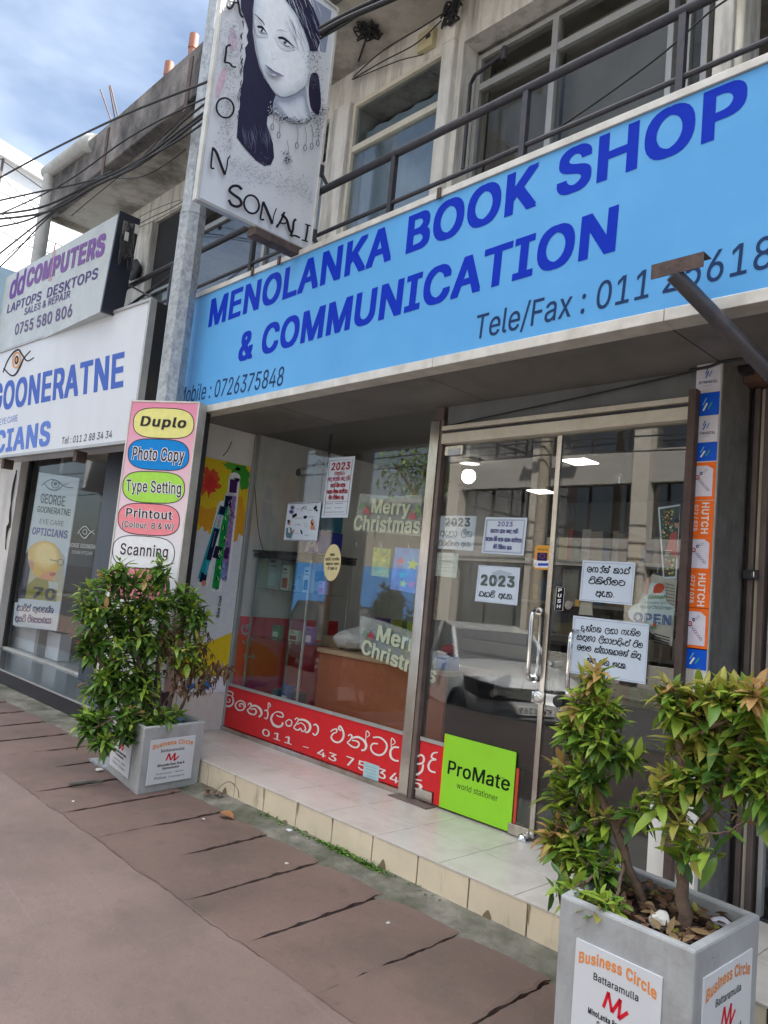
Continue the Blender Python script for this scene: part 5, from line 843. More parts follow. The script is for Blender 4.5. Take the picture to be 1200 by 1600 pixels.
# ------------------------------------------------------------------ pens poster on the return wall
XP = XL+.006
T = thing('pens_poster', (XP, -.25, .40), 'tall poster of three patterned pens on splashed yellow, fixed to the white return wall', 'poster')
cn = [(317, 716), (392, 735), (338, 1071), (262, 1040)]
q = [at(a, b, X=XP) for a, b in cn]
yl, yr_ = q[0].y, -.025; zt_, zb_ = q[0].z+.02, .445
g = MB(); g.box(XL+.001, XP, yl, yr_, zb_, zt_, ink(srgb('#d9dade'))); g.build('panel', T)
A = Art(planeX(XP), (1, 0, 0), 300, 700, 8)
def pb(u, v):   # u along the board, v down it, in art coordinates found from the board itself
    p = V(XP, lerp(yl, yr_, u), lerp(zt_, zb_, v)); d = p-CAM; z = d.dot(_f)
    return ((CX+F_PX*d.dot(_r)/z-300)*8, (CY-F_PX*d.dot(_u)/z-700)*8)
rr = random.Random(4)
def blob(c, ru, rv, col, n=26, j=.25, layer=None):
    ps = []
    for i in range(n):
        a = 2*math.pi*i/n; k = 1+rr.uniform(-j, j); ps.append(pb(min(.995, max(.005, c[0]+ru*k*math.cos(a))), min(.995, max(.004, c[1]+rv*k*math.sin(a)))))
    A.poly(ps, col, 0, layer)
YE = srgb('#e2c22e'); ORG = srgb('#e0a02c')
edge = [pb(0.003+.994*i/20, .31+.015*math.sin(i*1.3)+rr.uniform(-.006, .006)) for i in range(21)]
A.poly([pb(.003, .002), pb(.997, .002)]+edge[::-1], YE, 0, 1)
blob((.8, .24), .22, .10, ORG, layer=2); blob((.25, .26), .28, .05, ORG, layer=2); blob((.82, .05), .2, .055, srgb('#3f9a3a'), layer=3); blob((.62, .02), .2, .018, srgb('#5aa83a'), layer=3); blob((.18, .11), .2, .055, srgb('#df5a3a'), 34, .35, layer=3); blob((.2, .115), .12, .035, srgb('#d8403a'), 34, .3, layer=4); blob((.5, .10), .2, .05, srgb('#d5cc2a'), layer=2)
A.poly([pb(.003, .86), pb(.3, .80), pb(.6, .78), pb(.997, .74), pb(.997, .93), pb(.003, .93)], YE, 0, 1); blob((.25, .9), .25, .04, ORG, layer=2)
A.poly([pb(.003, .935), pb(.997, .935), pb(.997, .997), pb(.003, .997)], srgb('#dfe2ea'), 0, 2); blob((.55, .965), .18, .018, srgb('#2f7fd0'), layer=3); blob((.3, .97), .1, .012, srgb('#2f7fd0'), layer=3)
WH = srgb('#e8e8ea'); PU = srgb('#4a2560'); GN = srgb('#1f9a4a'); TE = srgb('#1f9aa6'); NB = srgb('#1c2140')
def pen(p0, p1, wd, outline):
    d = Vector(p1)-Vector(p0); A.stroke([p0, p1], wd+30, WH, 0, 5); A.ellipse(p0, (wd+30)/2, (wd+30)/2, WH, 18, layer=5)
    return d
pen((530, 375), (395, 1640), 110, 1); pen((470, 610), (300, 1800), 100, 1); pen((385, 720), (130, 1720), 100, 1)
A.stroke([(520, 395), (505, 560)], 95, PU, 0, 6); A.stroke([(505, 600), (385, 1640)], 95, srgb('#9a7ab0'), 0, 6); A.stroke([(415, 1240), (400, 1380)], 92, PU, 0, 7); A.stroke([(385, 1430), (362, 1640)], 90, srgb('#7a9ad0'), 0, 7)
A.stroke([(455, 600), (285, 1760)], 86, GN, 0, 8); A.stroke([(458, 600), (432, 760)], 80, NB, 0, 9); A.stroke([(330, 1230), (290, 1380)], 84, NB, 0, 9)
A.stroke([(385, 730), (110, 1640)], 88, TE, 0, 10); A.stroke([(388, 735), (362, 830)], 70, NB, 0, 11); A.stroke([(352, 840), (310, 1000)], 78, srgb('#c9d2d6'), 0, 11); A.stroke([(305, 1010), (200, 1400)], 64, NB, 0, 11); A.stroke([(150, 1560), (120, 1680)], 80, NB, 0, 11); A.ellipse((140, 1690), 30, 36, srgb('#d98a80'), layer=12)
for i in range(60):
    t = rr.random(); x = lerp(500, 380, t)+rr.uniform(-38, 38); y = lerp(620, 1640, t); A.stroke([(x, y), (x+rr.uniform(-25, 25), y+22), (x+rr.uniform(-25, 25), y+44)], rr.uniform(4, 9), PU if i % 3 else srgb('#d3c3dd'), 3, 12, .5)
for i in range(40):
    t = rr.random(); x = lerp(452, 290, t)+rr.uniform(-30, 30); y = lerp(620, 1740, t); A.stroke([(x, y), (x+rr.uniform(-20, 20), y+26), (x+rr.uniform(-20, 20), y+50)], rr.uniform(5, 11), NB if i % 3 else srgb('#c8f0b0'), 3, 13, .5)
for i in range(9): A.stroke([(325-i*4+6, 850+i*16), (365-i*4, 858+i*16)], 5, NB, 0, 12)
A.stroke([(286, 1040), (240, 1240)], 7, srgb('#8a93b0'), 0, 13)
A.text('Cool', (185, 1590), (215, 1420), (140, 1580), srgb('#57c0d0'), .04, 1, 14)
A.text('Cool', (352, 1960), (362, 1860), (330, 1955), NB, .03, 1, 14) if 0 else None
for sx, t0, t1 in ((330, 2120, 1850), (165, 2360, 2040)):
    A.text('Blue Cool' if sx == 330 else 'Cool', (sx, t0), (sx+38, t1), (sx-40, t0-6), srgb('#22264a'), .03, 1.05, 14)
A.build('print', T)
# ------------------------------------------------------------------ phone-card sticker strips on the column
YP = -.0915
def strip_card(name, px_top, px_bot, label, kind):
    z1 = at(1100, px_top, Y=YP).z; z0 = at(1080, px_bot, Y=YP).z
    cols = {'w': srgb('#d2cfd6'), 'b': srgb('#1658d0'), 'o': srgb('#f0702a')}
    o = MB(); o.box(XCOL0+.002, XCOL1-.002, YP-.0012, YP+.0012, z0+.001, z1-.001, ink(cols[kind], .3)); o = o.build(name)
    tag(o, label, 'sticker', 'phone card stickers on the column')
    A = Art(lambda u, v: V(lerp(XCOL0+.002, XCOL1-.002, u), YP-.0014, lerp(z1, z0, v)), (0, -1, 0)); hw = (XCOL1-XCOL0); hh = z1-z0
    if kind in 'wb':
        c1, c2, c3 = (srgb('#2a5cb8'), srgb('#2a5cb8'), srgb('#4a86a0')) if kind == 'w' else (srgb('#6fb2e6'), srgb('#e8eef2'), srgb('#3fb070'))
        if kind == 'b': A.poly([(.0, .002), (.2, .002), (.2, .998), (0, .998)], srgb('#0f44b4'), 0, 1)
        k = .7 if kind == 'w' else 1.0; yc = .34 if kind == 'w' else .52
        A.stroke([(.5-.16*k, yc+.02), (.5-.02*k, yc-.28*k)], .055*k, c1, 0, 2); A.stroke([(.5-.14*k, yc+.26*k), (.5+.02*k, yc-.06)], .075*k, c2, 0, 2); A.stroke([(.5+.07*k, yc+.2*k), (.5+.22*k, yc-.08)], .055*k, c3, 0, 2)
        if kind == 'w':
            A.text('SLTMOBITEL', (.12, .72), (.9, .72), (.12, .62), srgb('#50607c'), .03, 1.0, 2); A.stroke([(.32, .80), (.7, .80)], .012, srgb('#8a93a6'), 0, 2)
    else:
        A.poly([(.12, .1), (.68, .1), (.9, .2), (.9, .9), (.1, .9)], srgb('#d6d2de'), 0, 2)
        for i in range(7):
            t = i/6; A.ellipse((lerp(.28, .74, t), lerp(.42, .74, t)), .055, .028, [srgb('#8f7f98'), srgb('#b89aa0'), srgb('#7d96b8')][i % 3], 10, .018, layer=3)
        A.ellipse((.27, .4), .085, .05, srgb('#d23b3b'), 14, .03, layer=3); A.ellipse((.42, .3), .05, .03, srgb('#28306a'), 12, .03, layer=3)
        for i in range(3): A.stroke([(.48+i*.05, .25-i*.03), (.56+i*.05, .29-i*.03)], .012, srgb('#777488'), 0, 3)
    A.build('print', o); return o
strip_card('phone_card_sticker', 570, 614, 'topmost white SLTMOBITEL sticker on the right-hand column', 'w')
strip_card('phone_card_sticker', 614, 652, 'topmost blue sticker with slanted strokes, between the two white ones', 'b')
strip_card('phone_card_sticker', 652, 691, 'lower white SLTMOBITEL sticker sandwiched between blue ones on the column', 'w')
strip_card('phone_card_sticker', 691, 722, 'middle blue sticker directly above the first orange one on the column', 'b')
strip_card('phone_card_sticker', 722, 782, 'first orange sticker with a white card picture, under the blue ones', 'o')
def hutch(px_top, px_bot, label):
    z1 = at(1100, px_top, Y=YP).z; z0 = at(1080, px_bot, Y=YP).z
    o = MB(); o.box(XCOL0+.002, XCOL1-.002, YP-.0012, YP+.0012, z0+.001, z1-.001, ink(srgb('#f0702a'), .3)); o = tag(o.build('phone_card_sticker'), label, 'sticker', 'phone card stickers on the column')
    A = Art(lambda u, v: V(lerp(XCOL0+.002, XCOL1-.002, u), YP-.0014, lerp(z1, z0, v)), (0, -1, 0))
    A.text('HUTCH', (.52, .06), (.52, .94), (.82, .06), srgb('#ecd9d2'), .05, 1, 2); A.text('072 / 078', (.20, .12), (.20, .86), (.38, .12), srgb('#ecd9d2'), .03, 1, 2); A.build('print', o)
hutch(782, 837, 'upper orange HUTCH sticker with sideways lettering on the column')
strip_card('phone_card_sticker', 837, 893, 'second orange sticker with a white card picture, between two HUTCH ones', 'o')
hutch(893, 950, 'lower orange HUTCH sticker with sideways lettering on the column')
strip_card('phone_card_sticker', 950, 1014, 'third and lowest orange sticker with a white card picture', 'o')
strip_card('phone_card_sticker', 1014, 1045, 'lowest blue sticker near the foot of the strip behind the shrub', 'b')
# rusty angle post in front of the glass
a = at(1083, 608, Y=-.14); g = MB(); x = a.x
g.box(x-.018, x+.018, -.145, -.141, ZS, a.z, M['rust']); g.box(x+.014, x+.018, -.140, -.10, ZS, a.z, M['rust']); g.tube([(x, -.128, ZS), (x, -.128, a.z-.01)], .013, M['brownsteel'], 8)
tag(g.build('angle_post', bevel=.001), 'rusty brown angle-iron post standing in front of the glass beside the column', 'post')
# strut with angle-iron cap in front of the sign
a = at(1052, 428, Y=-.95); b = at(1230, 610, Y=-.55)
T = thing('awning_strut', tuple(b), 'black pipe strut capped with a rusty angle iron in front of the blue sign', 'strut')
g = MB(); d = (b-a).normalized(); pts = [a+d*0.0, a+d*.9]; g.tube([a, b], .030, mat('black_enamel_pipe', (.045, .045, .055), rough=.3, vary=.3, vscale=14, stain=(.11, .08, .07), samt=.6, sscale=9), 16); g.build('pipe', T, shade=40)
p = at(1018, 426, Y=-.96); q = at(1100, 405, Y=-.96); e = q-p
g = MB(); g.hexa([p+V(0, -.004, -.028), q+V(0, -.004, -.028), q+V(0, 0, -.028), p+V(0, 0, -.028), p+V(0, -.004, .028), q+V(0, -.004, .028), q+V(0, 0, .028), p+V(0, 0, .028)], M['rust'])
g.hexa([p+V(0, .001, .024), q+V(0, .001, .024), q+V(0, .06, .024), p+V(0, .06, .024), p+V(0, .001, .028), q+V(0, .001, .028), q+V(0, .06, .028), p+V(0, .06, .028)], M['rust']); g.build('angle_plate', T)
# ------------------------------------------------------------------ papers and stickers on the glass
def sheet(name, cn, label, cat, m=None, Y=-.0095, th=.0012, group=None):
    """A sheet lying on the vertical plane Y, corners TL TR BR BL."""
    q = [at(a, b, Y=Y) for a, b in cn]
    g = MB(); g.prism([p for p in q], (0, th, 0), m or M['paper']); o = fixnormals(g.build(name)); tag(o, label, cat, group); return o
def art(Y=-.0095, ox=0, oy=0, s=1): return Art(planeY(Y-.0001), (0, -1, 0), ox, oy, s, .0004)
BK = srgb('#20242c'); NOT = 'paper notices on the glass'
# fuel registration notice
o = sheet('notice', [(895.8, 961.6), (1014.5, 975.2), (1008.5, 1069.4), (889.3, 1051)], 'largest white notice with three full lines of black Sinhala, behind the top of the shrub', 'notice', group=NOT)
A = art(ox=885, oy=960, s=9.23); bd = [(125, 45), (1178, 168), (1122, 985), (65, 822)]
A.stroke(bd+[bd[0]], 4, srgb('#5b6f8c'), 0)
sinhala(A, 'ih,na,-h,dha,na, ,la,ba,aa, ,ga,-ae,na,-ii,ma', (205, 235), (1072, 318), 72, BK, 13)
sinhala(A, 'sa,da,ha,aa, ,la,-i,ya,aa,pa,da,-i,ng,cha,-h, ,wa,-ii,ma', (150, 360), (1105, 488), 72, BK, 13)
sinhala(A, 'ee,ma,ma, ,sa,-h,tha,aa,na,ya,ee,na,-h, ,sa,-i,da,-u', (150, 508), (1078, 640), 72, BK, 13)
sinhala(A, 'ka,ra, ,ga,tha, ,ha,-ae,ka,.', (290, 690), (880, 790), 68, BK, 13); A.build('print', o)
# phone card notice
o = sheet('notice', [(910.4, 875.4), (993.3, 879), (987.5, 946), (905, 938)], 'white notice with three short centred lines of bold Sinhala, right of the PUSH plate', 'notice', group=NOT)
A = art(ox=900, oy=870, s=12); bd = [(155, 105), (1075, 145), (1025, 875), (95, 800)]; A.stroke(bd+[bd[0]], 6, srgb('#5b6f8c'), 0)
sinhala(A, 'ee,fa,aa,-h,na,-h, ,ka,aa,dda,-h', (205, 285), (1010, 325), 95, BK, 20); sinhala(A, 'wa,-i,ka,-i,nna,-ii,ma,ta', (240, 502), (925, 545), 98, BK, 20); sinhala(A, 'ae,tha,.', (370, 738), (740, 765), 98, BK, 20); A.build('print', o)
# 2023 diary
o = sheet('notice', [(748, 883), (813, 887), (808, 946), (742, 939)], 'white notice with huge dark grey 2023 over one Sinhala line, low on the door', 'notice', group=NOT)
A = art(ox=740, oy=800, s=10.667); bd = [(108, 905), (745, 940), (690, 1540), (55, 1465)]; A.stroke(bd+[bd[0]], 4, srgb('#8fa0b8'), 0)
for i in range(5): A.poly([(400, 1180), (300+i*70, 960+20*abs(i-2)), (370+i*70, 970+20*abs(i-1))], srgb('#b3bfcc'), 0)
A.text('2023', (118, 1222), (685, 1262), (128, 1040), srgb('#5d6a68'), .065, 1.0); sinhala(A, 'dda,ya,ra,-i, ,ae,tha,.', (85, 1400), (680, 1462), 82, BK, 13); A.build('print', o)
# 2023 blue bordered
VI = srgb('#4c4d86')
o = sheet('notice', [(759, 808), (824, 809), (818, 868), (752, 864)], 'white notice with violet 2023 and small violet lines inside a dark double border', 'notice', group=NOT)
A = art(ox=740, oy=800, s=10.667); bd = [(225, 132), (855, 135), (795, 688), (170, 655)]; A.stroke(bd+[bd[0]], 9, srgb('#39455f'), 0); bd = [(240, 145), (840, 150), (783, 672), (185, 640)]; A.stroke(bd+[bd[0]], 3, srgb('#8494b0'), 0)
A.text('2023', (400, 238), (650, 244), (408, 158), srgb('#6a6a9a'), .04)
sinhala(A, 'ae,ya,wa,pa, ,da,ya,sa, ,ga,na,la, ,pa,tha,-h,ta,-i', (285, 340), (745, 358), 58, VI, 9); sinhala(A, 'ka,la,ya,tha, ,ba,-i,ma,-i, ,sa,la,ka, ,ae,tha,sa, ,ka,la,ma,-i,pa,la,ya', (205, 475), (805, 505), 58, VI, 9); sinhala(A, 'ma,-i,ta,-i, ,wa,-i,ka,-i,nna,ta, ,ae,tha', (330, 610), (635, 628), 58, VI, 9); A.build('print', o)
# 2023 almanac (behind the glass)
o = sheet('notice', [(688, 806), (745, 806), (739, 861), (682, 857)], 'white notice with ornate grey 2023 and two large Sinhala lines, nearest the steel stile', 'notice', Y=.0085, group=NOT)
A = art(.0085, 680, 800, 17.14); A.text('2023', (262, 385), (935, 395), (270, 155), srgb('#5d6a6c'), .06, 1.0)
sinhala(A, 'ae,pa,aa, ,la,-i,tha', (130, 645), (1000, 672), 150, srgb('#5a6d7c'), 20); sinhala(A, 'wa,-i,ka,-i,nna,-i,ma,ta, ,ae,tha,.', (90, 895), (990, 930), 112, srgb('#4a5a6c'), 16); A.build('print', o)
o = sheet('notice', [(678, 863), (717, 865), (713, 903), (674, 899)], 'small plain pale green paper with faint typed lines below the almanac notice', 'notice', mat('pale_green_paper', srgb('#b9c8c2'), rough=.7), .0085, group=NOT)
A = art(.0085); [A.stroke([(684+i % 2*2, 870+i*5.4), (709-i % 3*3, 871.5+i*5.4)], .5, srgb('#84908c'), 0) for i in range(5)]; A.build('print', o)
# red print
o = sheet('notice', [(514.4, 716), (555, 712.5), (543.3, 808.5), (502, 808.8)], 'tall narrow notice in red print headed 2023 with a boxed border, on the shop window', 'notice', group=NOT)
A = art(ox=500, oy=710, s=15.233); bd = [(235, 150), (780, 110), (625, 1430), (95, 1450)]; A.stroke(bd+[bd[0]], 10, srgb('#5a4a55'), 0); A.stroke([(130, 1135), (660, 1115)], 8, srgb('#5a4a55'), 0)
RD = srgb('#a02a3e'); A.text('2023', (265, 385), (710, 355), (290, 205), RD, .05)
sinhala(A, 'wa,sa,ra,ta', (355, 495), (590, 490), 80, RD, 14); sinhala(A, 'ma,la,-u, ,ma,la,tha,-h,ta, ,ka,la,-u, ,la,na,-i', (205, 635), (715, 605), 80, srgb('#a8506a'), 14); sinhala(A, 'sa,la,ya,-h, ,ba,-i,ma, ,sa,la,ka', (262, 785), (610, 770), 80, RD, 14); sinhala(A, 'na,ya,sa, ,ma,-i,tha,na, ,ka,la,ma,-i,la,ya', (180, 935), (660, 915), 80, RD, 14); sinhala(A, 'ma,-i,ta, ,wa,-i,ka,-i,ma,ta, ,ae', (215, 1075), (580, 1065), 80, RD, 14)
for i, (x0, x1, y) in enumerate(((120, 320, 1180), (365, 560, 1172), (120, 280, 1282), (350, 540, 1275), (120, 600, 1378))): A.stroke([(x0, y), (x1, y-8)], 12, srgb('#8a8f9a'), 0)
A.build('print', o)
# accessories flyer
o = sheet('flyer', [(450, 786), (502, 784), (495, 845), (443, 844)], 'square white flyer with small pictures of phone accessories and two people', 'flyer', group=NOT)
A = art(ox=440, oy=780, s=11.425)
for c, r_ in (((195, 150), 42), ((178, 225), 48)): A.ellipse(c, r_, r_, srgb('#8f92b8'), 18); A.ellipse(c, r_*.6, r_*.55, srgb('#32366a'), 14)
A.poly([(190, 285), (272, 245), (276, 300), (195, 342)], BK); A.ellipse((425, 322), 36, 28, BK, 16, rot=-.5); A.ellipse((418, 152), 24, 26, BK, 16, 8); A.stroke([(400, 140), (365, 165), (370, 215)], 9, BK)
A.poly([(600, 130), (625, 105), (640, 150), (600, 205), (572, 160)], BK); A.poly([(612, 200), (635, 175), (655, 200), (630, 228)], BK); A.stroke([(348, 550), (372, 622)], 24, BK, 0); A.ellipse((438, 460), 22, 40, srgb('#9aa3ac'), 16, 4)
A.ellipse((135, 420), 24, 40, srgb('#a5705e'), 14); A.ellipse((136, 392), 24, 22, BK, 12); A.poly([(95, 520), (130, 500), (180, 510), (200, 620), (180, 700), (100, 690), (85, 620)], srgb('#5d7f8e')); A.poly([(128, 505), (155, 505), (165, 600), (130, 600)], srgb('#d5d9de')); A.stroke([(180, 560), (205, 600), (232, 550)], 18, srgb('#b0705c'))
A.ellipse((558, 460), 52, 88, srgb('#e6cfc8'), 18); A.ellipse((562, 420), 26, 60, srgb('#5c3a30'), 14); A.ellipse((572, 400), 17, 26, srgb('#cf9c88'), 12); A.poly([(530, 480), (600, 470), (600, 540), (530, 545)], srgb('#c98878'))
for x0, x1, y in ((275, 345, 178), (460, 560, 198), (230, 380, 340), (470, 600, 320), (250, 360, 456), (258, 330, 610), (430, 505, 645)): A.stroke([(x0, y), (x1, y)], 7, srgb('#7c8694'), 0)
A.stroke([(125, 85), (695, 62)], 9, srgb('#3a4656'), 0); A.stroke([(50, 722), (612, 738)], 8, srgb('#8894a6'), 0); A.build('print', o)
# yellow oval
c = at(519, 879, Y=-.0095); g = MB(); g.lathe([(0, 0), (.092, 0), (.092, .001), (0, .001)], (0, 0, 0), ink(srgb('#dcd0a0')), 30, 'y'); o = g.build('oval_sticker'); o.location = c; o.scale = (1, 1, 1.42)
tag(o, 'pale yellow oval sticker with black writing on the shop window', 'sticker'); A = art(ox=440, oy=780, s=11.425)
for i, t in enumerate(('wa,sa,ra,wa', 'ae,tha,-i, ,ta,wa,ma,-h,tha', 'ka,na,wa,pa, ,ga,ma,wa', 'ta,-i, ,la,ka,ra, ,ya')):
    x0, x1 = ((865, 950), (785, 1035), (795, 1030), (825, 990))[i]; y = 1010+i*82; A.k = 1; sinhala(A, t, (x0, y), (x1, y), 40, BK, 8)
pr = A.build('print', o)
for v in pr.data.vertices: v.co.z = v.co.z/1.42
# PUSH plate
o = sheet('push_plate', [(868.8, 915), (883.5, 917), (880, 956), (865, 954)], 'small black plate reading PUSH downwards beside the door edge', 'sign', ink(srgb('#16171a'), .3))
A = art(ox=860, oy=840, s=5.4545); bd = [(54, 418), (122, 426), (105, 624), (35, 616)]; A.stroke(bd+[bd[0]], 4, srgb('#d7d9dc'), 0)
for i, ch in enumerate('PUSH'): A.text(ch, (66-i*4, 462+i*46), (96-i*4, 464+i*46), (70-i*4, 432+i*46), srgb('#e6e8ea'), .05, layer=2)
A.build('print', o)
g = MB(); p = at(887.5, 945.5, Y=-.02); g.lathe([(0, 0), (.022, 0), (.022, .008), (.012, .012), (0, .012)], (p.x, -.018, p.z), M['chrome'], 18, 'y'); tag(g.build('door_peg', shade=40), 'round chrome peg set through the glass beside the PUSH plate', 'peg')
# payment sticker
q = at(848, 871, Y=-.0095); g = MB(); hw, hh = .054, .066; ps = []
for cx, cy, a0 in ((hw-.02, -hh+.02, -90), (hw-.02, hh-.02, 0), (-hw+.02, hh-.02, 90), (-hw+.02, -hh+.02, 180)):
    for i in range(6): a = R(a0+18*i); ps.append((q.x+cx+.02*math.cos(a), -.0095, q.z+cy+.02*math.sin(a)))
g.prism(ps, (0, .0012, 0), ink(srgb('#e0a24a'))); o = fixnormals(g.build('payment_sticker')); tag(o, 'small rounded orange sticker with a dark blue picture on the door glass', 'sticker')
A = art(ox=640, oy=660, s=4.615); A.text('SCAN & PAY', (922, 922), (1000, 926), (923, 908), srgb('#7a5a20'), .03); A.poly([(895, 990), (1024, 996), (1022, 1030), (1005, 1050), (910, 1048), (894, 1030)], srgb('#e6e4e6')); A.poly([(922, 938), (994, 941), (990, 1000), (919, 996)], srgb('#2a2d62')); A.ellipse((958, 965), 18, 16, srgb('#8a4a4a'), 14, 6); A.rrect(925, 1016, 1006, 1034, 8, srgb('#2d56c0')); A.ellipse((908, 1024), 6, 6, srgb('#777777'), 10, 2); A.build('print', o)
# small card on the red film
o = sheet('card', [(568.7, 1189), (593, 1197.5), (590.8, 1222), (567, 1214)], 'small pale blue card stuck over the telephone number on the red band', 'card', ink(srgb('#a9c6cf')), -.011)
A = art(-.011); [A.stroke([(572, 1196+i*5), (588, 1201+i*5)], .9, srgb('#7fa7ad') if i % 2 else srgb('#88b08a'), 0) for i in range(4)]; A.build('print', o)
# bright green board
LG = srgb('#86dd0c')
g = MB(); g.box(-2.903, -2.404, -.014, -.0085, .168, .580, mat('lime_green_board', (.28, .66, .02), rough=.4, vary=.03)); o = g.build('advert_board', bevel=.001); tag(o, 'bright lime-green ProMate world stationer board standing against the foot of the door', 'advert board')
A = Art(planeY(-.0143), (0, -1, 0), 640, 1000, 4.615); A.text('ProMate', (272, 962), (718, 1092), (284, 866), srgb('#16221a'), .022, .98, 1); A.text('world stationer', (338, 1066), (634, 1166), (342, 1024), srgb('#38502a'), -.006, 1.0, 1); A.text('TM', (652, 994), (680, 1003), (654, 984), srgb('#38502a'), 0, 1, 1); A.build('print', o)
g = MB(); g.box(-2.909, -2.9035, -.0142, -.0085, .168, .580, ink(srgb('#d8c82a'))); o2 = g.build('board_edge', o)
for x, w_, z1, m_, lb in ((-2.396, .016, .50, ink(srgb('#c04a3a')), 'narrow red strip leaning beside the lime-green board'), (-2.375, .030, .52, M['glasscab'], 'narrow clear glass offcut leaning at the door corner')):
    g = MB(); g.hexa([(x, -.012, ZS+.065), (x+w_, -.012, ZS+.065), (x+w_, -.006, ZS+.065), (x, -.006, ZS+.065), (x, -.012, z1), (x+w_, -.012, z1), (x+w_, -.006, z1), (x, -.006, z1)], m_); tag(g.build('offcut_strip'), lb, 'strip')
# Christmas things behind the glass
film_c = mat('crinkled_clear_wrapper', (.62, .68, .66), rough=.18, bump=1.0, bscale=16, spec=.6)
_t = film_c.node_tree; _tr = _t.nodes.new('ShaderNodeBsdfTransparent'); _ms = _t.nodes.new('ShaderNodeMixShader'); _ms.inputs[0].default_value = .34
_t.links.new(_tr.outputs[0], _ms.inputs[1]); _t.links.new(_t.nodes['Principled BSDF'].outputs[0], _ms.inputs[2]); _t.links.new(_ms.outputs[0], _t.nodes['Material Output'].inputs['Surface'])
CR = srgb('#d3d8bf')
def merry(name, outline, l1, l2, lab, Y, spr):
    q = [at(a, b, Y=Y+.012*math.sin(i*1.7)) for i, (a, b) in enumerate(outline)]; g = MB(); g.prism(q, (0, .006, 0), film_c); o = fixnormals(g.build(name)); tag(o, lab, 'banner', 'Merry Christmas banners'); 
    A = art(Y-.014)
    for (x, y, r_, c_) in spr: A.poly([(x+r_*math.cos(i*.9)*(1 if i % 2 else .45), y+r_*math.sin(i*.9)*(1 if i % 2 else .45)) for i in range(7)], srgb(c_), 0)
    for t, a, b, c_ in l1: A.text(t, a, b, c_, CR, .045, .95, 9)
    for t, a, b, c_ in l2: A.text(t, a, b, c_, CR, .045, .95, 9)
    A.build('lettering', o); return o
merry('christmas_banner', [(562, 771), (610, 775), (659, 773), (657, 838), (605, 833), (552, 829)], [('Merry', (580, 801), (640, 806), (583, 779))], [('Christmas', (552, 828), (656, 834), (555, 805))], 'flat wrapped Merry Christmas banner hung high in the shop window', .03,
      [(573, 798, 9, '#c8707a'), (645, 806, 9, '#c86a72'), (567, 790, 8, '#8aa883'), (653, 797, 9, '#94b07a'), (656, 805, 7, '#7d9c76')])
merry('christmas_banner', [(563, 962), (600, 971), (636, 984), (668, 1003), (681, 1025), (676, 1073), (655, 1057), (612, 1036), (562, 1013)], [('Merry', (588, 1000), (664, 1026), (592, 976))], [('Christmas', (564, 1020), (680, 1068), (568, 998))], 'sagging wrapped Merry Christmas banner behind the steel stile, low over the counter', .06,
      [(580, 993, 8, '#b8505c'), (570, 990, 7, '#7d9c80'), (668, 1026, 9, '#5f9a78'), (672, 1036, 8, '#5c9068')])
def star(A, c, r_, col, rot=0): A.poly([(c[0]+r_*(1 if i % 2 == 0 else .42)*math.sin(i*math.pi/5+rot), c[1]-r_*(1 if i % 2 == 0 else .42)*math.cos(i*math.pi/5+rot)) for i in range(10)], srgb(col), 0)
o = sheet('gift_bag', [(618, 855), (657, 858), (651, 928), (609, 920)], 'violet-blue paper bag with coloured stars hung behind the window', 'gift bag', mat('violet_blue_print', srgb('#7f8fd0'), rough=.4, vary=.3, vscale=8, stain=srgb('#58b0d8'), samt=.8, sscale=4), .02)
A = art(.02); star(A, (626, 877), 8, '#d07a86'); star(A, (645, 882), 10, '#c8e070', .2); star(A, (629, 898), 8, '#5ab8d0'); star(A, (630, 912), 7, '#b8d878', .3); star(A, (643, 913), 8, '#c88ab0'); A.build('print', o)
o = sheet('gift_bag', [(584, 855), (611, 858), (607, 903), (580, 899)], 'smaller yellow-green patterned paper bag hung behind the window', 'gift bag', mat('yellow_green_print', srgb('#a8b45a'), rough=.4, vary=.4, vscale=25, stain=srgb('#4f7a50'), samt=.9, sscale=18), .02)
A = art(.02); star(A, (592, 888), 6, '#7fb8a0'); star(A, (600, 876), 5, '#d0d890'); A.stroke([(586, 862), (598, 872), (608, 864)], 1.2, srgb('#d8c850')); A.build('print', o)
for px, py, l in ((594, 850, 'clear suction hook over the smaller patterned bag'), (637, 850, 'clear suction hook over the violet-blue bag'), (555, 847, 'clear suction hook near the middle of the shop window'), (966, 745, 'clear suction hook high on the right-hand door pane'), (1026, 885, 'clear suction hook above the OPEN sign')):
    p = at(px, py, Y=.006); g = MB(); g.lathe([(0, 0), (.02, 0), (.014, .01), (.006, .012), (0, .014)], (p.x, .0055, p.z), M['glasscab'], 16, 'y'); g.tube([(p.x, .016, p.z), (p.x, .02, p.z-.03), (p.x, .03, p.z-.035)], .002, M['chrome'], 6); tag(g.build('suction_hook', shade=40), l, 'hook', 'suction hooks on the glass')
o = sheet('poster', [(1028, 793), (1063, 788), (1057, 904), (1036, 904)], 'white-edged Christmas poster with flowers and a figure in red, half behind the angle post', 'poster', Y=.008)
A = art(.0078, 980, 780, 6.956); A.poly([(352, 108), (575, 72), (520, 840), (405, 845)], srgb('#3f4a40')); 
rr = random.Random(8)
for i in range(46): A.ellipse((rr.uniform(375, 500), rr.uniform(120, 420)), rr.uniform(6, 14), rr.uniform(6, 14), srgb(rr.choice(['#c8a040', '#7aa060', '#cfd0b8', '#b05a3a', '#5f8a58', '#d8c070'])), 8, layer=3)
A.poly([(470, 380), (540, 340), (550, 640), (420, 560)], srgb('#b04a3e'), 0); A.ellipse((540, 270), 28, 45, srgb('#b08a70'), 14); A.ellipse((540, 235), 30, 24, BK, 12)
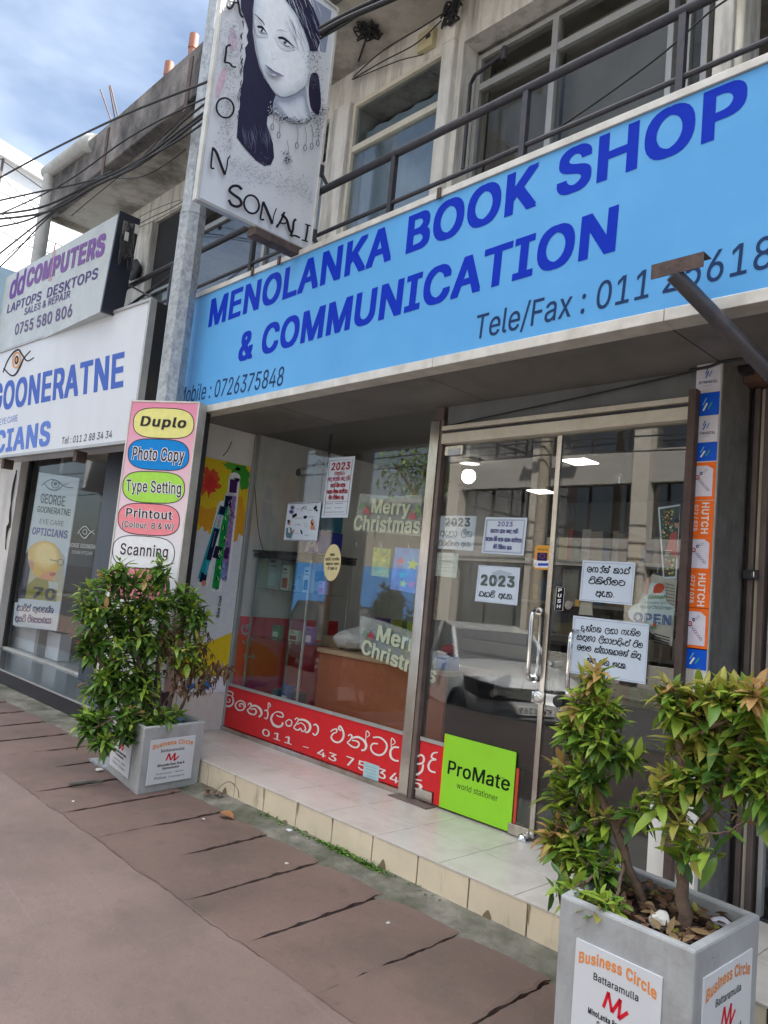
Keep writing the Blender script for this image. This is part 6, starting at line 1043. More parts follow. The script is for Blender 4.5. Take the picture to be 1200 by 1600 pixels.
for i in range(3): A.stroke([(415, 560+i*26), (485-i*15, 556+i*26)], 10, srgb('#c9c7bd'), 0)
for i in range(20): A.ellipse((rr.uniform(415, 510), rr.uniform(650, 810)), rr.uniform(8, 18), rr.uniform(8, 14), srgb(rr.choice(['#b8b050', '#8aa048', '#cfc070', '#a05a3a'])), 8, layer=6)
A.build('print', o)
o = sheet('newspaper', [(1019, 897), (1058, 905), (1050, 1010), (985, 968)], 'folded newspaper sheet tucked behind the OPEN sign', 'newspaper', mat('newsprint', srgb('#b5b5ad'), rough=.8, vary=.1, vscale=20), .014)
A = art(.014)
for i in range(9): A.stroke([(1040, 912+i*5), (1054, 915+i*5)], 1.2, srgb('#6a6a68'), 0)
for i in range(4): A.stroke([(1022, 990+i*4.2), (1047, 997+i*4.2)], 1.6, srgb('#3c3c40'), 0)
A.poly([(1010, 905), (1018, 900), (1012, 930), (1005, 925)], srgb('#b08a80')); A.build('print', o)
ol = [(981, 955), (988, 946), (1003, 941), (1005, 934), (1010, 930), (1012, 922), (1013, 914), (1018, 910), (1030, 911), (1038, 917), (1040, 926), (1040, 934), (1042, 942), (1052, 946), (1055, 952), (1050, 972), (1036, 976), (1018, 977), (1010, 972), (990, 972), (982, 964)]
o = sheet('open_sign', ol, 'shaped white Christmas OPEN sign with a red cap on top, hung behind the door glass', 'sign', ink(srgb('#bfd3d6')), .010, .002)
A = art(.0098, 980, 780, 6.956); A.poly([(310, 930), (345, 912), (395, 930), (402, 975), (370, 1015), (330, 1030), (285, 1015), (285, 965)], srgb('#c8593c'), 2); A.ellipse((258, 985), 26, 50, srgb('#d8e2e6'), 14, rot=.3); A.ellipse((340, 1038), 62, 18, srgb('#dde6ea'), 14)
for i in range(22): A.poly([(x := 215+i*9, y := 1065+14*math.sin(i*2.1)), (x+16, y-12), (x+20, y+8)], srgb('#4f8a58' if i % 3 else '#7aa85a'), 0, 3)
A.text('Merry Christmas', (140, 1185), (478, 1200), (142, 1150), srgb('#6b7884'), -.005, 1, 4); A.text('Greetings', (195, 1135), (420, 1138), (197, 1112), srgb('#8894a0'), -.005, 1, 4)
A.text('OPEN', (65, 1330), (478, 1372), (72, 1225), srgb('#5a6f9e'), .07, 1.0, 4); A.text('OPEN', (65, 1330), (478, 1372), (72, 1225), srgb('#aab8d8'), .0, 1.12, 5) if 0 else None
for x, y in ((110, 1300), (125, 1270), (330, 1350), (345, 1320), (350, 1290), (235, 1290)): A.ellipse((x, y), 8, 8, srgb('#d5dcea'), 8, layer=6)
A.ellipse((300, 1365), 20, 24, srgb('#b0493f'), 10, layer=6); A.poly([(250, 1390), (290, 1375), (330, 1400), (270, 1410)], srgb('#5c9060'), 0, 5); A.build('print', o)
for cn, c_, l in (([(899, 936), (906, 937), (905, 948), (898, 947)], '#b98a3a', 'small ochre sticker above the fuel notice'), ([(907, 940), (925, 941), (926, 962), (904, 960)], '#b8b3a4', 'small cream scrap of paper between two door notices'), ([(700, 702), (719, 700), (718, 710), (699, 712)], '#c6cdd2', 'small white label on the upper patch fitting')):
    sheet('label_scrap', cn, l, 'sticker', ink(srgb(c_)), -.0225 if 'patch' in l else .008)
# ------------------------------------------------------------------ inside the shop
g = MB(); yy = .012; g.box(XL+.001, XL+.004, .02, 1.1, .2, at(365, 962, X=XL+.004).z, ink(srgb('#e04048'))); o = g.build('wall_poster'); tag(o, 'red poster with sideways 4G lettering on the inner left wall', 'poster')
A = Art(planeX(XL+.005), (1, 0, 0)); A.text('I 4G', (398, 1030), (392, 975), (382, 1032), srgb('#a8a0a0'), .03, 1.1, 1); A.build('lettering', o)
# counter
cz = .90; cx0, cx1, cy = -4.42, -3.16, .25
Ct = thing('counter', (cx0, cy, ZS), 'reddish-brown shop counter with a pale wooden top behind the window', 'counter')
g = MB(); g.box(cx0, cx1, cy, cy+.02, ZS, cz-.032, mat('red_brown_laminate', (.36, .115, .055), rough=.4, vary=.1, vscale=2)); g.box(cx0, cx0+.02, cy+.021, cy+.5, ZS, cz-.032, M['dark']); g.box(cx1-.02, cx1, cy+.021, cy+.5, ZS, cz-.032, M['dark']); g.build('front_panel', Ct)
g = MB(); g.box(cx0-.02, cx1+.02, cy-.02, cy+.52, cz-.031, cz, mat('pale_wood_edge', (.45, .31, .19), rough=.5, vary=.15, vscale=9)); g.build('top', Ct, bevel=.004)
# display cabinet
K0, K1, KY0, KY1 = XL+.05, -4.45, .10, .52; kz = at(455, 868, Y=KY0).z
Cb = thing('display_cabinet', (K0, KY0, ZS), 'glass display cabinet with a black top and glass shelves beside the left wall', 'cabinet')
g = MB(); g.box(K0-.02, K1+.02, KY0-.02, KY1+.02, kz-.03, kz+.01, M['black']); g.box(K0-.03, K1+.03, KY0-.03, KY1+.02, kz+.012, kz+.03, M['black']); g.build('top', Cb, bevel=.008)
g = MB(); g.box(K0, K1, KY0, KY1, ZS, ZS+.10, M['black']); g.build('base', Cb)
for x, y in ((K0, KY0), (K1-.015, KY0), (K0, KY1-.015), (K1-.015, KY1-.015)):
    g = MB(); g.box(x, x+.015, y, y+.015, ZS+.101, kz-.031, M['alugrey']); g.build('frame_post', Cb)
sh = [at(470, 925, Y=.3).z, at(470, 1003, Y=.3).z, at(450, 1098, Y=.3).z, at(430, 1165, Y=.3).z]
sh = [z for z in sh if z > ZS+.15]
for z in sh: g = MB(); g.box(K0+.016, K1-.016, KY0+.016, KY1-.016, z-.006, z, M['glasscab']); g.build('shelf', Cb)
for a in ((K0+.016, K1-.016, KY0+.002, KY0+.007), ): g = MB(); g.box(*a, ZS+.101, kz-.031, M['glasscab']); g.build('pane', Cb)
def box_thing(name, px, py, z, Y, w_, d_, h_, col, label, col2=None, txt=None):
    p = at(px, py, Y=Y); x = min(max(p.x, K0+.06), -1.7)
    m = mat(name+'_card', srgb(col), rough=.5, vary=.08); g = MB(); g.box(x-w_/2, x+w_/2, Y, Y+d_, z, z+h_, m); o = g.build(name, bevel=.003); tag(o, label, 'box')
    A = Art(lambda u, v: V(x-w_/2+w_*u, Y-.0005, z+h_*(1-v)), (0, -1, 0))
    if col2: A.rrect(.15, .5, .85, .9, .06, srgb(col2)); A.rrect(.2, .12, .6, .2, .03, srgb('#50555c')); A.stroke([(.2, .3), (.75, .3)], .05, srgb('#8a8f95'), 0)
    if txt: A.text(txt, (.15, .95), (.85, .95), (.15, .12), srgb('#c9c5d2'), .05, 1)
    if col2 or txt: A.build('print', o)
    return o
z1 = sh[0]
box_thing('earphone_box', 418, 900, z1, .24, .17, .05, .27, '#b9c1c2', 'large pale earphone box on the upper cabinet shelf by the wall', '#c8d8da')
box_thing('charger_box', 446, 900, z1, .20, .10, .04, .20, '#c9cdcb', 'white charger pack with an orange stripe on the upper cabinet shelf', '#b0583c')
box_thing('adapter_box', 461, 905, z1, .30, .08, .05, .09, '#d0d4d4', 'small white adapter box low on the upper cabinet shelf', '#9aa0a4')
box_thing('powerbank_box', 480, 900, z1, .20, .09, .04, .20, '#d4d4cf', 'cream power-bank pack with a black window on the upper cabinet shelf', '#1c1c20')
box_thing('ink_box', 503, 905, z1, .22, .07, .05, .10, '#c0a8d0', 'small violet and pink box at the right end of the upper cabinet shelf', '#b04a7a')
z2 = sh[2] if len(sh) > 2 else sh[1]
box_thing('stamp_box', 430, 1075, z2, .20, .06, .05, .10, '#5a8a90', 'small teal box on the lower cabinet shelf', '#9ac0c0')
box_thing('stamp_box', 446, 1070, z2, .18, .09, .06, .15, '#2c5fae', 'blue self-inking stamp box on the lower cabinet shelf', '#d0d4d8')
box_thing('stamp_box', 464, 1075, z2, .18, .10, .06, .12, '#23283a', 'dark navy stamp box on the lower cabinet shelf', '#b9bec6')
for k_, (px_, z_, Y_, w_, h_, c1_, c2_, nm_) in enumerate(((432, sh[0], .34, .09, .16, '#3f6fb0', '#d0d6dc', 'blue cable pack at the back of the upper cabinet shelf'), (455, sh[0], .36, .08, .22, '#d8d8d2', '#b03a48', 'white pack with a red panel at the back of the upper cabinet shelf'), (470, sh[0], .38, .09, .14, '#e0b84a', '#6a4a20', 'yellow memory-card pack on the upper cabinet shelf'), (495, sh[0], .36, .09, .18, '#3a3c44', '#c0c4c8', 'black accessory pack at the back of the upper cabinet shelf'), (440, sh[1], .25, .10, .10, '#4f8a5a', '#d4dcd0', 'green box alone on the second cabinet shelf'), (468, sh[1], .28, .12, .08, '#c9c4b8', '#8a4038', 'flat cream box on the second cabinet shelf'), (492, sh[1], .25, .09, .13, '#8a5a9a', '#d8ccd8', 'violet box on the second cabinet shelf'), (480, z2, .30, .09, .12, '#c8593c', '#e0d6cc', 'orange box on the lower cabinet shelf'))):
    box_thing('stationery_box', px_, 900, z_+.0005, Y_, w_, .04, h_, c1_, nm_, c2_)
if len(sh) > 3: box_thing('picture_card', 452, 1145, sh[3], .2, .11, .03, .22, '#a8aaa2', 'pale card with an oval brown picture on the lowest cabinet shelf', '#6a4034')
box_thing('paper_ream', 486, 865, kz+.032, .16, .24, .2, .17, '#2a3aa8', 'blue paper box with a big pale letter A on top of the cabinet', None, 'A')
box_thing('paper_ream', 498, 825, kz+.203, .17, .18, .16, .2, '#2a7f9e', 'teal box stacked on the blue paper box')
# clutter on the counter
g = MB(); rr = random.Random(2); p = at(545, 1000, Y=.4)
g.box(p.x-.30, p.x-.05, .38, .58, cz+.001, cz+.08, mat('cardboard', (.25, .17, .10), rough=.8, vary=.1)); tag(g.build('carton', bevel=.003), 'low open cardboard carton on the counter end', 'carton')
def crumple(name, c, r_, m, label, cat, seed=1, sq=.7):
    import bmesh
    rr = random.Random(seed); bm = bmesh.new(); bmesh.ops.create_icosphere(bm, subdivisions=3, radius=1)
    ds = [(Vector((rr.gauss(0, 1), rr.gauss(0, 1), rr.gauss(0, 1))).normalized(), rr.uniform(-.35, .35)) for _ in range(26)]
    for v in bm.verts:
        k = 1.0; n = v.co.normalized()
        for d, a in ds: k += a*max(0, n.dot(d)-.6)*1.6
        k += rr.uniform(-.05, .05); v.co = Vector((n.x*k*r_, n.y*k*r_, n.z*k*r_*sq))
    zmin = min(v.co.z for v in bm.verts)
    for v in bm.verts: v.co.z -= zmin
    me = bpy.data.meshes.new(name); bm.to_mesh(me); bm.free(); me.materials.append(m); o = bpy.data.objects.new(name, me); sc.collection.objects.link(o); o.location = c; return tag(o, label, cat)
crumple('plastic_bag', (p.x+.02, .42, cz+.001), .13, mat('white_plastic_film', (.6, .6, .6), rough=.3), 'crumpled white plastic bag on the counter', 'bag', 4)
g = MB(); g.box(p.x+.22, p.x+.40, .40, .55, cz+.001, cz+.18, mat('blue_file', (.03, .09, .25), rough=.4)); tag(g.build('file_box', bevel=.004), 'blue file box on the counter under the sagging banner', 'file box')
g = MB(); q = at(688, 1050, Y=.3); g.box(-3.30, -3.20, .30, .42, cz+.001, cz+.09, mat('blue_packet', (.10, .2, .5), rough=.4)); tag(g.build('packet', bevel=.004), 'small blue packet at the right end of the counter', 'packet')
crumple('red_pouch', (-3.25, .36, cz+.0915), .05, ink(srgb('#b03040')), 'small red pouch on the blue packet', 'pouch', 6)
p = at(503, 980, Y=.75); g = MB(); g.lathe([(.055, 0), (.055, .9), (.05, .92), (0, .92)], (p.x, .75, .90), mat('paper_roll', (.5, .34, .24), rough=.6, vary=.15), 16); tag(g.build('paper_roll', shade=40), 'upright brown paper roll behind the counter', 'paper roll')
for k, (x, col, lb) in enumerate(((-4.05, '#7a7a30', 'olive'), (-3.9, '#8a9a30', 'lime green'), (-4.25, '#6a4a80', 'violet'))):
    g = MB(); g.box(x, x+.10, .62, .70, cz+.001, cz+.26, ink(srgb(col))); tag(g.build('folder', bevel=.002), '%s folder standing at the back of the counter' % lb, 'folder')
# photocopier
a = at(712, 1062, Y=1.3); b = at(872, 1075, Y=1.3); ct = at(790, 985, Y=1.3).z
Cp = thing('photocopier', (a.x, 1.3, ZS), 'large beige photocopier behind the door glass', 'photocopier'); bei = mat('beige_machine_plastic', (.46, .45, .41), rough=.5, vary=.05)
g = MB(); g.box(a.x, b.x, 1.3, 1.9, ZS+.02, ct-.5, M['dark']); g.build('dark_stand', Cp); g = MB(); g.box(a.x, b.x, 1.3, 1.9, ct-.499, ct-.22, bei);  # lower half added as a dark block so the door glass stays dark
g.build('body', Cp, bevel=.012)
for i in range(1): g = MB(); z = ct-.44; g.box(a.x+.05, b.x-.3, 1.285, 1.299, z, z+.19, bei); g.box(a.x+.3, a.x+.45, 1.28, 1.285, z+.08, z+.11, M['dark']); g.build('paper_drawer', Cp, bevel=.004)
g = MB(); g.box(a.x-.02, b.x-.25, 1.27, 1.9, ct-.20, ct-.10, bei); g.build('scanner_bed', Cp, bevel=.012)
g = MB(); g.box(a.x+.02, b.x-.3, 1.3, 1.88, ct-.098, ct, M['alugrey']); g.build('lid', Cp, bevel=.012)
g = MB(); g.box(b.x-.24, b.x+.02, 1.27, 1.6, ct-.14, ct-.05, M['black']); g.build('control_panel', Cp, bevel=.008)
g = MB()
for i in range(7): g.box(b.x-.2+i*.025, b.x-.19+i*.025, 1.292, 1.299, ct-.46, ct-.30, M['dark'])
g.build('vent_slats', Cp)
# shelving along the back wall
Sh = thing('wall_shelf', (-3.3, 3.5, ZS), 'grey steel shelving full of stationery along the back wall', 'shelf')
g = MB()
for z in (.5, .95, 1.4, 1.85): g.box(-4.9, -1.9, 3.45, 3.88, z, z+.03, M['alugrey'])
g.build('shelf_board', Sh)
rr = random.Random(31)
stock = MB()
for z in (.53, .98, 1.43, 1.88):
    x = -4.85
    while x < -2.0:
        w_ = rr.uniform(.06, .22); h_ = rr.uniform(.12, .36); stock.box(x, x+w_-.01, 3.5+rr.uniform(0, .08), 3.84, z+.001, z+h_, ink(srgb(rr.choice(['#7a7f86', '#9a8f80', '#50688a', '#8a4a42', '#b0aea6', '#55705a', '#3a3c44', '#a89a60'])))); x += w_
o = stock.build('stationery_stock'); tag(o, kind='stuff'); o['label'] = 'boxes and books filling the back shelves'; o['category'] = 'stationery'
# cctv, lights
p = at(488, 735, Y=.2); T = thing('security_camera', tuple(p), 'small dark security camera on a bracket inside the window', 'security camera')
g = MB(); g.tube([(p.x, .2, p.z), (p.x-.05, .12, p.z-.03)], .035, M['alugrey'], 14); g.lathe([(0, 0), (.03, 0), (.03, .01), (0, .01)], (p.x-.05, .10, p.z-.03), M['black'], 14, 'y'); g.build('body', T, shade=40)
g = MB(); g.tube([(p.x, .2, p.z+.03), (p.x+.05, .22, p.z+.08), (p.x+.14, .24, p.z+.02), (p.x+.14, .24, 2.55)], .012, M['black'], 8); g.build('bracket', T, shade=40)
lamp = lampmat('lit_ceiling_panel', (1.0, .98, .93), 3.2)
for (px, py), lb in (((906, 720), 'lit square ceiling panel seen through the right-hand door pane'), ((846, 767), 'lit square ceiling panel seen through the left door leaf')):
    p = at(px, py, Z=2.54); T = thing('ceiling_light', tuple(p), lb, 'ceiling light', 'ceiling panels'); g = MB(); g.box(p.x-.115, p.x+.115, p.y-.115, p.y+.115, 2.535, 2.558, M['white']); g.build('housing', T); g = MB(); g.box(p.x-.105, p.x+.105, p.y-.105, p.y+.105, 2.528, 2.534, lamp); g.build('diffuser', T)
p = at(732, 746, Z=2.40); T = thing('globe_lamp', (p.x, p.y, 2.55), 'round lit globe lamp under the shop ceiling', 'lamp')
g = MB(); g.lathe([(0, -.065), (.033, -.055), (.056, -.026), (.06, 0), (.053, .033), (.033, .053), (0, .056)], (p.x, p.y, 2.41), lamp, 20); g.build('globe', T, shade=60)
g = MB(); g.lathe([(.09, .0), (.09, .03), (0, .03)], (p.x, p.y, 2.52), M['white'], 20); g.build('ceiling_rose', T, shade=40)
# ------------------------------------------------------------------ planters
def planter(name, fl, fr, br, bl, h, label, taper=.0):
    c = sum((Vector((*p, 0)) for p in (fl, fr, br, bl)), Vector())/4; T = thing(name, (c.x, c.y, 0), label, 'planter', 'cement planters')
    P4 = [Vector((*p, 0)) for p in (fl, fr, br, bl)]; th = .035
    def ring(k, z): return [Vector((c.x+(p.x-c.x)*k, c.y+(p.y-c.y)*k, z)) for p in P4]
    o0, o1 = ring(1-taper, .0), ring(1, h); s = 1-2*th/.5; i1, i0 = ring(s, h), ring(s, h-.10)
    g = MB(); vs = o0+o1+i1+i0
    fs = [(3, 2, 1, 0)]+[(i, (i+1) % 4, 4+(i+1) % 4, 4+i) for i in range(4)]+[(4+i, 4+(i+1) % 4, 8+(i+1) % 4, 8+i) for i in range(4)]+[(8+i, 8+(i+1) % 4, 12+(i+1) % 4, 12+i) for i in range(4)]+[(12, 13, 14, 15)]
    g.add(vs, fs, M['planter']); g.build('box', T, bevel=.008, seg=2)
    # soil: uneven
    rr = random.Random(7); g = MB(); n = 14; ps = []
    for j in range(n+1):
        for i in range(n+1):
            u, v = i/n, j/n; p = lerp(lerp(i0[0], i0[1], u), lerp(i0[3], i0[2], u), v); ps.append((p.x, p.y, h-.055+rr.uniform(-.012, .012)))
    g.add(ps, [(j*(n+1)+i, j*(n+1)+i+1, (j+1)*(n+1)+i+1, (j+1)*(n+1)+i) for j in range(n) for i in range(n)], M['soil']); g.build('soil', T)
    return T, P4, c
ORN = srgb('#d98a4c')
def plate(T, p0, p1, h0, h1, us, crack):
    """White notice plate on the planter side running p0->p1, between heights h0 and h1 and side fractions us."""
    d = (p1-p0); n = Vector((d.y, -d.x, 0)).normalized(); a = p0+d*us[0]+n*.004; b = p0+d*us[1]+n*.004
    g = MB(); g.hexa([a+V(0, 0, h0), b+V(0, 0, h0), b-n*.005+V(0, 0, h0), a-n*.005+V(0, 0, h0), a+V(0, 0, h1), b+V(0, 0, h1), b-n*.005+V(0, 0, h1), a-n*.005+V(0, 0, h1)], M['signwhite']); o = g.build('plate', T, bevel=.001)
    A = Art(lambda u, v: a+(b-a)*u+V(0, 0, h1+(h0-h1)*v), n)
    txt = 'Business Circle'; m_ = ink(ORN)
    vs, fs, asp = glyphs(txt, .05, 1.0); pts = []
    for x, y in vs:
        u = .05+.90*x; arc = .065*(1-(2*x-1)**2); pts.append(A.pt((u, .215-arc-.105*y), 1))
    U = A.pt((1, 0), 1)-A.pt((0, 0), 1); W_ = A.pt((0, 0), 1)-A.pt((0, 1), 1)
    if U.cross(W_).dot(n) < 0: fs = [f[::-1] for f in fs]
    A.mb.add(pts, fs, m_)
    K_ = srgb('#1c1d22'); RDm = srgb('#cc2536')
    A.text('Battaramulla', (.24, .30), (.76, .30), (.24, .235), K_, .02, 1, 1)
    for a_, b_ in (((.375, .50), (.425, .345)), ((.425, .345), (.475, .505)), ((.475, .505), (.565, .355)), ((.565, .355), (.555, .53)), ((.555, .53), (.655, .435))): A.stroke([a_, b_], .034, RDm, 0, 1)
    A.text('MinoLanka Book Shop &', (.2, .62), (.8, .62), (.2, .565), K_, .05, 1, 1); A.text('Communication', (.31, .695), (.69, .695), (.31, .645), K_, .05, 1, 1)
    A.text('Battaramulla - Malabe', (.2, .80), (.8, .80), (.2, .765), srgb('#4a4c55'), .0, 1, 1); A.text('Police', (.17, .90), (.42, .90), (.17, .845), srgb('#3a3c45'), .01, 1, 1); A.text('Thalangama', (.46, .90), (.83, .90), (.46, .86), srgb('#3a3c45'), .0, 1, 1)
    A.build('lettering', o)
TL, PL, cL = planter('planter', (-4.93, -1.075), (-4.305, -1.165), (-4.385, -.69), (-4.98, -.66), .405, 'grey cement planter box with Business Circle plates under the large left-hand bush', .03)
plate(TL, PL[0], PL[1], .06, .345, (.10, .72), 0); plate(TL, PL[1], PL[2], .055, .325, (.12, .84), 0)
TR, PR, cR = planter('planter', (-1.285, -1.335), (-.865, -1.345), (-.855, -.905), (-1.335, -.86), .50, 'grey cement planter box in the near corner holding two small trees and dead leaves', .02)
plate(TR, PR[0], PR[1], .10, .40, (.16, .80), 1); plate(TR, PR[1], PR[2], .10, .42, (.12, .86), 1)

# ------------------------------------------------------------------ leaves
WID = (.32, .42)
LEAF = {
 'deep': mat('deep_green_leaf', (.06, .135, .025), rough=.38, vary=.25, vscale=3, trans=.25),
 'mid': mat('mid_green_leaf', (.13, .25, .035), rough=.40, vary=.25, vscale=3, trans=.3),
 'light': mat('fresh_green_leaf', (.29, .41, .05), rough=.42, vary=.2, vscale=3, trans=.35),
 'new': mat('orange_new_leaf', (.50, .31, .12), rough=.45, vary=.2, vscale=4, trans=.35),
 'gold': mat('yellow_green_leaf', (.42, .40, .08), rough=.42, vary=.2, vscale=4, trans=.35),
 'dead': mat('dead_brown_leaf', (.13, .065, .035), rough=.8, vary=.35, vscale=8, trans=.1),
 'dry': mat('dry_tan_leaf', (.24, .16, .075), rough=.8, vary=.3, vscale=8, trans=.1)}
def leaf(mb, p, d, up, L_, w_, m, droop=.25):
    d = d.normalized(); s = d.cross(up)
    if s.length < 1e-3: s = d.orthogonal()
    s.normalize(); n = s.cross(d).normalized()
    prof = ((0, .10), (.16, .66), (.42, 1.0), (.74, .74), (1.0, .04)); vs = []
    for t, k in prof:
        c = p+d*(L_*t)-n*(droop*L_*t*t); w2 = w_*.5*k
        vs += [c+s*w2+n*w2*.35, c, c-s*w2+n*w2*.35]
    fs = []
    for i in range(len(prof)-1):
        a = i*3; fs += [(a, a+1, a+4, a+3), (a+1, a+2, a+5, a+4)]
    mb.add(vs, fs, m)
def rdir(rr): return Vector((rr.gauss(0, 1), rr.gauss(0, 1), rr.gauss(0, 1))).normalized()
def rosette(mb, p, d, rr, n, L_, mats, spread=1.0):
    d = d.normalized(); a0 = rr.uniform(0, 6.28); e1 = d.orthogonal().normalized(); e2 = d.cross(e1)
    for i in range(n):
        a = a0+i*2.4; t = i/max(1, n-1)
        out = e1*math.cos(a)+e2*math.sin(a)
        el = lerp(-.15, 1.3, t)*spread
        dd = (out+d*el+rdir(rr)*.22).normalized()
        q = p-d*(.07*(1-t))
        l_ = L_*rr.uniform(.45, 1.2)*(1-.35*t)
        m = mats[-1] if t > .62 and rr.random() < .85 else rr.choice(mats[:-1])
        leaf(mb, q, dd, (V(0, 0, 1)+rdir(rr)*.35), l_, l_*rr.uniform(*WID), m, rr.uniform(-.1, .65))
def shrub(name, label, cat, stems, blobs, seed, Lf, dens, depth, toward, group=None, dead=None):
    """stems: polylines with radii; blobs: (centre, rx, rz, ry, n rosettes, tip colour)."""
    rr = random.Random(seed); base = stems[0][0][0]
    T = thing(name, (base.x, base.y, base.z), label, cat, group)
    tr = MB(); nodes = []
    for pts, r0, r1 in stems:
        sp = [Vector(p) for p in smooth([tuple(p) for p in pts], 5)]; k = len(sp)
        sp = [p+rdir(rr)*.006 for p in sp]; tr.tube(sp, [lerp(r0, r1, i/(k-1))*rr.uniform(.92, 1.1) for i in range(k)], M['bark'], 9)
        nodes += [(p, i/(k-1)) for i, p in enumerate(sp) if i > k*.25]
    tw = MB(); lf = MB()
    for (c, rx, ry, rz, n, kind) in blobs:
        for _ in range(round(n*1.35)):
            v = rdir(rr)*(rr.random()**.45); p = c+V(v.x*rx, v.y*ry, v.z*rz)
            q, _t = min(nodes, key=lambda a: (a[0]-p).length+.35*max(0, a[0].z-p.z+.02))
            if len(nodes) < 900 and rr.random() < .5: nodes.append((lerp(q, p, .6), 1))
            mid = lerp(q, p, .5)+V(0, 0, -.02)+rdir(rr)*.02
            tw.tube(smooth([tuple(q), tuple(mid), tuple(p)], 3), [.0035, .0035, .003, .003, .0025, .0022, .002][:7], M['twig'] if kind in ('dead', 'sparse') else M['bark'], 4, cap=False)
            d = ((p-q).normalized()*.5+v*.6+V(0, 0, .55)+rdir(rr)*.3)
            G = LEAF
            if kind == 'top': ms = [G['mid'], G['light'], G['light'], G['gold'], G['new'] if rr.random() < .75 else G['gold']]
            elif kind == 'bush':
                u = rr.random(); ms = [G['deep'], G['deep'], G['mid'], G['mid'], G['light'] if u < .65 else (G['mid'] if u < .93 else G['new'])]
            elif kind == 'gold': ms = [G['light'], G['gold'], G['mid'], G['gold'] if rr.random() < .75 else G['new']]
            elif kind == 'dead':
                for _k in range(rr.randint(1, 4)): leaf(lf, p+rdir(rr)*.02, rdir(rr)+V(0, 0, -.7), V(0, 0, 1), Lf*.55*rr.uniform(.6, 1.1), Lf*.2, G['dead'] if rr.random() < .7 else G['dry'], .7)
                continue
            elif kind == 'low': ms = [G['deep'], G['mid'], G['light'], G['light']]
            else:
                u = rr.random(); ms = [G['deep'], G['mid'], G['light'], G['light'], G['light'] if u < .6 else (G['gold'] if u < .93 else G['new'])]
            nn = rr.randint(7, 11) if kind != 'sparse' else rr.randint(4, 7)
            rosette(lf, p, d, rr, nn, Lf, ms)
    tr.build('trunk', T, shade=50); tw.build('twigs', T); o = lf.build('foliage', T, shade=60)
    return T
def bp(px, py, Y): return at(px, py, Y=Y)
def blob(px, py, rpx, Y, n, kind, rpy=None, ry=None):
    c = bp(px, py, Y); k = (c-CAM).dot(_f)/F_PX; r_ = rpx*k; return (c, r_, ry or r_*.9, (rpy or rpx)*k, n, kind)
# left bush
y = 0.0
_bp, _at = bp, at
BN = V(.88, -.47, 0)
def bp(px, py, d): return _at(px, py, P=V(-4.55, -1.02, 0)-BN*d, N=BN)
def at(px, py, Y=0.0): return bp(px, py, Y)
base = V(-4.62, -.93, .34)
st = [([base, bp(225, 1060, y), bp(205, 980, y), bp(190, 910, y)], .022, .006), ([base+V(.04, .03, 0), bp(245, 1050, y), bp(255, 960, y), bp(250, 900, y)], .02, .006),
      ([base+V(-.05, -.03, 0), bp(190, 1080, y-.05), bp(150, 1020, y-.05), bp(135, 950, y)], .018, .005), ([base+V(.08, .05, 0), bp(275, 1060, y+.05), bp(300, 990, y+.05), bp(320, 950, y)], .014, .004),
      ([base+V(-.06, -.05, 0), bp(195, 1120, y-.12), bp(165, 1130, y-.2), bp(140, 1140, y-.22)], .012, .004), ([base+V(.1, .06, 0), bp(290, 1090, y+.1), bp(305, 1040, y+.1), bp(330, 1000, y+.1)], .010, .003), ([base+V(.1, .02, 0), bp(280, 1110, y+.1), bp(300, 1075, y+.12), bp(345, 1050, y+.1)], .008, .003)]
bl = [blob(185, 895, 28, y, 12, 'bush'), blob(160, 940, 48, y, 39, 'bush'), blob(250, 890, 16, y, 8, 'bush', 24), blob(225, 930, 42, y, 30, 'bush'), blob(140, 1005, 30, y, 22, 'bush'), blob(185, 1000, 55, y, 54, 'bush'), blob(235, 985, 40, y, 27, 'bush'),
      blob(285, 930, 28, y, 16, 'bush'), blob(305, 965, 26, y, 12, 'bush'), blob(165, 1070, 38, y-.05, 33, 'bush'), blob(215, 1060, 45, y, 39, 'bush'), blob(145, 1125, 26, y-.15, 18, 'bush'), blob(160, 1155, 20, y-.2, 9, 'bush'), blob(205, 1120, 36, y-.12, 26, 'bush'),
      blob(235, 1145, 18, y-.16, 9, 'bush'), blob(260, 1120, 24, y-.1, 12, 'bush'), blob(275, 1010, 40, y, 21, 'sparse'), blob(300, 1020, 38, y+.05, 15, 'sparse'), blob(262, 1000, 26, y, 22, 'dead'), blob(285, 1060, 34, y, 26, 'dead'), blob(320, 1050, 30, y+.1, 30, 'dead'), blob(345, 1045, 18, y+.1, 16, 'dead', 12), blob(315, 1000, 24, y+.1, 12, 'dead')]
shrub('bush', 'dense leafy green bush with a dried brown side, in the left planter', 'bush', st, bl, 11, .098, 1, .3, 1)
bp, at = _bp, _at
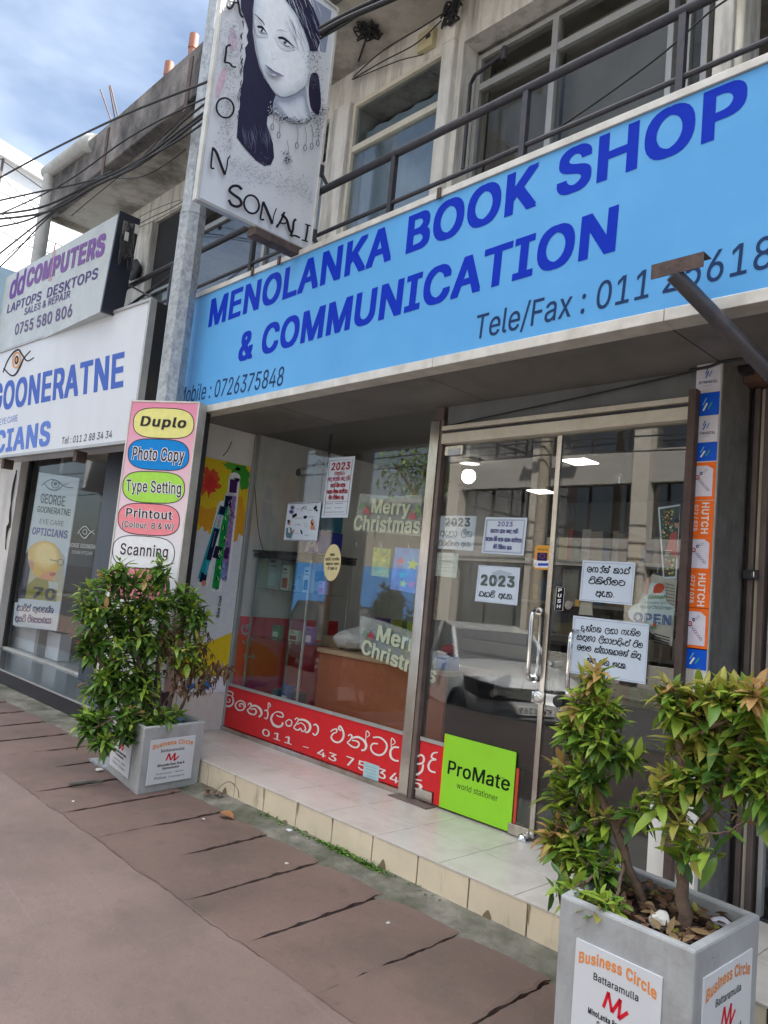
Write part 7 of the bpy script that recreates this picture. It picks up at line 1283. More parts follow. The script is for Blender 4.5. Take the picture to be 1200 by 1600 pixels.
# right planter: two trees
WID = (.32, .44)
y = -1.10
b1 = at(985, 1375, Z=.46); b1 = V(-1.14, -1.06, .44); y1 = -1.08
st = [([b1, bp(965, 1310, y1), bp(950, 1270, y1), bp(925, 1210, y1), bp(908, 1150, y1), bp(930, 1080, y1)], .017, .006), ([bp(962, 1300, y1), bp(975, 1275, y1), bp(1000, 1250, y1), bp(1020, 1220, y1)], .011, .005), ([bp(950, 1270, y1), bp(910, 1300, y1-.05), bp(875, 1290, y1-.05)], .008, .004), ([bp(965, 1330, y1), bp(930, 1370, y1-.1), bp(910, 1380, y1-.14)], .007, .003), ([bp(975, 1345, y1), bp(965, 1390, y1-.15), bp(950, 1410, y1-.2)], .006, .003)]
bl = [blob(935, 1052, 20, y1, 8, 'top', 16), blob(915, 1100, 32, y1, 14, 'top'), blob(950, 1105, 20, y1, 7, 'norm'), blob(895, 1140, 26, y1, 10, 'norm'), blob(945, 1150, 34, y1, 13, 'low'), blob(880, 1205, 28, y1, 10, 'top'), blob(925, 1200, 32, y1, 10, 'low'), blob(982, 1175, 22, y1, 5, 'low'),
      blob(895, 1255, 30, y1, 9, 'norm'), blob(935, 1285, 30, y1, 7, 'norm'), blob(868, 1300, 22, y1-.05, 6, 'top', 26), blob(905, 1335, 32, y1-.05, 9, 'norm'), blob(950, 1350, 26, y1-.05, 5, 'low'), blob(880, 1375, 15, y1-.12, 3, 'norm'), blob(945, 1412, 22, y1-.2, 5, 'norm', 18), blob(862, 1320, 18, y1-.08, 4, 'top'), blob(905, 1395, 20, y1-.16, 4, 'norm'), blob(1005, 1258, 20, y1, 4, 'low')]
shrub('small_tree', 'small tree with a leaning trunk and orange new leaves, left one in the near planter', 'small tree', st, bl, 12, .084, 1, .3, 1, 'small trees in the near planter')
b2 = V(-.985, -1.13, .44); y2_ = -1.12
st = [([b2, bp(1066, 1360, y2_), bp(1062, 1270, y2_), bp(1064, 1190, y2_), bp(1056, 1130, y2_), bp(1060, 1075, y2_)], .021, .007), ([bp(1070, 1330, y2_), bp(1100, 1280, y2_), bp(1130, 1230, y2_), bp(1150, 1170, y2_), bp(1172, 1128, y2_)], .011, .006), ([bp(1098, 1146, y2_-.02), bp(1140, 1120, y2_-.02), bp(1182, 1095, y2_-.02)], .007, .004), ([bp(1062, 1290, y2_), bp(1045, 1265, y2_-.04), bp(1030, 1238, y2_-.06)], .007, .005), ([bp(1118, 1250, y2_), bp(1160, 1235, y2_), bp(1215, 1225, y2_)], .008, .004), ([bp(1080, 1310, y2_-.05), bp(1130, 1300, y2_-.05), bp(1165, 1285, y2_-.06)], .004, .002)]
bl = [blob(1050, 1075, 22, y2_, 7, 'gold'), blob(1075, 1105, 40, y2_+.04, 17, 'gold'), blob(1115, 1078, 26, y2_, 8, 'gold', 18), blob(1150, 1085, 28, y2_, 9, 'gold', 18), blob(1120, 1125, 44, y2_+.05, 16, 'gold'), blob(1190, 1085, 20, y2_-.05, 5, 'top', 22), blob(1170, 1130, 40, y2_+.05, 12, 'norm'), blob(1080, 1160, 40, y2_+.05, 12, 'gold'), blob(1140, 1180, 46, y2_+.05, 14, 'norm'), blob(1195, 1180, 32, y2_, 9, 'norm'),
      blob(1036, 1090, 12, y2_, 2, 'top'), blob(1045, 1215, 24, y2_, 5, 'gold'), blob(1090, 1215, 34, y2_, 8, 'norm'), blob(1205, 1235, 26, y2_, 6, 'norm'), blob(1055, 1285, 26, y2_-.05, 3, 'gold'), blob(1085, 1325, 22, y2_-.06, 4, 'norm'), blob(1030, 1240, 12, y2_-.06, 2, 'gold'), blob(1130, 1270, 22, y2_, 2, 'sparse'), blob(1215, 1120, 25, y2_, 5, 'norm')]
shrub('small_tree', 'small tree with an upright trunk and yellow-green crown, right one in the near planter', 'small tree', st, bl, 13, .088, 1, .3, 1, 'small trees in the near planter')
# litter in the near planter
lt = MB(); rr = random.Random(17)
for i in range(230):
    u, v = rr.uniform(.12, .9), rr.uniform(.12, .92); p = lerp(lerp(PR[0], PR[1], u), lerp(PR[3], PR[2], u), v); p = V(p.x, p.y, .452+rr.uniform(0, .03)); leaf(lt, p, V(rr.gauss(0, 1), rr.gauss(0, 1), rr.uniform(-.2, .35)), V(0, 0, 1)+rdir(rr)*.6, rr.uniform(.035, .07), rr.uniform(.014, .026), LEAF[rr.choice(['dead', 'dead', 'dry', 'dry', 'gold' if i % 9 == 0 else 'dead'])], rr.uniform(-.4, .5))
o = lt.build('leaf_litter', shade=60); tag(o, 'dead brown leaves lying on the soil of the near planter', 'leaf litter', kind='stuff')
p = at(1030, 1447, Z=.47); crumple('crumpled_tissue', (p.x, p.y, .455), .030, ink(srgb('#c9c8bf')), 'crumpled white tissue on the soil at the foot of the upright trunk', 'litter', 9, .85)
p = at(1128, 1442, Z=.47); crumple('crumpled_paper', (p.x, p.y, .462), .026, ink(srgb('#c8c6d2')), 'flattened scrap of white paper near the planter back corner', 'litter', 12, .45)
p = at(283, 1120, Z=.40); crumple('bottle_scrap', (p.x, p.y, .36), .03, ink(srgb('#6f97c2')), 'small blue plastic scrap on the rim of the left planter', 'litter', 14, .6)
# scraps on the paving
for k, (px, py, s_, h, lb) in enumerate(((156, 1205, .035, '#c2c0bc', 'crumpled white tissue on the paving beside the left planter'), (452, 1299, .022, '#c9ccd2', 'white paper scrap beside the step, left of the green weeds'), (506, 1325, .016, '#bfc4d0', 'tiny pale paper scrap on the kerb strip left of the green weeds'), (448, 1350, .014, '#b9b4b0', 'small pale crumb of litter on a brown slab'), (318, 1280, .010, '#c9c4bd', 'tiny white crumb of litter near the left planter'), (607, 1443, .014, '#a9a7a3', 'greyish crumb of litter on the slab nearest the camera'), (115, 1252, .010, '#cbc8c4', 'tiny white crumb on the slab left of the planter'))):
    p = at(px, py, Z=.005); crumple('paper_scrap', (p.x, p.y, .004), s_*.75, ink(srgb(h)), lb, 'litter', 30+k, .35)
p = at(351, 1276, Z=.01); g = MB(); leaf(g, V(p.x-.05, p.y, .022), V(1, .2, .05), V(0, 0, 1), .11, .07, mat('orange_brown_leaf', (.30, .13, .05), rough=.7, vary=.3, vscale=20), .15); tag(g.build('fallen_leaf', shade=60), 'single orange-brown fallen leaf on the paving by the left planter', 'leaf')
g = MB(); a, b = at(140, 1226, Z=.01), at(160, 1222, Z=.01); a = at(108, 1227, Z=.01); g.tube([a+V(0, 0, .006), lerp(a, b, .5)+V(0, .01, .012), b+V(0, 0, .006)], .012, M['kerb'], 6); tag(g.build('mortar_ridge'), 'pale ridge of spilt mortar on the paving left of the planter', 'mortar')
# dry twig debris by the step
g = MB(); rr = random.Random(6); c0 = at(332, 1240, Z=.02)
for i in range(14): p = c0+V(rr.gauss(0, .05), rr.gauss(-.01, .03), .004+abs(rr.gauss(0, .01))); leaf(g, p, V(rr.gauss(0, 1), rr.gauss(0, 1), .1), V(0, 0, 1), rr.uniform(.03, .06), .02, LEAF['dead'], .3)
g.tube(smooth([tuple(c0), tuple(c0+V(.06, .06, .08)), tuple(c0+V(.14, .08, .06)), tuple(c0+V(.2, .06, .02))], 4), .002, M['twig'], 5)
tag(g.build('leaf_debris'), 'small heap of dead brown leaves between the left planter and the step', 'leaf litter', kind='stuff')
# weeds at the foot of the step
g = MB(); rr = random.Random(23); wm = [mat('weed_green', (.07, .16, .025), rough=.6, vary=.3, trans=.2), mat('weed_light_green', (.13, .24, .04), rough=.6, vary=.3, trans=.2)]
for px, n_, sp in ((530, 210, .06), (560, 230, .07), (585, 160, .05), (605, 30, .04), (500, 50, .06), (470, 40, .1), (420, 26, .05), (440, 20, .06), (650, 12, .1)):
    q = at(px, 1300+(px-500)*.49, Y=-.69); 
    for i in range(n_):
        p = V(q.x+rr.gauss(0, sp), -.69-abs(rr.gauss(0, .014)), .012); leaf(g, p, V(rr.gauss(0, .7), -.3+rr.gauss(0, .5), rr.uniform(.2, 1)), V(0, 0, 1)+rdir(rr)*.4, rr.uniform(.010, .030), rr.uniform(.006, .012), rr.choice(wm), .4)
o = g.build('weeds'); tag(o, 'low green weeds growing along the foot of the tiled step', 'weeds', kind='stuff')
# ------------------------------------------------------------------ the optician's shop next door
N_ = thing('optician_shop', (-8, 0, 0), 'neighbouring optician shop with glass front and black granite step under white signs', 'building')
g = MB(); g.box(-16, XL-.165, -.62, .05, .0, .162, M['blackgranite']); g.build('step', N_)
g = MB(); g.box(-16, XL-.165, -.64, .05, .1625, .178, M['granite']); g.build('step_tread', N_, bevel=.002)
g = MB(); g.box(-16, XL-.165, -.642, -.634, .158, .172, M['alugrey']); g.build('step_edging', N_)
g = MB(); g.box(-16, XL-.2, 2.6, 2.7, .17, 2.9, M['shopwall']); g.box(-16.1, -16.0, -.6, 2.7, 0, 2.9, M['shopwall']); g.box(-9.6, -9.5, .06, 2.6, .177, 2.71, M['shopwall']); g.box(-16, XL-.2, .06, 2.6, .10, .176, mat('optician_floor', (.33, .33, .32), rough=.25)); g.build('shop_wall', N_)
g = MB(); g.box(-16, XL-.2, -.5, 2.6, 2.72, 2.95, mat('dark_lintel', (.05, .05, .055), rough=.6)); g.build('lintel', N_)
xw = at(42, 725, Y=-.05).x
g = MB(); g.box(-16, xw, -.12, .05, .178, 2.72, M['white']); g.build('wall', N_)
g = MB(); x = at(55, 740, Y=-.1).x
for k in range(3): g.tube(smooth([(xw-.12, -.128, 2.5), (xw-.10-.03*k, -.135, 2.2), (xw-.14+.05*k, -.13, 1.95-.1*k), (xw-.07-.04*k, -.135, 1.75), (xw-.15+.03*k, -.13, 1.6-.08*k)], 4), .006, M['cable'], 5)
g.build('wiring', N_, shade=60)
xp0, xp1 = at(176, 700, Y=-.1).x, at(196, 698, Y=-.1).x
g = MB(); g.box(xp0, XL-.21, -.14, .05, .178, 2.72, M['navy']); g.build('end_panel', N_, bevel=.004)
F = MB(); F.box(xw+.002, xw+.05, -.03, .03, .178, 2.70, M['black']); F.box(xw+.05, xp0-.004, -.035, .03, .178, .198, M['trim']); F.box(xp0-.03, xp0-.004, -.03, .03, .2, 2.7, M['alugrey']); fr = F.build('shop_window', N_, bevel=.002)
xm = at(130, 990, Y=0).x
g = MB(); g.box(xw+.052, xm-.004, -.004, .004, .2, 2.70, M['glassopt']); g.build('pane', fr); g = MB(); g.box(xm+.004, xp0-.032, -.004, .004, .2, 2.70, M['glassopt']); g.build('pane', fr)
g = MB(); a = at(140, 1075, Z=.18); g.box(a.x-.1, a.x+.9, -.36, -.10, .179, .19, M['black']); tag(g.build('door_mat', bevel=.003), 'black door mat on the granite step of the optician shop', 'door mat')
# banner inside the optician's window
yb = .012
cn = [(61, 738), (124, 747), (88, 986), (22, 978)]; q = [at(a, b, Y=yb) for a, b in cn]
g = MB(); g.prism(q, (0, .01, 0), mat('pale_banner', srgb('#b9c6d2'), rough=.4, vary=.05, vscale=2)); o = fixnormals(g.build('eye_care_banner')); tag(o, 'pale blue upright banner with an eye emblem and a bald man inside the optician window', 'banner')
A = Art(planeY(yb-.001), (0, -1, 0), 20, 730, 6.157); NVY = srgb('#2f3350')
def eye(A, sts, wd, c): [A.stroke(s_, wd, c, 4, 2, taper=.4) for s_ in sts]
eye(A, [[(278, 182), (320, 140), (380, 118), (440, 140), (490, 180), (540, 195), (585, 198)], [(310, 160), (340, 200), (400, 222), (450, 205), (490, 170), (540, 160)]], 13, NVY); A.ellipse((412, 162), 36, 38, NVY, 18, 10, layer=3); A.ellipse((412, 162), 17, 18, NVY, 14, layer=3)
A.text('GEORGE', (265, 342), (500, 380), (275, 250), NVY, .03, .95, 3); A.text('GOONERATNE', (232, 430), (552, 470), (242, 372), NVY, .03, .95, 3); A.text('EYE CARE', (258, 540), (488, 568), (265, 495), srgb('#3a4068'), .0, 1, 3); A.text('OPTICIANS', (184, 645), (524, 688), (194, 575), srgb('#4a55a0'), .05, .95, 3)
A.poly([(125, 840), (170, 760), (250, 715), (330, 708), (400, 735), (445, 790), (500, 860), (470, 1290), (45, 1262), (90, 1040)], srgb('#b7b39a'), 0, 3)
A.poly([(125, 840), (170, 770), (170, 930), (165, 1000), (120, 1262), (45, 1262), (90, 1040)], srgb('#22243a'), 0, 4)
A.poly([(150, 810), (200, 745), (290, 712), (380, 730), (430, 775), (448, 840), (452, 900), (445, 960), (425, 1010), (412, 1060), (380, 1090), (300, 1080), (220, 1045), (185, 985), (160, 940)], srgb('#dbb650'), 3, 5); [A.poly([(lerp(x, 350, .13*k), lerp(y, 830, .10*k)) for x, y in [(190, 790), (260, 725), (350, 722), (420, 780), (440, 880), (400, 960), (300, 990), (210, 930)]], srgb(['#e0bf62', '#e6ca74', '#ecd488'][k]), 3, 5+.2*(k+1)) for k in range(3)]
A.poly([(260, 1060), (330, 1000), (420, 1010), (405, 1055), (380, 1088), (310, 1082)], srgb('#d9a072'), 3, 5.9)
A.poly([(160, 890), (195, 895), (205, 960), (190, 985), (165, 940)], srgb('#c99a7c'), 3, 6)
A.poly([(360, 1020), (420, 1015), (400, 1048), (360, 1040)], srgb('#b0685a'), 2, 7); A.ellipse((462, 915), 30, 28, srgb('#3a3a40'), 14, 6, layer=7); A.stroke([(360, 890), (440, 905)], 8, srgb('#5c5344'), 0, 7); A.poly([(230, 1060), (400, 1100), (430, 1180), (420, 1295), (120, 1262), (140, 1130)], srgb('#8f8a3c'), 0, 4)
A.poly([(345, 1095), (440, 1110), (440, 1185), (350, 1165)], srgb('#b7c4bb'), 0, 6)
A.text('70', (190, 1255), (410, 1285), (205, 1150), srgb('#34364a'), .05, 1, 8)
sinhala(A, 'cha,aa,ra,-i,cha,-h, ,ga,-u,nna,ra,tha,-h,na', (40, 1378), (395, 1405), 50, srgb('#33366a'), 10, 4); sinhala(A, 'da,sa,ta,-i, ,wa,-i,ee,sa,sa,nna,ya,aa', (25, 1480), (372, 1505), 50, srgb('#33366a'), 10, 4)
A.poly([(20, 1300), (418, 1300), (395, 1545), (0, 1520)], srgb('#c3ccd2'), 0, 1); A.build('print', o)
g = MB(); a = at(30, 985, Y=.2); b = at(95, 1030, Y=.2); g.box(a.x-.1, b.x, .16, .30, .18, at(90, 988, Y=.2).z, M['signwhite']); tag(g.build('white_pedestal', bevel=.004), 'white low pedestal below the eye care banner', 'pedestal')
g = MB(); a = at(100, 960, Y=.9); b = at(175, 960, Y=.9); g.box(a.x, b.x, .9, 1.3, .18, 1.0, mat('brown_desk', (.22, .16, .12), rough=.5)); tag(g.build('desk', bevel=.004), 'brown desk inside the optician shop', 'desk')
A = Art(planeY(-.006), (0, -1, 0), 20, 730, 6.157); W2 = srgb('#cdd2d4')
eye(A, [[(625, 640), (660, 590), (700, 570), (740, 610), (790, 645)], [(640, 625), (670, 670), (700, 680), (735, 640), (780, 605)]], 11, W2); A.ellipse((695, 622), 20, 24, W2, 16, 7, layer=3); A.text('GEORGE GOONERAT', (525, 765), (815, 790), (530, 725), W2, .02, .95, 2); A.text('EYECARE OPTICIANS', (570, 830), (765, 846), (574, 800), W2, .0, .95, 2); A.build('lettering', fr)
# big white optician sign
cn = [(-55, 562), (232, 469), (214, 691), (-70, 728)]; yG = -.80
q = [at(a, b, Y=yG) for a, b in cn]
z1 = q[1].z; z0 = q[2].z; xr = (q[1].x+q[2].x)/2
rot = -.07
def gpl(u, d=0): return V(xr-u*math.cos(rot), yG-u*math.sin(rot)*-1*-1 if False else yG+u*math.sin(rot), 0)
Gs = thing('optician_sign', (xr, yG, z0), 'large white optician sign with an eye emblem and blue GOONERATNE lettering', 'shop sign')
nG = V(math.sin(rot), -math.cos(rot), 0)*1.0
eG = V(-math.cos(rot), math.sin(rot), 0); nG = V(-eG.y*-1, eG.x, 0)
nG = V(eG.y, -eG.x, 0) if V(eG.y, -eG.x, 0).y < 0 else V(-eG.y, eG.x, 0)
def gbox(mb, u0, u1, d0, d1, za, zb, m):
    o_ = V(xr, yG, 0); p = lambda u, d: o_+eG*u-nG*d
    mb.hexa([V(*p(u, d).to_2d(), z) for z in (za, zb) for u, d in ((u1, d0), (u0, d0), (u0, d1), (u1, d1))], m)
g = MB(); gbox(g, .03, 5, 0, .30, z0+.03, z1-.02, M['signwhite']); g.build('panel', Gs)
g = MB(); gbox(g, 0, 5, -.012, .05, z1-.019, z1+.008, M['alugrey']); gbox(g, 0, 5, -.012, .05, z0, z0+.029, M['alugrey']); gbox(g, 0, .029, -.012, .05, z0+.03, z1-.02, M['alugrey']); g.build('frame', Gs, bevel=.002)
g = MB(); gbox(g, .0, .028, .051, .62, z0+.02, z1-.01, M['black']); g.build('side_panel', Gs)
g = MB(); 
for u in (1.0, 2.6): gbox(g, u, u+.06, .02, .12, z0-.10, z0-.002, M['rust'])
g.build('bracket', Gs)
A = Art(planeP((xr, yG, z0), nG), nG, 0, 300, 3.75); BB = srgb('#4a66b4')
A.text('GOONERATNE', (-52, 1292), (722, 1142), (-38, 1130), BB, .05, .96, 2); A.text('OPTICIANS', (-245, 1566), (290, 1485), (-232, 1445), srgb('#5f7cc4'), .055, .98, 2); A.text('EYE CARE', (-4, 1366), (103, 1342), (-1, 1330), srgb('#5f7cc4'), .0, .95, 2); A.text('Tel : 011 2 88 34 34', (360, 1478), (655, 1440), (366, 1438), srgb('#3a3c48'), .01, 1, 2)
eye(A, [[(18, 1058), (45, 990), (80, 940), (110, 925), (128, 950), (160, 990), (200, 970)], [(22, 1032), (60, 1072), (90, 1070), (120, 1020), (140, 975), (180, 930)]], 11, srgb('#23242c')); A.ellipse((98, 985), 22, 45, srgb('#d0935c'), 18, 10, .12, 3); A.ellipse((98, 985), 12, 26, srgb('#2a2622'), 14, layer=3, rot=.12); A.ellipse((98, 984), 5, 14, srgb('#d0935c'), 10, layer=4, rot=.12)
A.text('OD', (20, 1556), (62, 1552), (22, 1520), srgb('#c9cdd4'), 0, 1, 2); A.build('lettering', Gs)
# dd computers sign
yD = -.95
a, b, c_ = at(187, 333, Y=yD), at(158, 483, Y=yD), at(19, 425, Y=yD); z1, z0 = a.z, b.z-.02; xr2 = (a.x+b.x)/2-.0; xl2 = -9.6
Ds = thing('computer_sign', (xr2, yD, z0), 'dirty white box sign with purple dd COMPUTERS lettering mounted over the optician sign', 'shop sign')
tl = at(19, 425, Y=yD); lean = V(0, .0, 0); sx = a.x-b.x
g = MB(); g.hexa([(xl2-sx, yD, z0), (b.x, yD, z0), (b.x, yD+.165, z0), (xl2-sx, yD+.165, z0), (xl2, yD, z1+.16), (a.x, yD, z1), (a.x, yD+.165, z1), (xl2, yD+.165, z1+.16)], mat('dirty_white_sheet', (.47, .50, .50), rough=.45, vary=.08, vscale=3, stain=(.33, .35, .36), samt=.7, sscale=2.2)); g.build('panel', Ds)
g = MB(); g.hexa([(b.x+.001, yD-.01, z0-.01), (b.x+.03, yD-.01, z0-.01), (b.x+.03, yD+.18, z0-.01), (b.x+.001, yD+.18, z0-.01), (a.x+.001, yD-.01, z1+.01), (a.x+.03, yD-.01, z1+.01), (a.x+.03, yD+.18, z1+.01), (a.x+.001, yD+.18, z1+.01)], M['navy'])
g.build('side_panel', Ds)
g = MB(); x = a.x+.032; g.box(x-.01, x+.004, yD+.03, yD+.15, z1-.36, z1-.06, mat('grimy_service_hatch', (.10, .095, .09), rough=.6, vary=.5, vscale=14)); g.build('service_hatch', Ds, bevel=.01)
rr = random.Random(12); g = MB()
for i in range(7): g.tube(smooth([(x+.012, yD+rr.uniform(.02, .16), z1-rr.uniform(.05, .5)) for _ in range(5)], 4), .006, M['cable'], 5)
for yy, zz in ((.05, -.2), (.13, -.10)): g.box(x+.004, x+.02, yD+yy, yD+yy+.035, z1+zz-.04, z1+zz+.04, M['trim'])
g.build('loose_wiring', Ds, shade=60)
A = Art(planeY(yD-.002), (0, -1, 0), 0, 300, 3.75); PUR = srgb('#6a4a92')
A.text('dd', (50, 632), (135, 592), (72, 492), PUR, .04, .9, 2); A.text('COMPUTERS', (150, 562), (608, 368), (166, 452), srgb('#7b5a98'), .075, .95, 2); A.text('LAPTOPS  DESKTOPS', (40, 712), (570, 505), (48, 660), srgb('#54497c'), .03, 1, 2); A.text('SALES & REPAIR', (140, 722), (408, 618), (146, 682), srgb('#5a5080'), .02, 1, 2); A.text('0755 580 806', (85, 840), (420, 728), (92, 775), srgb('#655a80'), .03, 1, 2)
A.poly([(280, 520), (320, 300), (330, 300), (300, 520)], srgb('#b99a9c'), 0, 1); A.build('lettering', Ds)
g = MB(); p = at(235, 372, Y=yD+.0); g.box(*[0]*6, M['rust']) if False else None
a1 = at(205, 400, Y=yD-.01); b1 = at(285, 345, Y=yD-.01)
Z_ = at(4, 420, Y=-1.0); g = MB(); g.box(-14, Z_.x, -1.05, -.80, Z_.z-1.0, Z_.z+.02, mat('pale_blue_sheet', (.36, .50, .60), rough=.4, vary=.05)); tag(g.build('edge_sign', bevel=.004), 'edge of a pale blue sign at the far left, beyond the computer sign', 'shop sign')
# stay wires from the railing
for k, (p, q, lb) in enumerate((((192, 440), (246, 470), 'short black strut from the computer sign to the balcony rail'),)):
    a = at(*p, Y=-.75); b = at(*q, Y=-.62); g = MB(); g.tube([a, b], .010, M['darksteel'], 6); tag(g.build('strut'), lb, 'strut')
p = at(217, 425, Y=-.06); g = MB(); rr = random.Random(5)
for i in range(5): g.lathe([(.075+.01*i, -.012), (.085+.01*i, 0), (.075+.01*i, .012)], (p.x, -.075-.012*i, p.z), M['cable'], 20, 'y')
tag(g.build('coiled_cable', shade=60), 'round coil of black cable hung on the pillar beside the computer sign', 'cable coil')
# ------------------------------------------------------------------ the next shop to the right
Q = thing('hardware_shop', (0, .3, 0), 'neighbouring shop at the right edge with brown folding steel doors', 'building')
yQ = .245
def post(x0, x1, y0, y1, m, nm='door_post', z0=.10, z1=2.5):
    g = MB(); g.box(x0, x1, y0, y1, z0, z1, m); g.build(nm, Q, bevel=.003)
xx = lambda px: at(px, 850, Y=yQ).x
post(xx(1151)+.012, xx(1161), yQ, yQ+.05, M['brownsteel']); post(xx(1162), xx(1170), yQ+.02, yQ+.06, M['darksteel']); post(xx(1172), xx(1180), yQ-.02, yQ+.03, M['brownsteel']); post(xx(1181), xx(1187), yQ, yQ+.02, M['alu'], 'jamb'); post(xx(1188.5), xx(1198), yQ-.02, yQ+.05, M['brownsteel']); post(xx(1204), xx(1212), yQ, yQ+.04, M['alugrey'])
g = MB(); g.box(xx(1150), 6, yQ+.08, yQ+.09, .1, 2.5, M['glassdoor']); g.build('pane', Q)
g = MB(); g.box(-1.38, 9.5, -.66, yQ, .0, .08, M['kerb']); g.build('step', Q)
g = MB(); g.box(XCOL1+.01, 9.5, yQ-.1, yQ+.1, 2.51, 2.62, mat('brown_fascia_board', (.16, .085, .06), rough=.6, vary=.2)); g.build('head_beam', Q)
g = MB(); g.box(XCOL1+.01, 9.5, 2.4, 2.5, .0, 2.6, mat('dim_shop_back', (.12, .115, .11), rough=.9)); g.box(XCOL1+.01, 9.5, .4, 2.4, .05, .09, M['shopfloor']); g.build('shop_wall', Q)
p = at(1152, 720, X=XCOL1+.02); g = MB(); g.box(p.x, p.x+.04, p.y-.02, p.y+.05, p.z+.42, p.z+.50, M['darksteel']); g.build('bracket', Q)
p = at(1175, 898, Y=yQ-.03); g = MB(); g.box(p.x-.035, p.x+.03, p.y-.02, p.y, p.z-.022, p.z+.022, M['darksteel']); g.box(p.x+.005, p.x+.02, p.y-.03, p.y-.02, p.z-.015, p.z+.015, M['chrome']); g.build('latch', Q, bevel=.003)
g = MB(); p = at(1090, 1230, Y=-.095); q = at(1112, 1365, Y=-.095); g.box(XCOL0-.10, XCOL1-.003, -.105, -.0925, ZS, .62, M['white']); tag(g.build('white_board'), 'plain white board against the foot of the stickered column', 'board')
# ------------------------------------------------------------------ overhead cables
cab = [
 ([(-40, 300, -1.5), (60, 245, -1.3), (182, 185, -1.2), (300, 137, -1.1), (420, 92, -1.05)], .012, 'thick black cable crossing the sky highest of all'),
 ([(-40, 352, -1.5), (90, 292, -1.3), (200, 216, -1.2), (300, 163, -1.1), (420, 112, -1.05)], .009, 'black cable crossing in front of the canopy corner, second from the top'),
 ([(-40, 322, -1.6), (50, 302, -1.4), (130, 285, -1.2), (210, 258, -1.1), (300, 178, -1.05), (420, 90, -1.0)], .011, 'black cable sagging to the canopy strap at the left'),
 ([(-40, 338, -1.6), (60, 325, -1.4), (140, 288, -1.2), (215, 252, -1.1), (300, 190, -1.05), (430, 95, -1.0)], .013, 'black cable in the middle of the bundle by the pole'),
 ([(-40, 345, -1.6), (70, 332, -1.4), (150, 290, -1.2), (220, 256, -1.1), (300, 196, -1.05), (430, 100, -1.0)], .014, 'thickest black cable of the bundle by the pole'),
 ([(-40, 360, -1.6), (40, 345, -1.4), (110, 310, -1.25), (165, 283, -1.15), (230, 247, -1.1), (300, 205, -1.05), (430, 108, -1.0)], .011, 'lowest black cable of the bundle by the pole'),
 ([(-30, 420, -1.6), (30, 372, -1.4), (90, 325, -1.25), (140, 285, -1.15), (175, 268, -1.1)], .010, 'black cable dropping steeply left from the bundle'),
 ([(-30, 444, -1.6), (20, 398, -1.45), (70, 345, -1.3), (130, 295, -1.2), (170, 270, -1.1)], .008, 'thin black cable dropping steepest to the far-left sign'),
 ([(112, 337, -1.2), (150, 305, -1.15), (215, 252, -1.1), (262, 205, -1.05), (300, 168, -1.0)], .005, 'thin wire slanting across the underside of the canopy'),
 ([(165, 278, -1.0), (210, 278, -.95), (240, 268, -.9), (275, 245, -.8), (291, 232, -.75)], .007, 'loose black cable looping under the canopy to the pole'),
 ([(500, 52, -.95), (540, 30, -.9), (600, 4, -.85), (680, -30, -.8)], .022, 'thick blue-black cable bundle leaving the portrait sign to the right'),
 ([(500, 44, -.93), (540, 22, -.88), (600, -6, -.83), (680, -40, -.78)], .016, 'blue-black cable lying over the thick bundle right of the portrait sign'),
 ([(500, 60, -.93), (535, 40, -.9), (570, 18, -.86), (640, -14, -.8)], .010, 'thin blue-black cable under the thick bundle right of the portrait sign'),
 ([(550, 124, -.04), (600, 95, -.06), (650, 68, -.07), (690, 32, -.08)], .006, 'thin black wire along the beam to the wire tangle, lower one'),
 ([(552, 120, -.04), (600, 78, -.06), (660, 42, -.07), (694, 20, -.08)], .006, 'thin black wire along the beam to the wire tangle, upper one'),
 ([(552, 124, -.04), (620, 96, -.05), (650, 88, -.05), (662, 84, -.05)], .005, 'thin black wire running to the ivory junction box'),
 ([(213, 352, -.1), (240, 338, -.2), (262, 328, -.3), (290, 312, -.5)], .006, 'black wire from the computer sign up towards the pole'),
 ([(212, 358, -.1), (240, 345, -.2), (265, 332, -.3), (290, 318, -.5)], .005, 'lower black wire from the computer sign to the pole'),
 ([(208, 345, -.1), (235, 330, -.2), (270, 316, -.3), (286, 312, -.5)], .004, 'thin wire over the beam beside the computer sign'),
 ([(1190, -30, -.4), (1120, 10, -.45), (1040, 80, -.5), (960, 140, -.55), (880, 195, -.58), (850, 215, -.58)], .006, 'loose black wire drooping behind the balcony rail at the right'),
 ([(690, 668, -.02), (760, 652, -.05), (900, 622, -.05), (1090, 578, -.05), (1130, 562, -.1), (1160, 552, -.12)], .006, 'thin black wire running along the lintel over the door'),
 ([(1078, 578, -.10), (1092, 576, -.11), (1110, 572, -.11), (1130, 565, -.11), (1165, 560, -.10)], .009, 'black wire wrapped round the top of the stickered column'),
 ([(394, 690, .03), (398, 760, .04), (404, 830, .05), (412, 862, .08)], .004, 'thin black wire hanging down the inner left wall'),
 ([(330, 725, -.3), (345, 715, -.3), (355, 705, -.28), (362, 690, -.26)], .004, 'thin wire over the top of the pens poster'),
]
for pts, r_, lb in cab:
    w_ = [at(a, b, Y=c) for a, b, c in pts]; g = MB(); g.tube([Vector(p) for p in smooth([tuple(p) for p in w_], 6)], r_*.78, M['cable'], 7); tag(g.build('cable', shade=60), lb, 'cable', 'overhead cables')
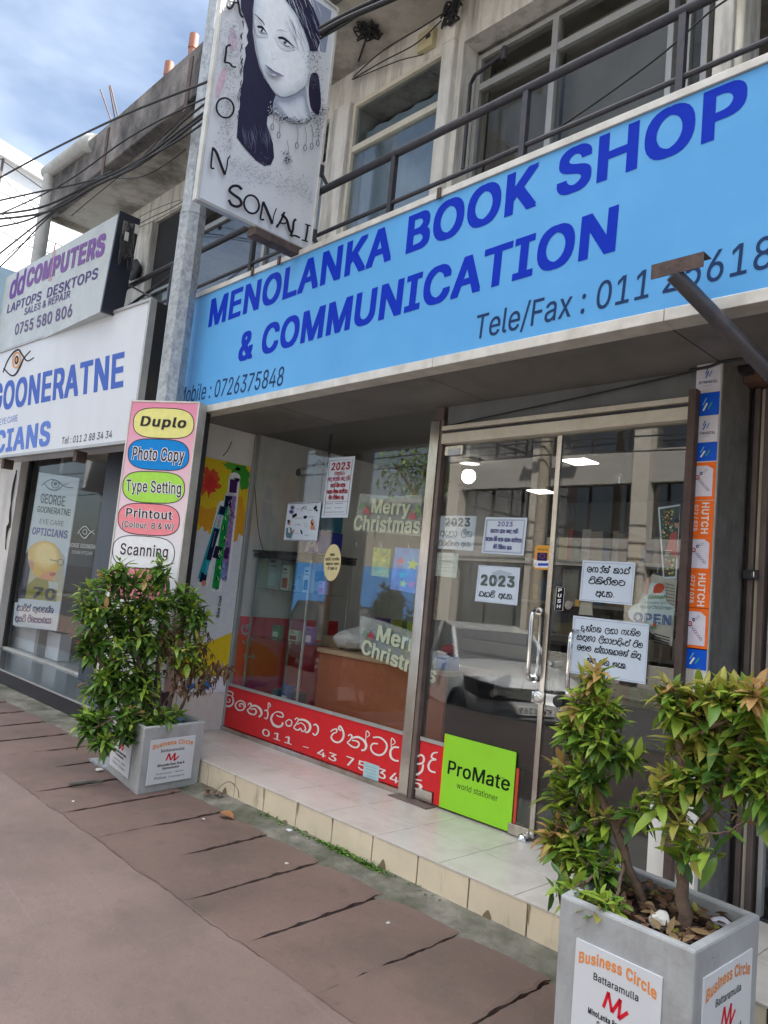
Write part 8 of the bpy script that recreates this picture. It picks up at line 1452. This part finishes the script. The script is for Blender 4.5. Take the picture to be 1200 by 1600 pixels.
# ------------------------------------------------------------------ far-left white building and mast
XW = -34.0
a, b = at(0, 226, X=XW), at(85, 278, X=XW)
T = thing('white_building', (XW, 10, 0), 'tall white panelled building beyond the canopy at the far left', 'building')
dz = (b.z-a.z)/(b.y-a.y); ye = b.y+14
wp = mat('white_cladding', (.82, .82, .81), rough=.5, vary=.03)
g = MB(); g.hexa([(XW-8, a.y-6, -.4), (XW, a.y-6, -.4), (XW, ye, -.4), (XW-8, ye, -.4), (XW-8, a.y-6, a.z-6*dz), (XW, a.y-6, a.z-6*dz), (XW, ye, b.z+14*dz), (XW-8, ye, b.z+14*dz)], wp); g.build('wall', T)
g = MB(); g.hexa([(XW-.2, a.y-6, a.z-6*dz-.5), (XW+.25, a.y-6, a.z-6*dz-.5), (XW+.25, ye, b.z+14*dz-.5), (XW-.2, ye, b.z+14*dz-.5), (XW-.2, a.y-6, a.z-6*dz+.1), (XW+.25, a.y-6, a.z-6*dz+.1), (XW+.25, ye, b.z+14*dz+.1), (XW-.2, ye, b.z+14*dz+.1)], wp); g.build('parapet', T)
seam = mat('panel_seam', (.10, .085, .08), rough=.6)
g = MB(); 
for i in range(9):
    y = a.y-4+i*2.1; zt_ = a.z+(y-a.y)*dz-.5; g.box(XW+.005, XW+.04, y-.045, y+.045, 3, zt_, seam)
for z in (8, 10.5, 13, 15.5, 18): g.box(XW+.005, XW+.035, a.y-6, ye, z-.04, z+.04, seam) if z < b.z+14*dz-.6 else None
g.build('panel_seams', T)
p = at(270, 300, X=-26); T = thing('radio_mast', (p.x, p.y, 0), 'thin red and white lattice mast beyond the canopy', 'mast'); rm = mat('mast_red', (.42, .09, .06), rough=.6); wm_ = mat('mast_white', (.7, .68, .66), rough=.6)
n_ = 14; hz = p.z+.5; g1 = MB(); g2 = MB()
for i in range(n_):
    z0_, z1_ = hz*i/n_, hz*(i+1)/n_; G_ = g1 if i % 2 else g2; m_ = rm if i % 2 else wm_; r0, r1 = .38-.2*i/n_, .38-.2*(i+1)/n_
    cs = [(math.cos(k*2.094), math.sin(k*2.094)) for k in range(3)]
    for k in range(3):
        c0, c1 = cs[k], cs[(k+1) % 3]; G_.tube([(p.x+c0[0]*r0, p.y+c0[1]*r0, z0_), (p.x+c0[0]*r1, p.y+c0[1]*r1, z1_)], .035, m_, 5); G_.tube([(p.x+c0[0]*r0, p.y+c0[1]*r0, z0_), (p.x+c1[0]*r1, p.y+c1[1]*r1, z1_)], .02, m_, 4)
g1.build('lattice', T); g2.build('lattice', T)
wires = [((0, 248), (140, 335)), ((0, 300), (120, 345)), ((0, 333), (110, 390)), ((0, 360), (90, 400)), ((10, 400), (130, 300)), ((0, 275), (70, 325))]
for i, (p, q) in enumerate(wires):
    a, b = at(*p, Y=-3.0+2.2), at(*q, Y=-.8); a = at(*p, X=-13); b = at(*q, X=-11); g = MB(); g.tube([a, lerp(a, b, .5)-V(0, 0, .05), b], .008, M['cable'], 5)
    tag(g.build('cable'), ['thin wire falling right from the left edge, highest on the white building', 'thin wire falling gently across the white building', 'thin wire crossing the foot of the white building', 'lowest thin wire at the far left above the signs', 'thin wire rising right across the white building', 'short thin wire near the roof edge of the white building'][i], 'cable', 'overhead cables')
# ------------------------------------------------------------------ across the street (seen mirrored in the panes)
O1 = thing('office_building', (-12, -15, -.3), 'grey office block across the street mirrored in the door glass', 'building')
ow = mat('grey_office_render', (.36, .345, .32), rough=.8, vary=.1, vscale=.6); ow2 = mat('cream_office_pillar', (.52, .48, .42), rough=.8, vary=.08); og = glass('office_window', (.12, .13, .14), .25)
x0_, x1_, yo_ = -15.6, 6.0, -14.3
g = MB(); g.box(x0_, x1_, yo_-8, yo_-.3, -.3, 11, M['dark']); g.build('core', O1)
for k, (z0_, z1_) in enumerate(((-.4, .2), (2.55, 3.3), (4.75, 5.6), (7.4, 11.2))): g = MB(); g.box(x0_, x1_, yo_-.29, yo_, z0_, z1_, ow); g.build('storey_band', O1)
x = x0_
while x < x1_: g = MB(); g.box(x, x+.45, yo_-.28, yo_+.12, -.22, 9.5, ow2); g.build('pillar', O1); x += 3.1
g = MB()
for z0_, z1_ in ((3.32, 4.73), (5.62, 7.38), (.22, 2.53)):
    x = x0_+.5
    while x < x1_-.5: g.box(x, x+1.0, yo_-.25, yo_-.2, z0_, z1_, og); x += 1.1
g.build('windows', O1)
O2 = thing('low_shop', (-22, -15, -.3), 'low tin-roofed building beyond the blue fence across the street', 'building')
g = MB(); g.box(-30, -16.6, -20, -15.2, -.3, 4.3, mat('beige_render', (.40, .36, .29), rough=.8, vary=.1)); g.build('wall', O2)
g = MB(); g.hexa([(-30.5, -14.6, 4.45), (-16.2, -14.6, 4.45), (-16.2, -21, 5.2), (-30.5, -21, 5.2), (-30.5, -14.6, 4.55), (-16.2, -14.6, 4.55), (-16.2, -21, 5.3), (-30.5, -21, 5.3)], mat('rusty_tin_roof', (.22, .17, .14), rough=.7, vary=.3, vscale=3)); fixnormals(g.build('roof', O2))
g = MB(); bm_ = mat('blue_corrugated_sheet', (.06, .26, .62), rough=.4, vary=.06); x = -30.0
while x < -16.3: g.prism([(x, -13.6, -.2), (x+.06, -13.6, -.2), (x+.09, -13.56, -.2), (x+.15, -13.56, -.2), (x+.18, -13.6, -.2), (x+.18, -13.64, -.2), (x, -13.64, -.2)], (0, 0, 2.35), bm_); x += .18
T = fixnormals(g.build('corrugated_fence')); tag(T, 'bright blue corrugated sheet fence across the street', 'fence')
Tp = thing('utility_pole', (-11.0, -12.6, -.3), 'concrete utility pole with crossarms and insulators across the street', 'pole'); g = MB(); g.tube([(-11.0, -12.6, -.3), (-11.0, -12.6, 9.0)], [.17, .11], mat('pole_concrete', (.36, .31, .24), rough=.9, vary=.15), 10); g.build('shaft', Tp, shade=40)
g = MB(); g.box(-11.9, -10.1, -12.68, -12.54, 7.6, 7.72, M['darksteel']); g.box(-11.9, -10.1, -12.68, -12.54, 8.3, 8.42, M['darksteel']); g.build('crossarm', Tp)
for z in (7.73, 8.43):
    for x in (-11.8, -11.3, -10.7, -10.2): g = MB(); g.lathe([(.03, 0), (.07, .03), (.05, .06), (.07, .09), (.04, .14), (0, .15)], (x, -12.6, z), M['white'], 12); g.build('insulator', Tp, shade=40)
for k, z in enumerate((5.0, 5.35, 5.75, 6.2)):
    g = MB(); g.tube([(-60, -12.4, z+.3), (-40, -12.4, z-.1), (-11.0, -12.4, z+.2), (4, -12.4, z-.25), (25, -12.4, z+.2)], .02, M['cable'], 5); tag(g.build('street_cable'), ['lowest', 'second', 'third', 'highest'][k]+' black cable strung along the far side of the street', 'cable')
rr = random.Random(77); T = thing('street_tree', (-19.6, -17.8, -.3), 'leafy green tree behind the tin roof across the street', 'tree'); g = MB(); tb = V(-19.6, -17.8, -.3)
g.tube([tb, tb+V(.1, 0, 3), tb+V(.3, 0, 6)], [.25, .2, .12], M['bark'], 8)
for k in range(7): a = k*.9; g.tube([tb+V(.2, 0, 3.5+k*.35), tb+V(1.6*math.cos(a), 1.6*math.sin(a), 5.5+k*.4)], [.08, .03], M['bark'], 6)
g.build('trunk', T, shade=50); g = MB()
cl = [tb+V(rr.gauss(0, 1.05), rr.gauss(0, 1.2), rr.uniform(4.2, 7.6)) for _ in range(46)]
for c in cl:
    for _ in range(60): leaf(g, c+V(rr.gauss(0, .45), rr.gauss(0, .45), rr.gauss(0, .38)), rdir(rr), V(0, 0, 1), rr.uniform(.16, .3), .11, LEAF[rr.choice(['deep', 'mid', 'mid', 'light'])], .2)
g.build('crown', T)
# parked cars
def car(name, pos, ang, body, label):
    T = thing(name, pos, label, 'car', 'cars parked at the kerb'); Rm = Matrix.Rotation(ang, 4, 'Z'); L_, W_ = 3.75, 1.62
    cp = mat('car_paint', body, rough=.25, coat=.6, metal=.35); cg = glass('car_window', (.05, .06, .06), .18); cb = mat('car_black_trim', (.018, .018, .02), rough=.5)
    def tf(mb): mb.v = [Rm @ v + Vector(pos) for v in mb.v]; return mb
    # stations along the car: x, sill z, shoulder z, half width at sill / shoulder / top, top z
    st = [(1.86, .46, .66, .60, .62, .60, .74), (1.80, .36, .70, .70, .74, .66, .83), (1.62, .32, .76, .76, .79, .70, .92), (1.2, .30, .84, .79, .80, .72, .99), (.75, .28, .90, .80, .81, .72, 1.03), (-.9, .28, .93, .80, .81, .74, 1.04), (-1.6, .32, .95, .78, .79, .72, 1.04), (-1.82, .40, .85, .70, .72, .66, 1.0), (-1.88, .5, .72, .62, .64, .6, .9)]
    g = MB(); rows = []
    for x, zs, zh, ws, wh, wt, zt in st: rows.append([(x, -ws, zs), (x, -wh, lerp(zs, zh, .6)), (x, -wh, zh), (x, -wt, zt), (x, -wt*.5, zt+.03), (x, wt*.5, zt+.03), (x, wt, zt), (x, wh, zh), (x, wh, lerp(zs, zh, .6)), (x, ws, zs)])
    n_ = 10; vs = [p for r_ in rows for p in r_]; fs = []
    for i in range(len(rows)-1):
        for j in range(n_): a = i*n_+j; b = i*n_+(j+1) % n_; fs.append((a, b, b+n_, a+n_))
    fs += [tuple(reversed(range(n_))), tuple(range((len(rows)-1)*n_, len(rows)*n_))]
    g.add(vs, fs, cp); tf(g); o = fixnormals(g.build('body', T, bevel=.03, shade=35))
    def loft(name, rws, m, **kw):
        g = MB(); k = len(rws[0]); vs = [p for r_ in rws for p in r_]; fs = []
        for i in range(len(rws)-1):
            for j in range(k-1): a = i*k+j; fs.append((a, a+1, a+k+1, a+k))
        g.add(vs, fs, m); tf(g); return fixnormals(g.build(name, T, **kw))
    cab_ = [(.72, .70, 1.03), (.15, .60, 1.44), (-.4, .60, 1.52), (-1.2, .59, 1.48), (-1.62, .64, 1.05)]
    g = MB(); vs = []
    for x, w2, z in cab_: vs += [(x, -w2, z), (x, w2, z)]
    vs += [(.70, -.73, 1.02), (.70, .73, 1.02), (-1.6, -.73, 1.03), (-1.6, .73, 1.03)]
    g.add(vs, [(0, 1, 3, 2), (6, 7, 9, 8)], cg); g.add(vs, [(2, 3, 5, 4), (4, 5, 7, 6)], cp); g.add(vs, [(0, 2, 4, 6, 8), (9, 7, 5, 3, 1)], cg); tf(g); g.build('cabin', T)
    g = MB()
    for s in (-1, 1):
        for a, b in (((.72, .705), (.15, .61)), ((-.4, .612), (-.42, .72)), ((-1.2, .60), (-1.62, .65))):
            za = dict(((c[0], c[2]) for c in cab_)).get(a[0], 1.5); zb = dict(((c[0], c[2]) for c in cab_)).get(b[0], 1.03); g.tube([(a[0], s*a[1], za), (b[0], s*b[1], zb)], .035, cp, 6)
    tf(g); g.build('roof_pillars', T)
    for x in (1.18, -1.18):
        for s in (-1, 1):
            c = Rm @ V(x, s*.72, .30)+Vector(pos)
            g = MB(); prof = [(0, -.09), (.20, -.09), (.205, -.10), (.29, -.10), (.31, -.06), (.31, .06), (.29, .10), (.205, .10), (.2, .09), (0, .09)]; g.lathe(prof, (0, 0, 0), M['black'], 26, 'y'); g.v = [Rm @ v + c for v in g.v]; wh = g.build('wheel', T, shade=40)
            g = MB()
            for k in range(7): a = k*.8976; g.hexa([(math.cos(a)*.05-.02*math.sin(a)*q_, s*.095+dy, math.sin(a)*.05+.02*math.cos(a)*q_) if rr_ == 0 else (math.cos(a)*.19-.03*math.sin(a)*q_, s*.095+dy, math.sin(a)*.19+.03*math.cos(a)*q_) for dy in (0, s*.012) for rr_, q_ in ((0, -1), (1, -1), (1, 1), (0, 1))], M['alugrey'])
            g.v = [Rm @ v + c for v in g.v]; fixnormals(g.build('rim', wh))
            g = MB(); arc = [(x+.37*math.cos(t), s*.805, .30+.37*math.sin(t)) for t in [math.pi*i/12 for i in range(13)]]; g.tube(arc, .045, cb, 6); tf(g); g.build('arch_trim', T)
    g = MB(); g.box(-.8, .8, -.82, -.78, .24, .40, cb); g.box(-.8, .8, .78, .82, .24, .40, cb); g.box(1.70, 1.875, -.58, .58, .30, .44, cb); tf(g); g.build('cladding', T, bevel=.02)
    g = MB(); g.box(1.80, 1.865, -.46, .46, .66, .82, cb)
    for k in range(2):
        for j in range(-3, 4): g.box(1.866, 1.875, j*.12-.045, j*.12+.045, .69+k*.06, .715+k*.06, M['chrome'])
    tf(g); g.build('grille', T)
    lm = mat('headlight_lens', (.10, .10, .11), rough=.12, metal=.5)
    for s in (-1, 1):
        g = MB(); g.hexa([(1.835, s*.745, .67), (1.935, s*.44, .65), (1.75, s*.44, .65), (1.50, s*.83, .72), (1.775, s*.775, .885), (1.915, s*.44, .83), (1.72, s*.44, .83), (1.42, s*.835, .90)], lm); tf(g); h_ = fixnormals(g.build('headlight', T, bevel=.008))
        g = MB(); g.lathe([(0, 0), (.045, 0), (.05, .02), (0, .02)], (1.885, s*.58, .745), M['chrome'], 16, 'x'); tf(g); g.build('lens', h_)
        g = MB(); g.lathe([(.055, 0), (.085, .01), (.085, .03), (.055, .035)], (1.80, s*.58, .53), cb, 20, 'x'); g.lathe([(0, .0), (.05, 0), (.045, .025), (0, .03)], (1.80, s*.58, .53), lm, 16, 'x'); tf(g); g.build('fog_lamp', T, shade=40)
    g = MB(); g.box(1.876, 1.886, -.25, .25, .50, .61, ink((.62, .62, .6))); tf(g); pl_ = g.build('number_plate', T, bevel=.003)
    A = Art(lambda u, v: Rm @ V(1.887, -.23+.46*u, .60-.09*v)+Vector(pos), Rm @ V(1, 0, 0)); A.text('KW 6269', (.03, .92), (.97, .92), (.03, .1), srgb('#1c1c20'), .03, 1, 1) ; A.build('lettering', pl_)
    g = MB(); 
    for s in (-1, 1): g.hexa([(.50, s*.82, 1.0), (.62, s*.82, 1.0), (.62, s*.96, 1.02), (.50, s*.96, 1.02), (.50, s*.82, 1.1), (.62, s*.82, 1.1), (.62, s*.96, 1.12), (.50, s*.96, 1.12)], cp)
    tf(g); fixnormals(g.build('mirror', T, bevel=.02)); return T
car('parked_car', (-7.09, -5.76, -.50), R(32), (.60, .61, .62), 'grey hatchback parked nose to the kerb behind the camera')
car('parked_car', (-12.6, -7.6, -.50), R(20), (.03, .032, .036), 'black hatchback parked at the kerb further along the street')
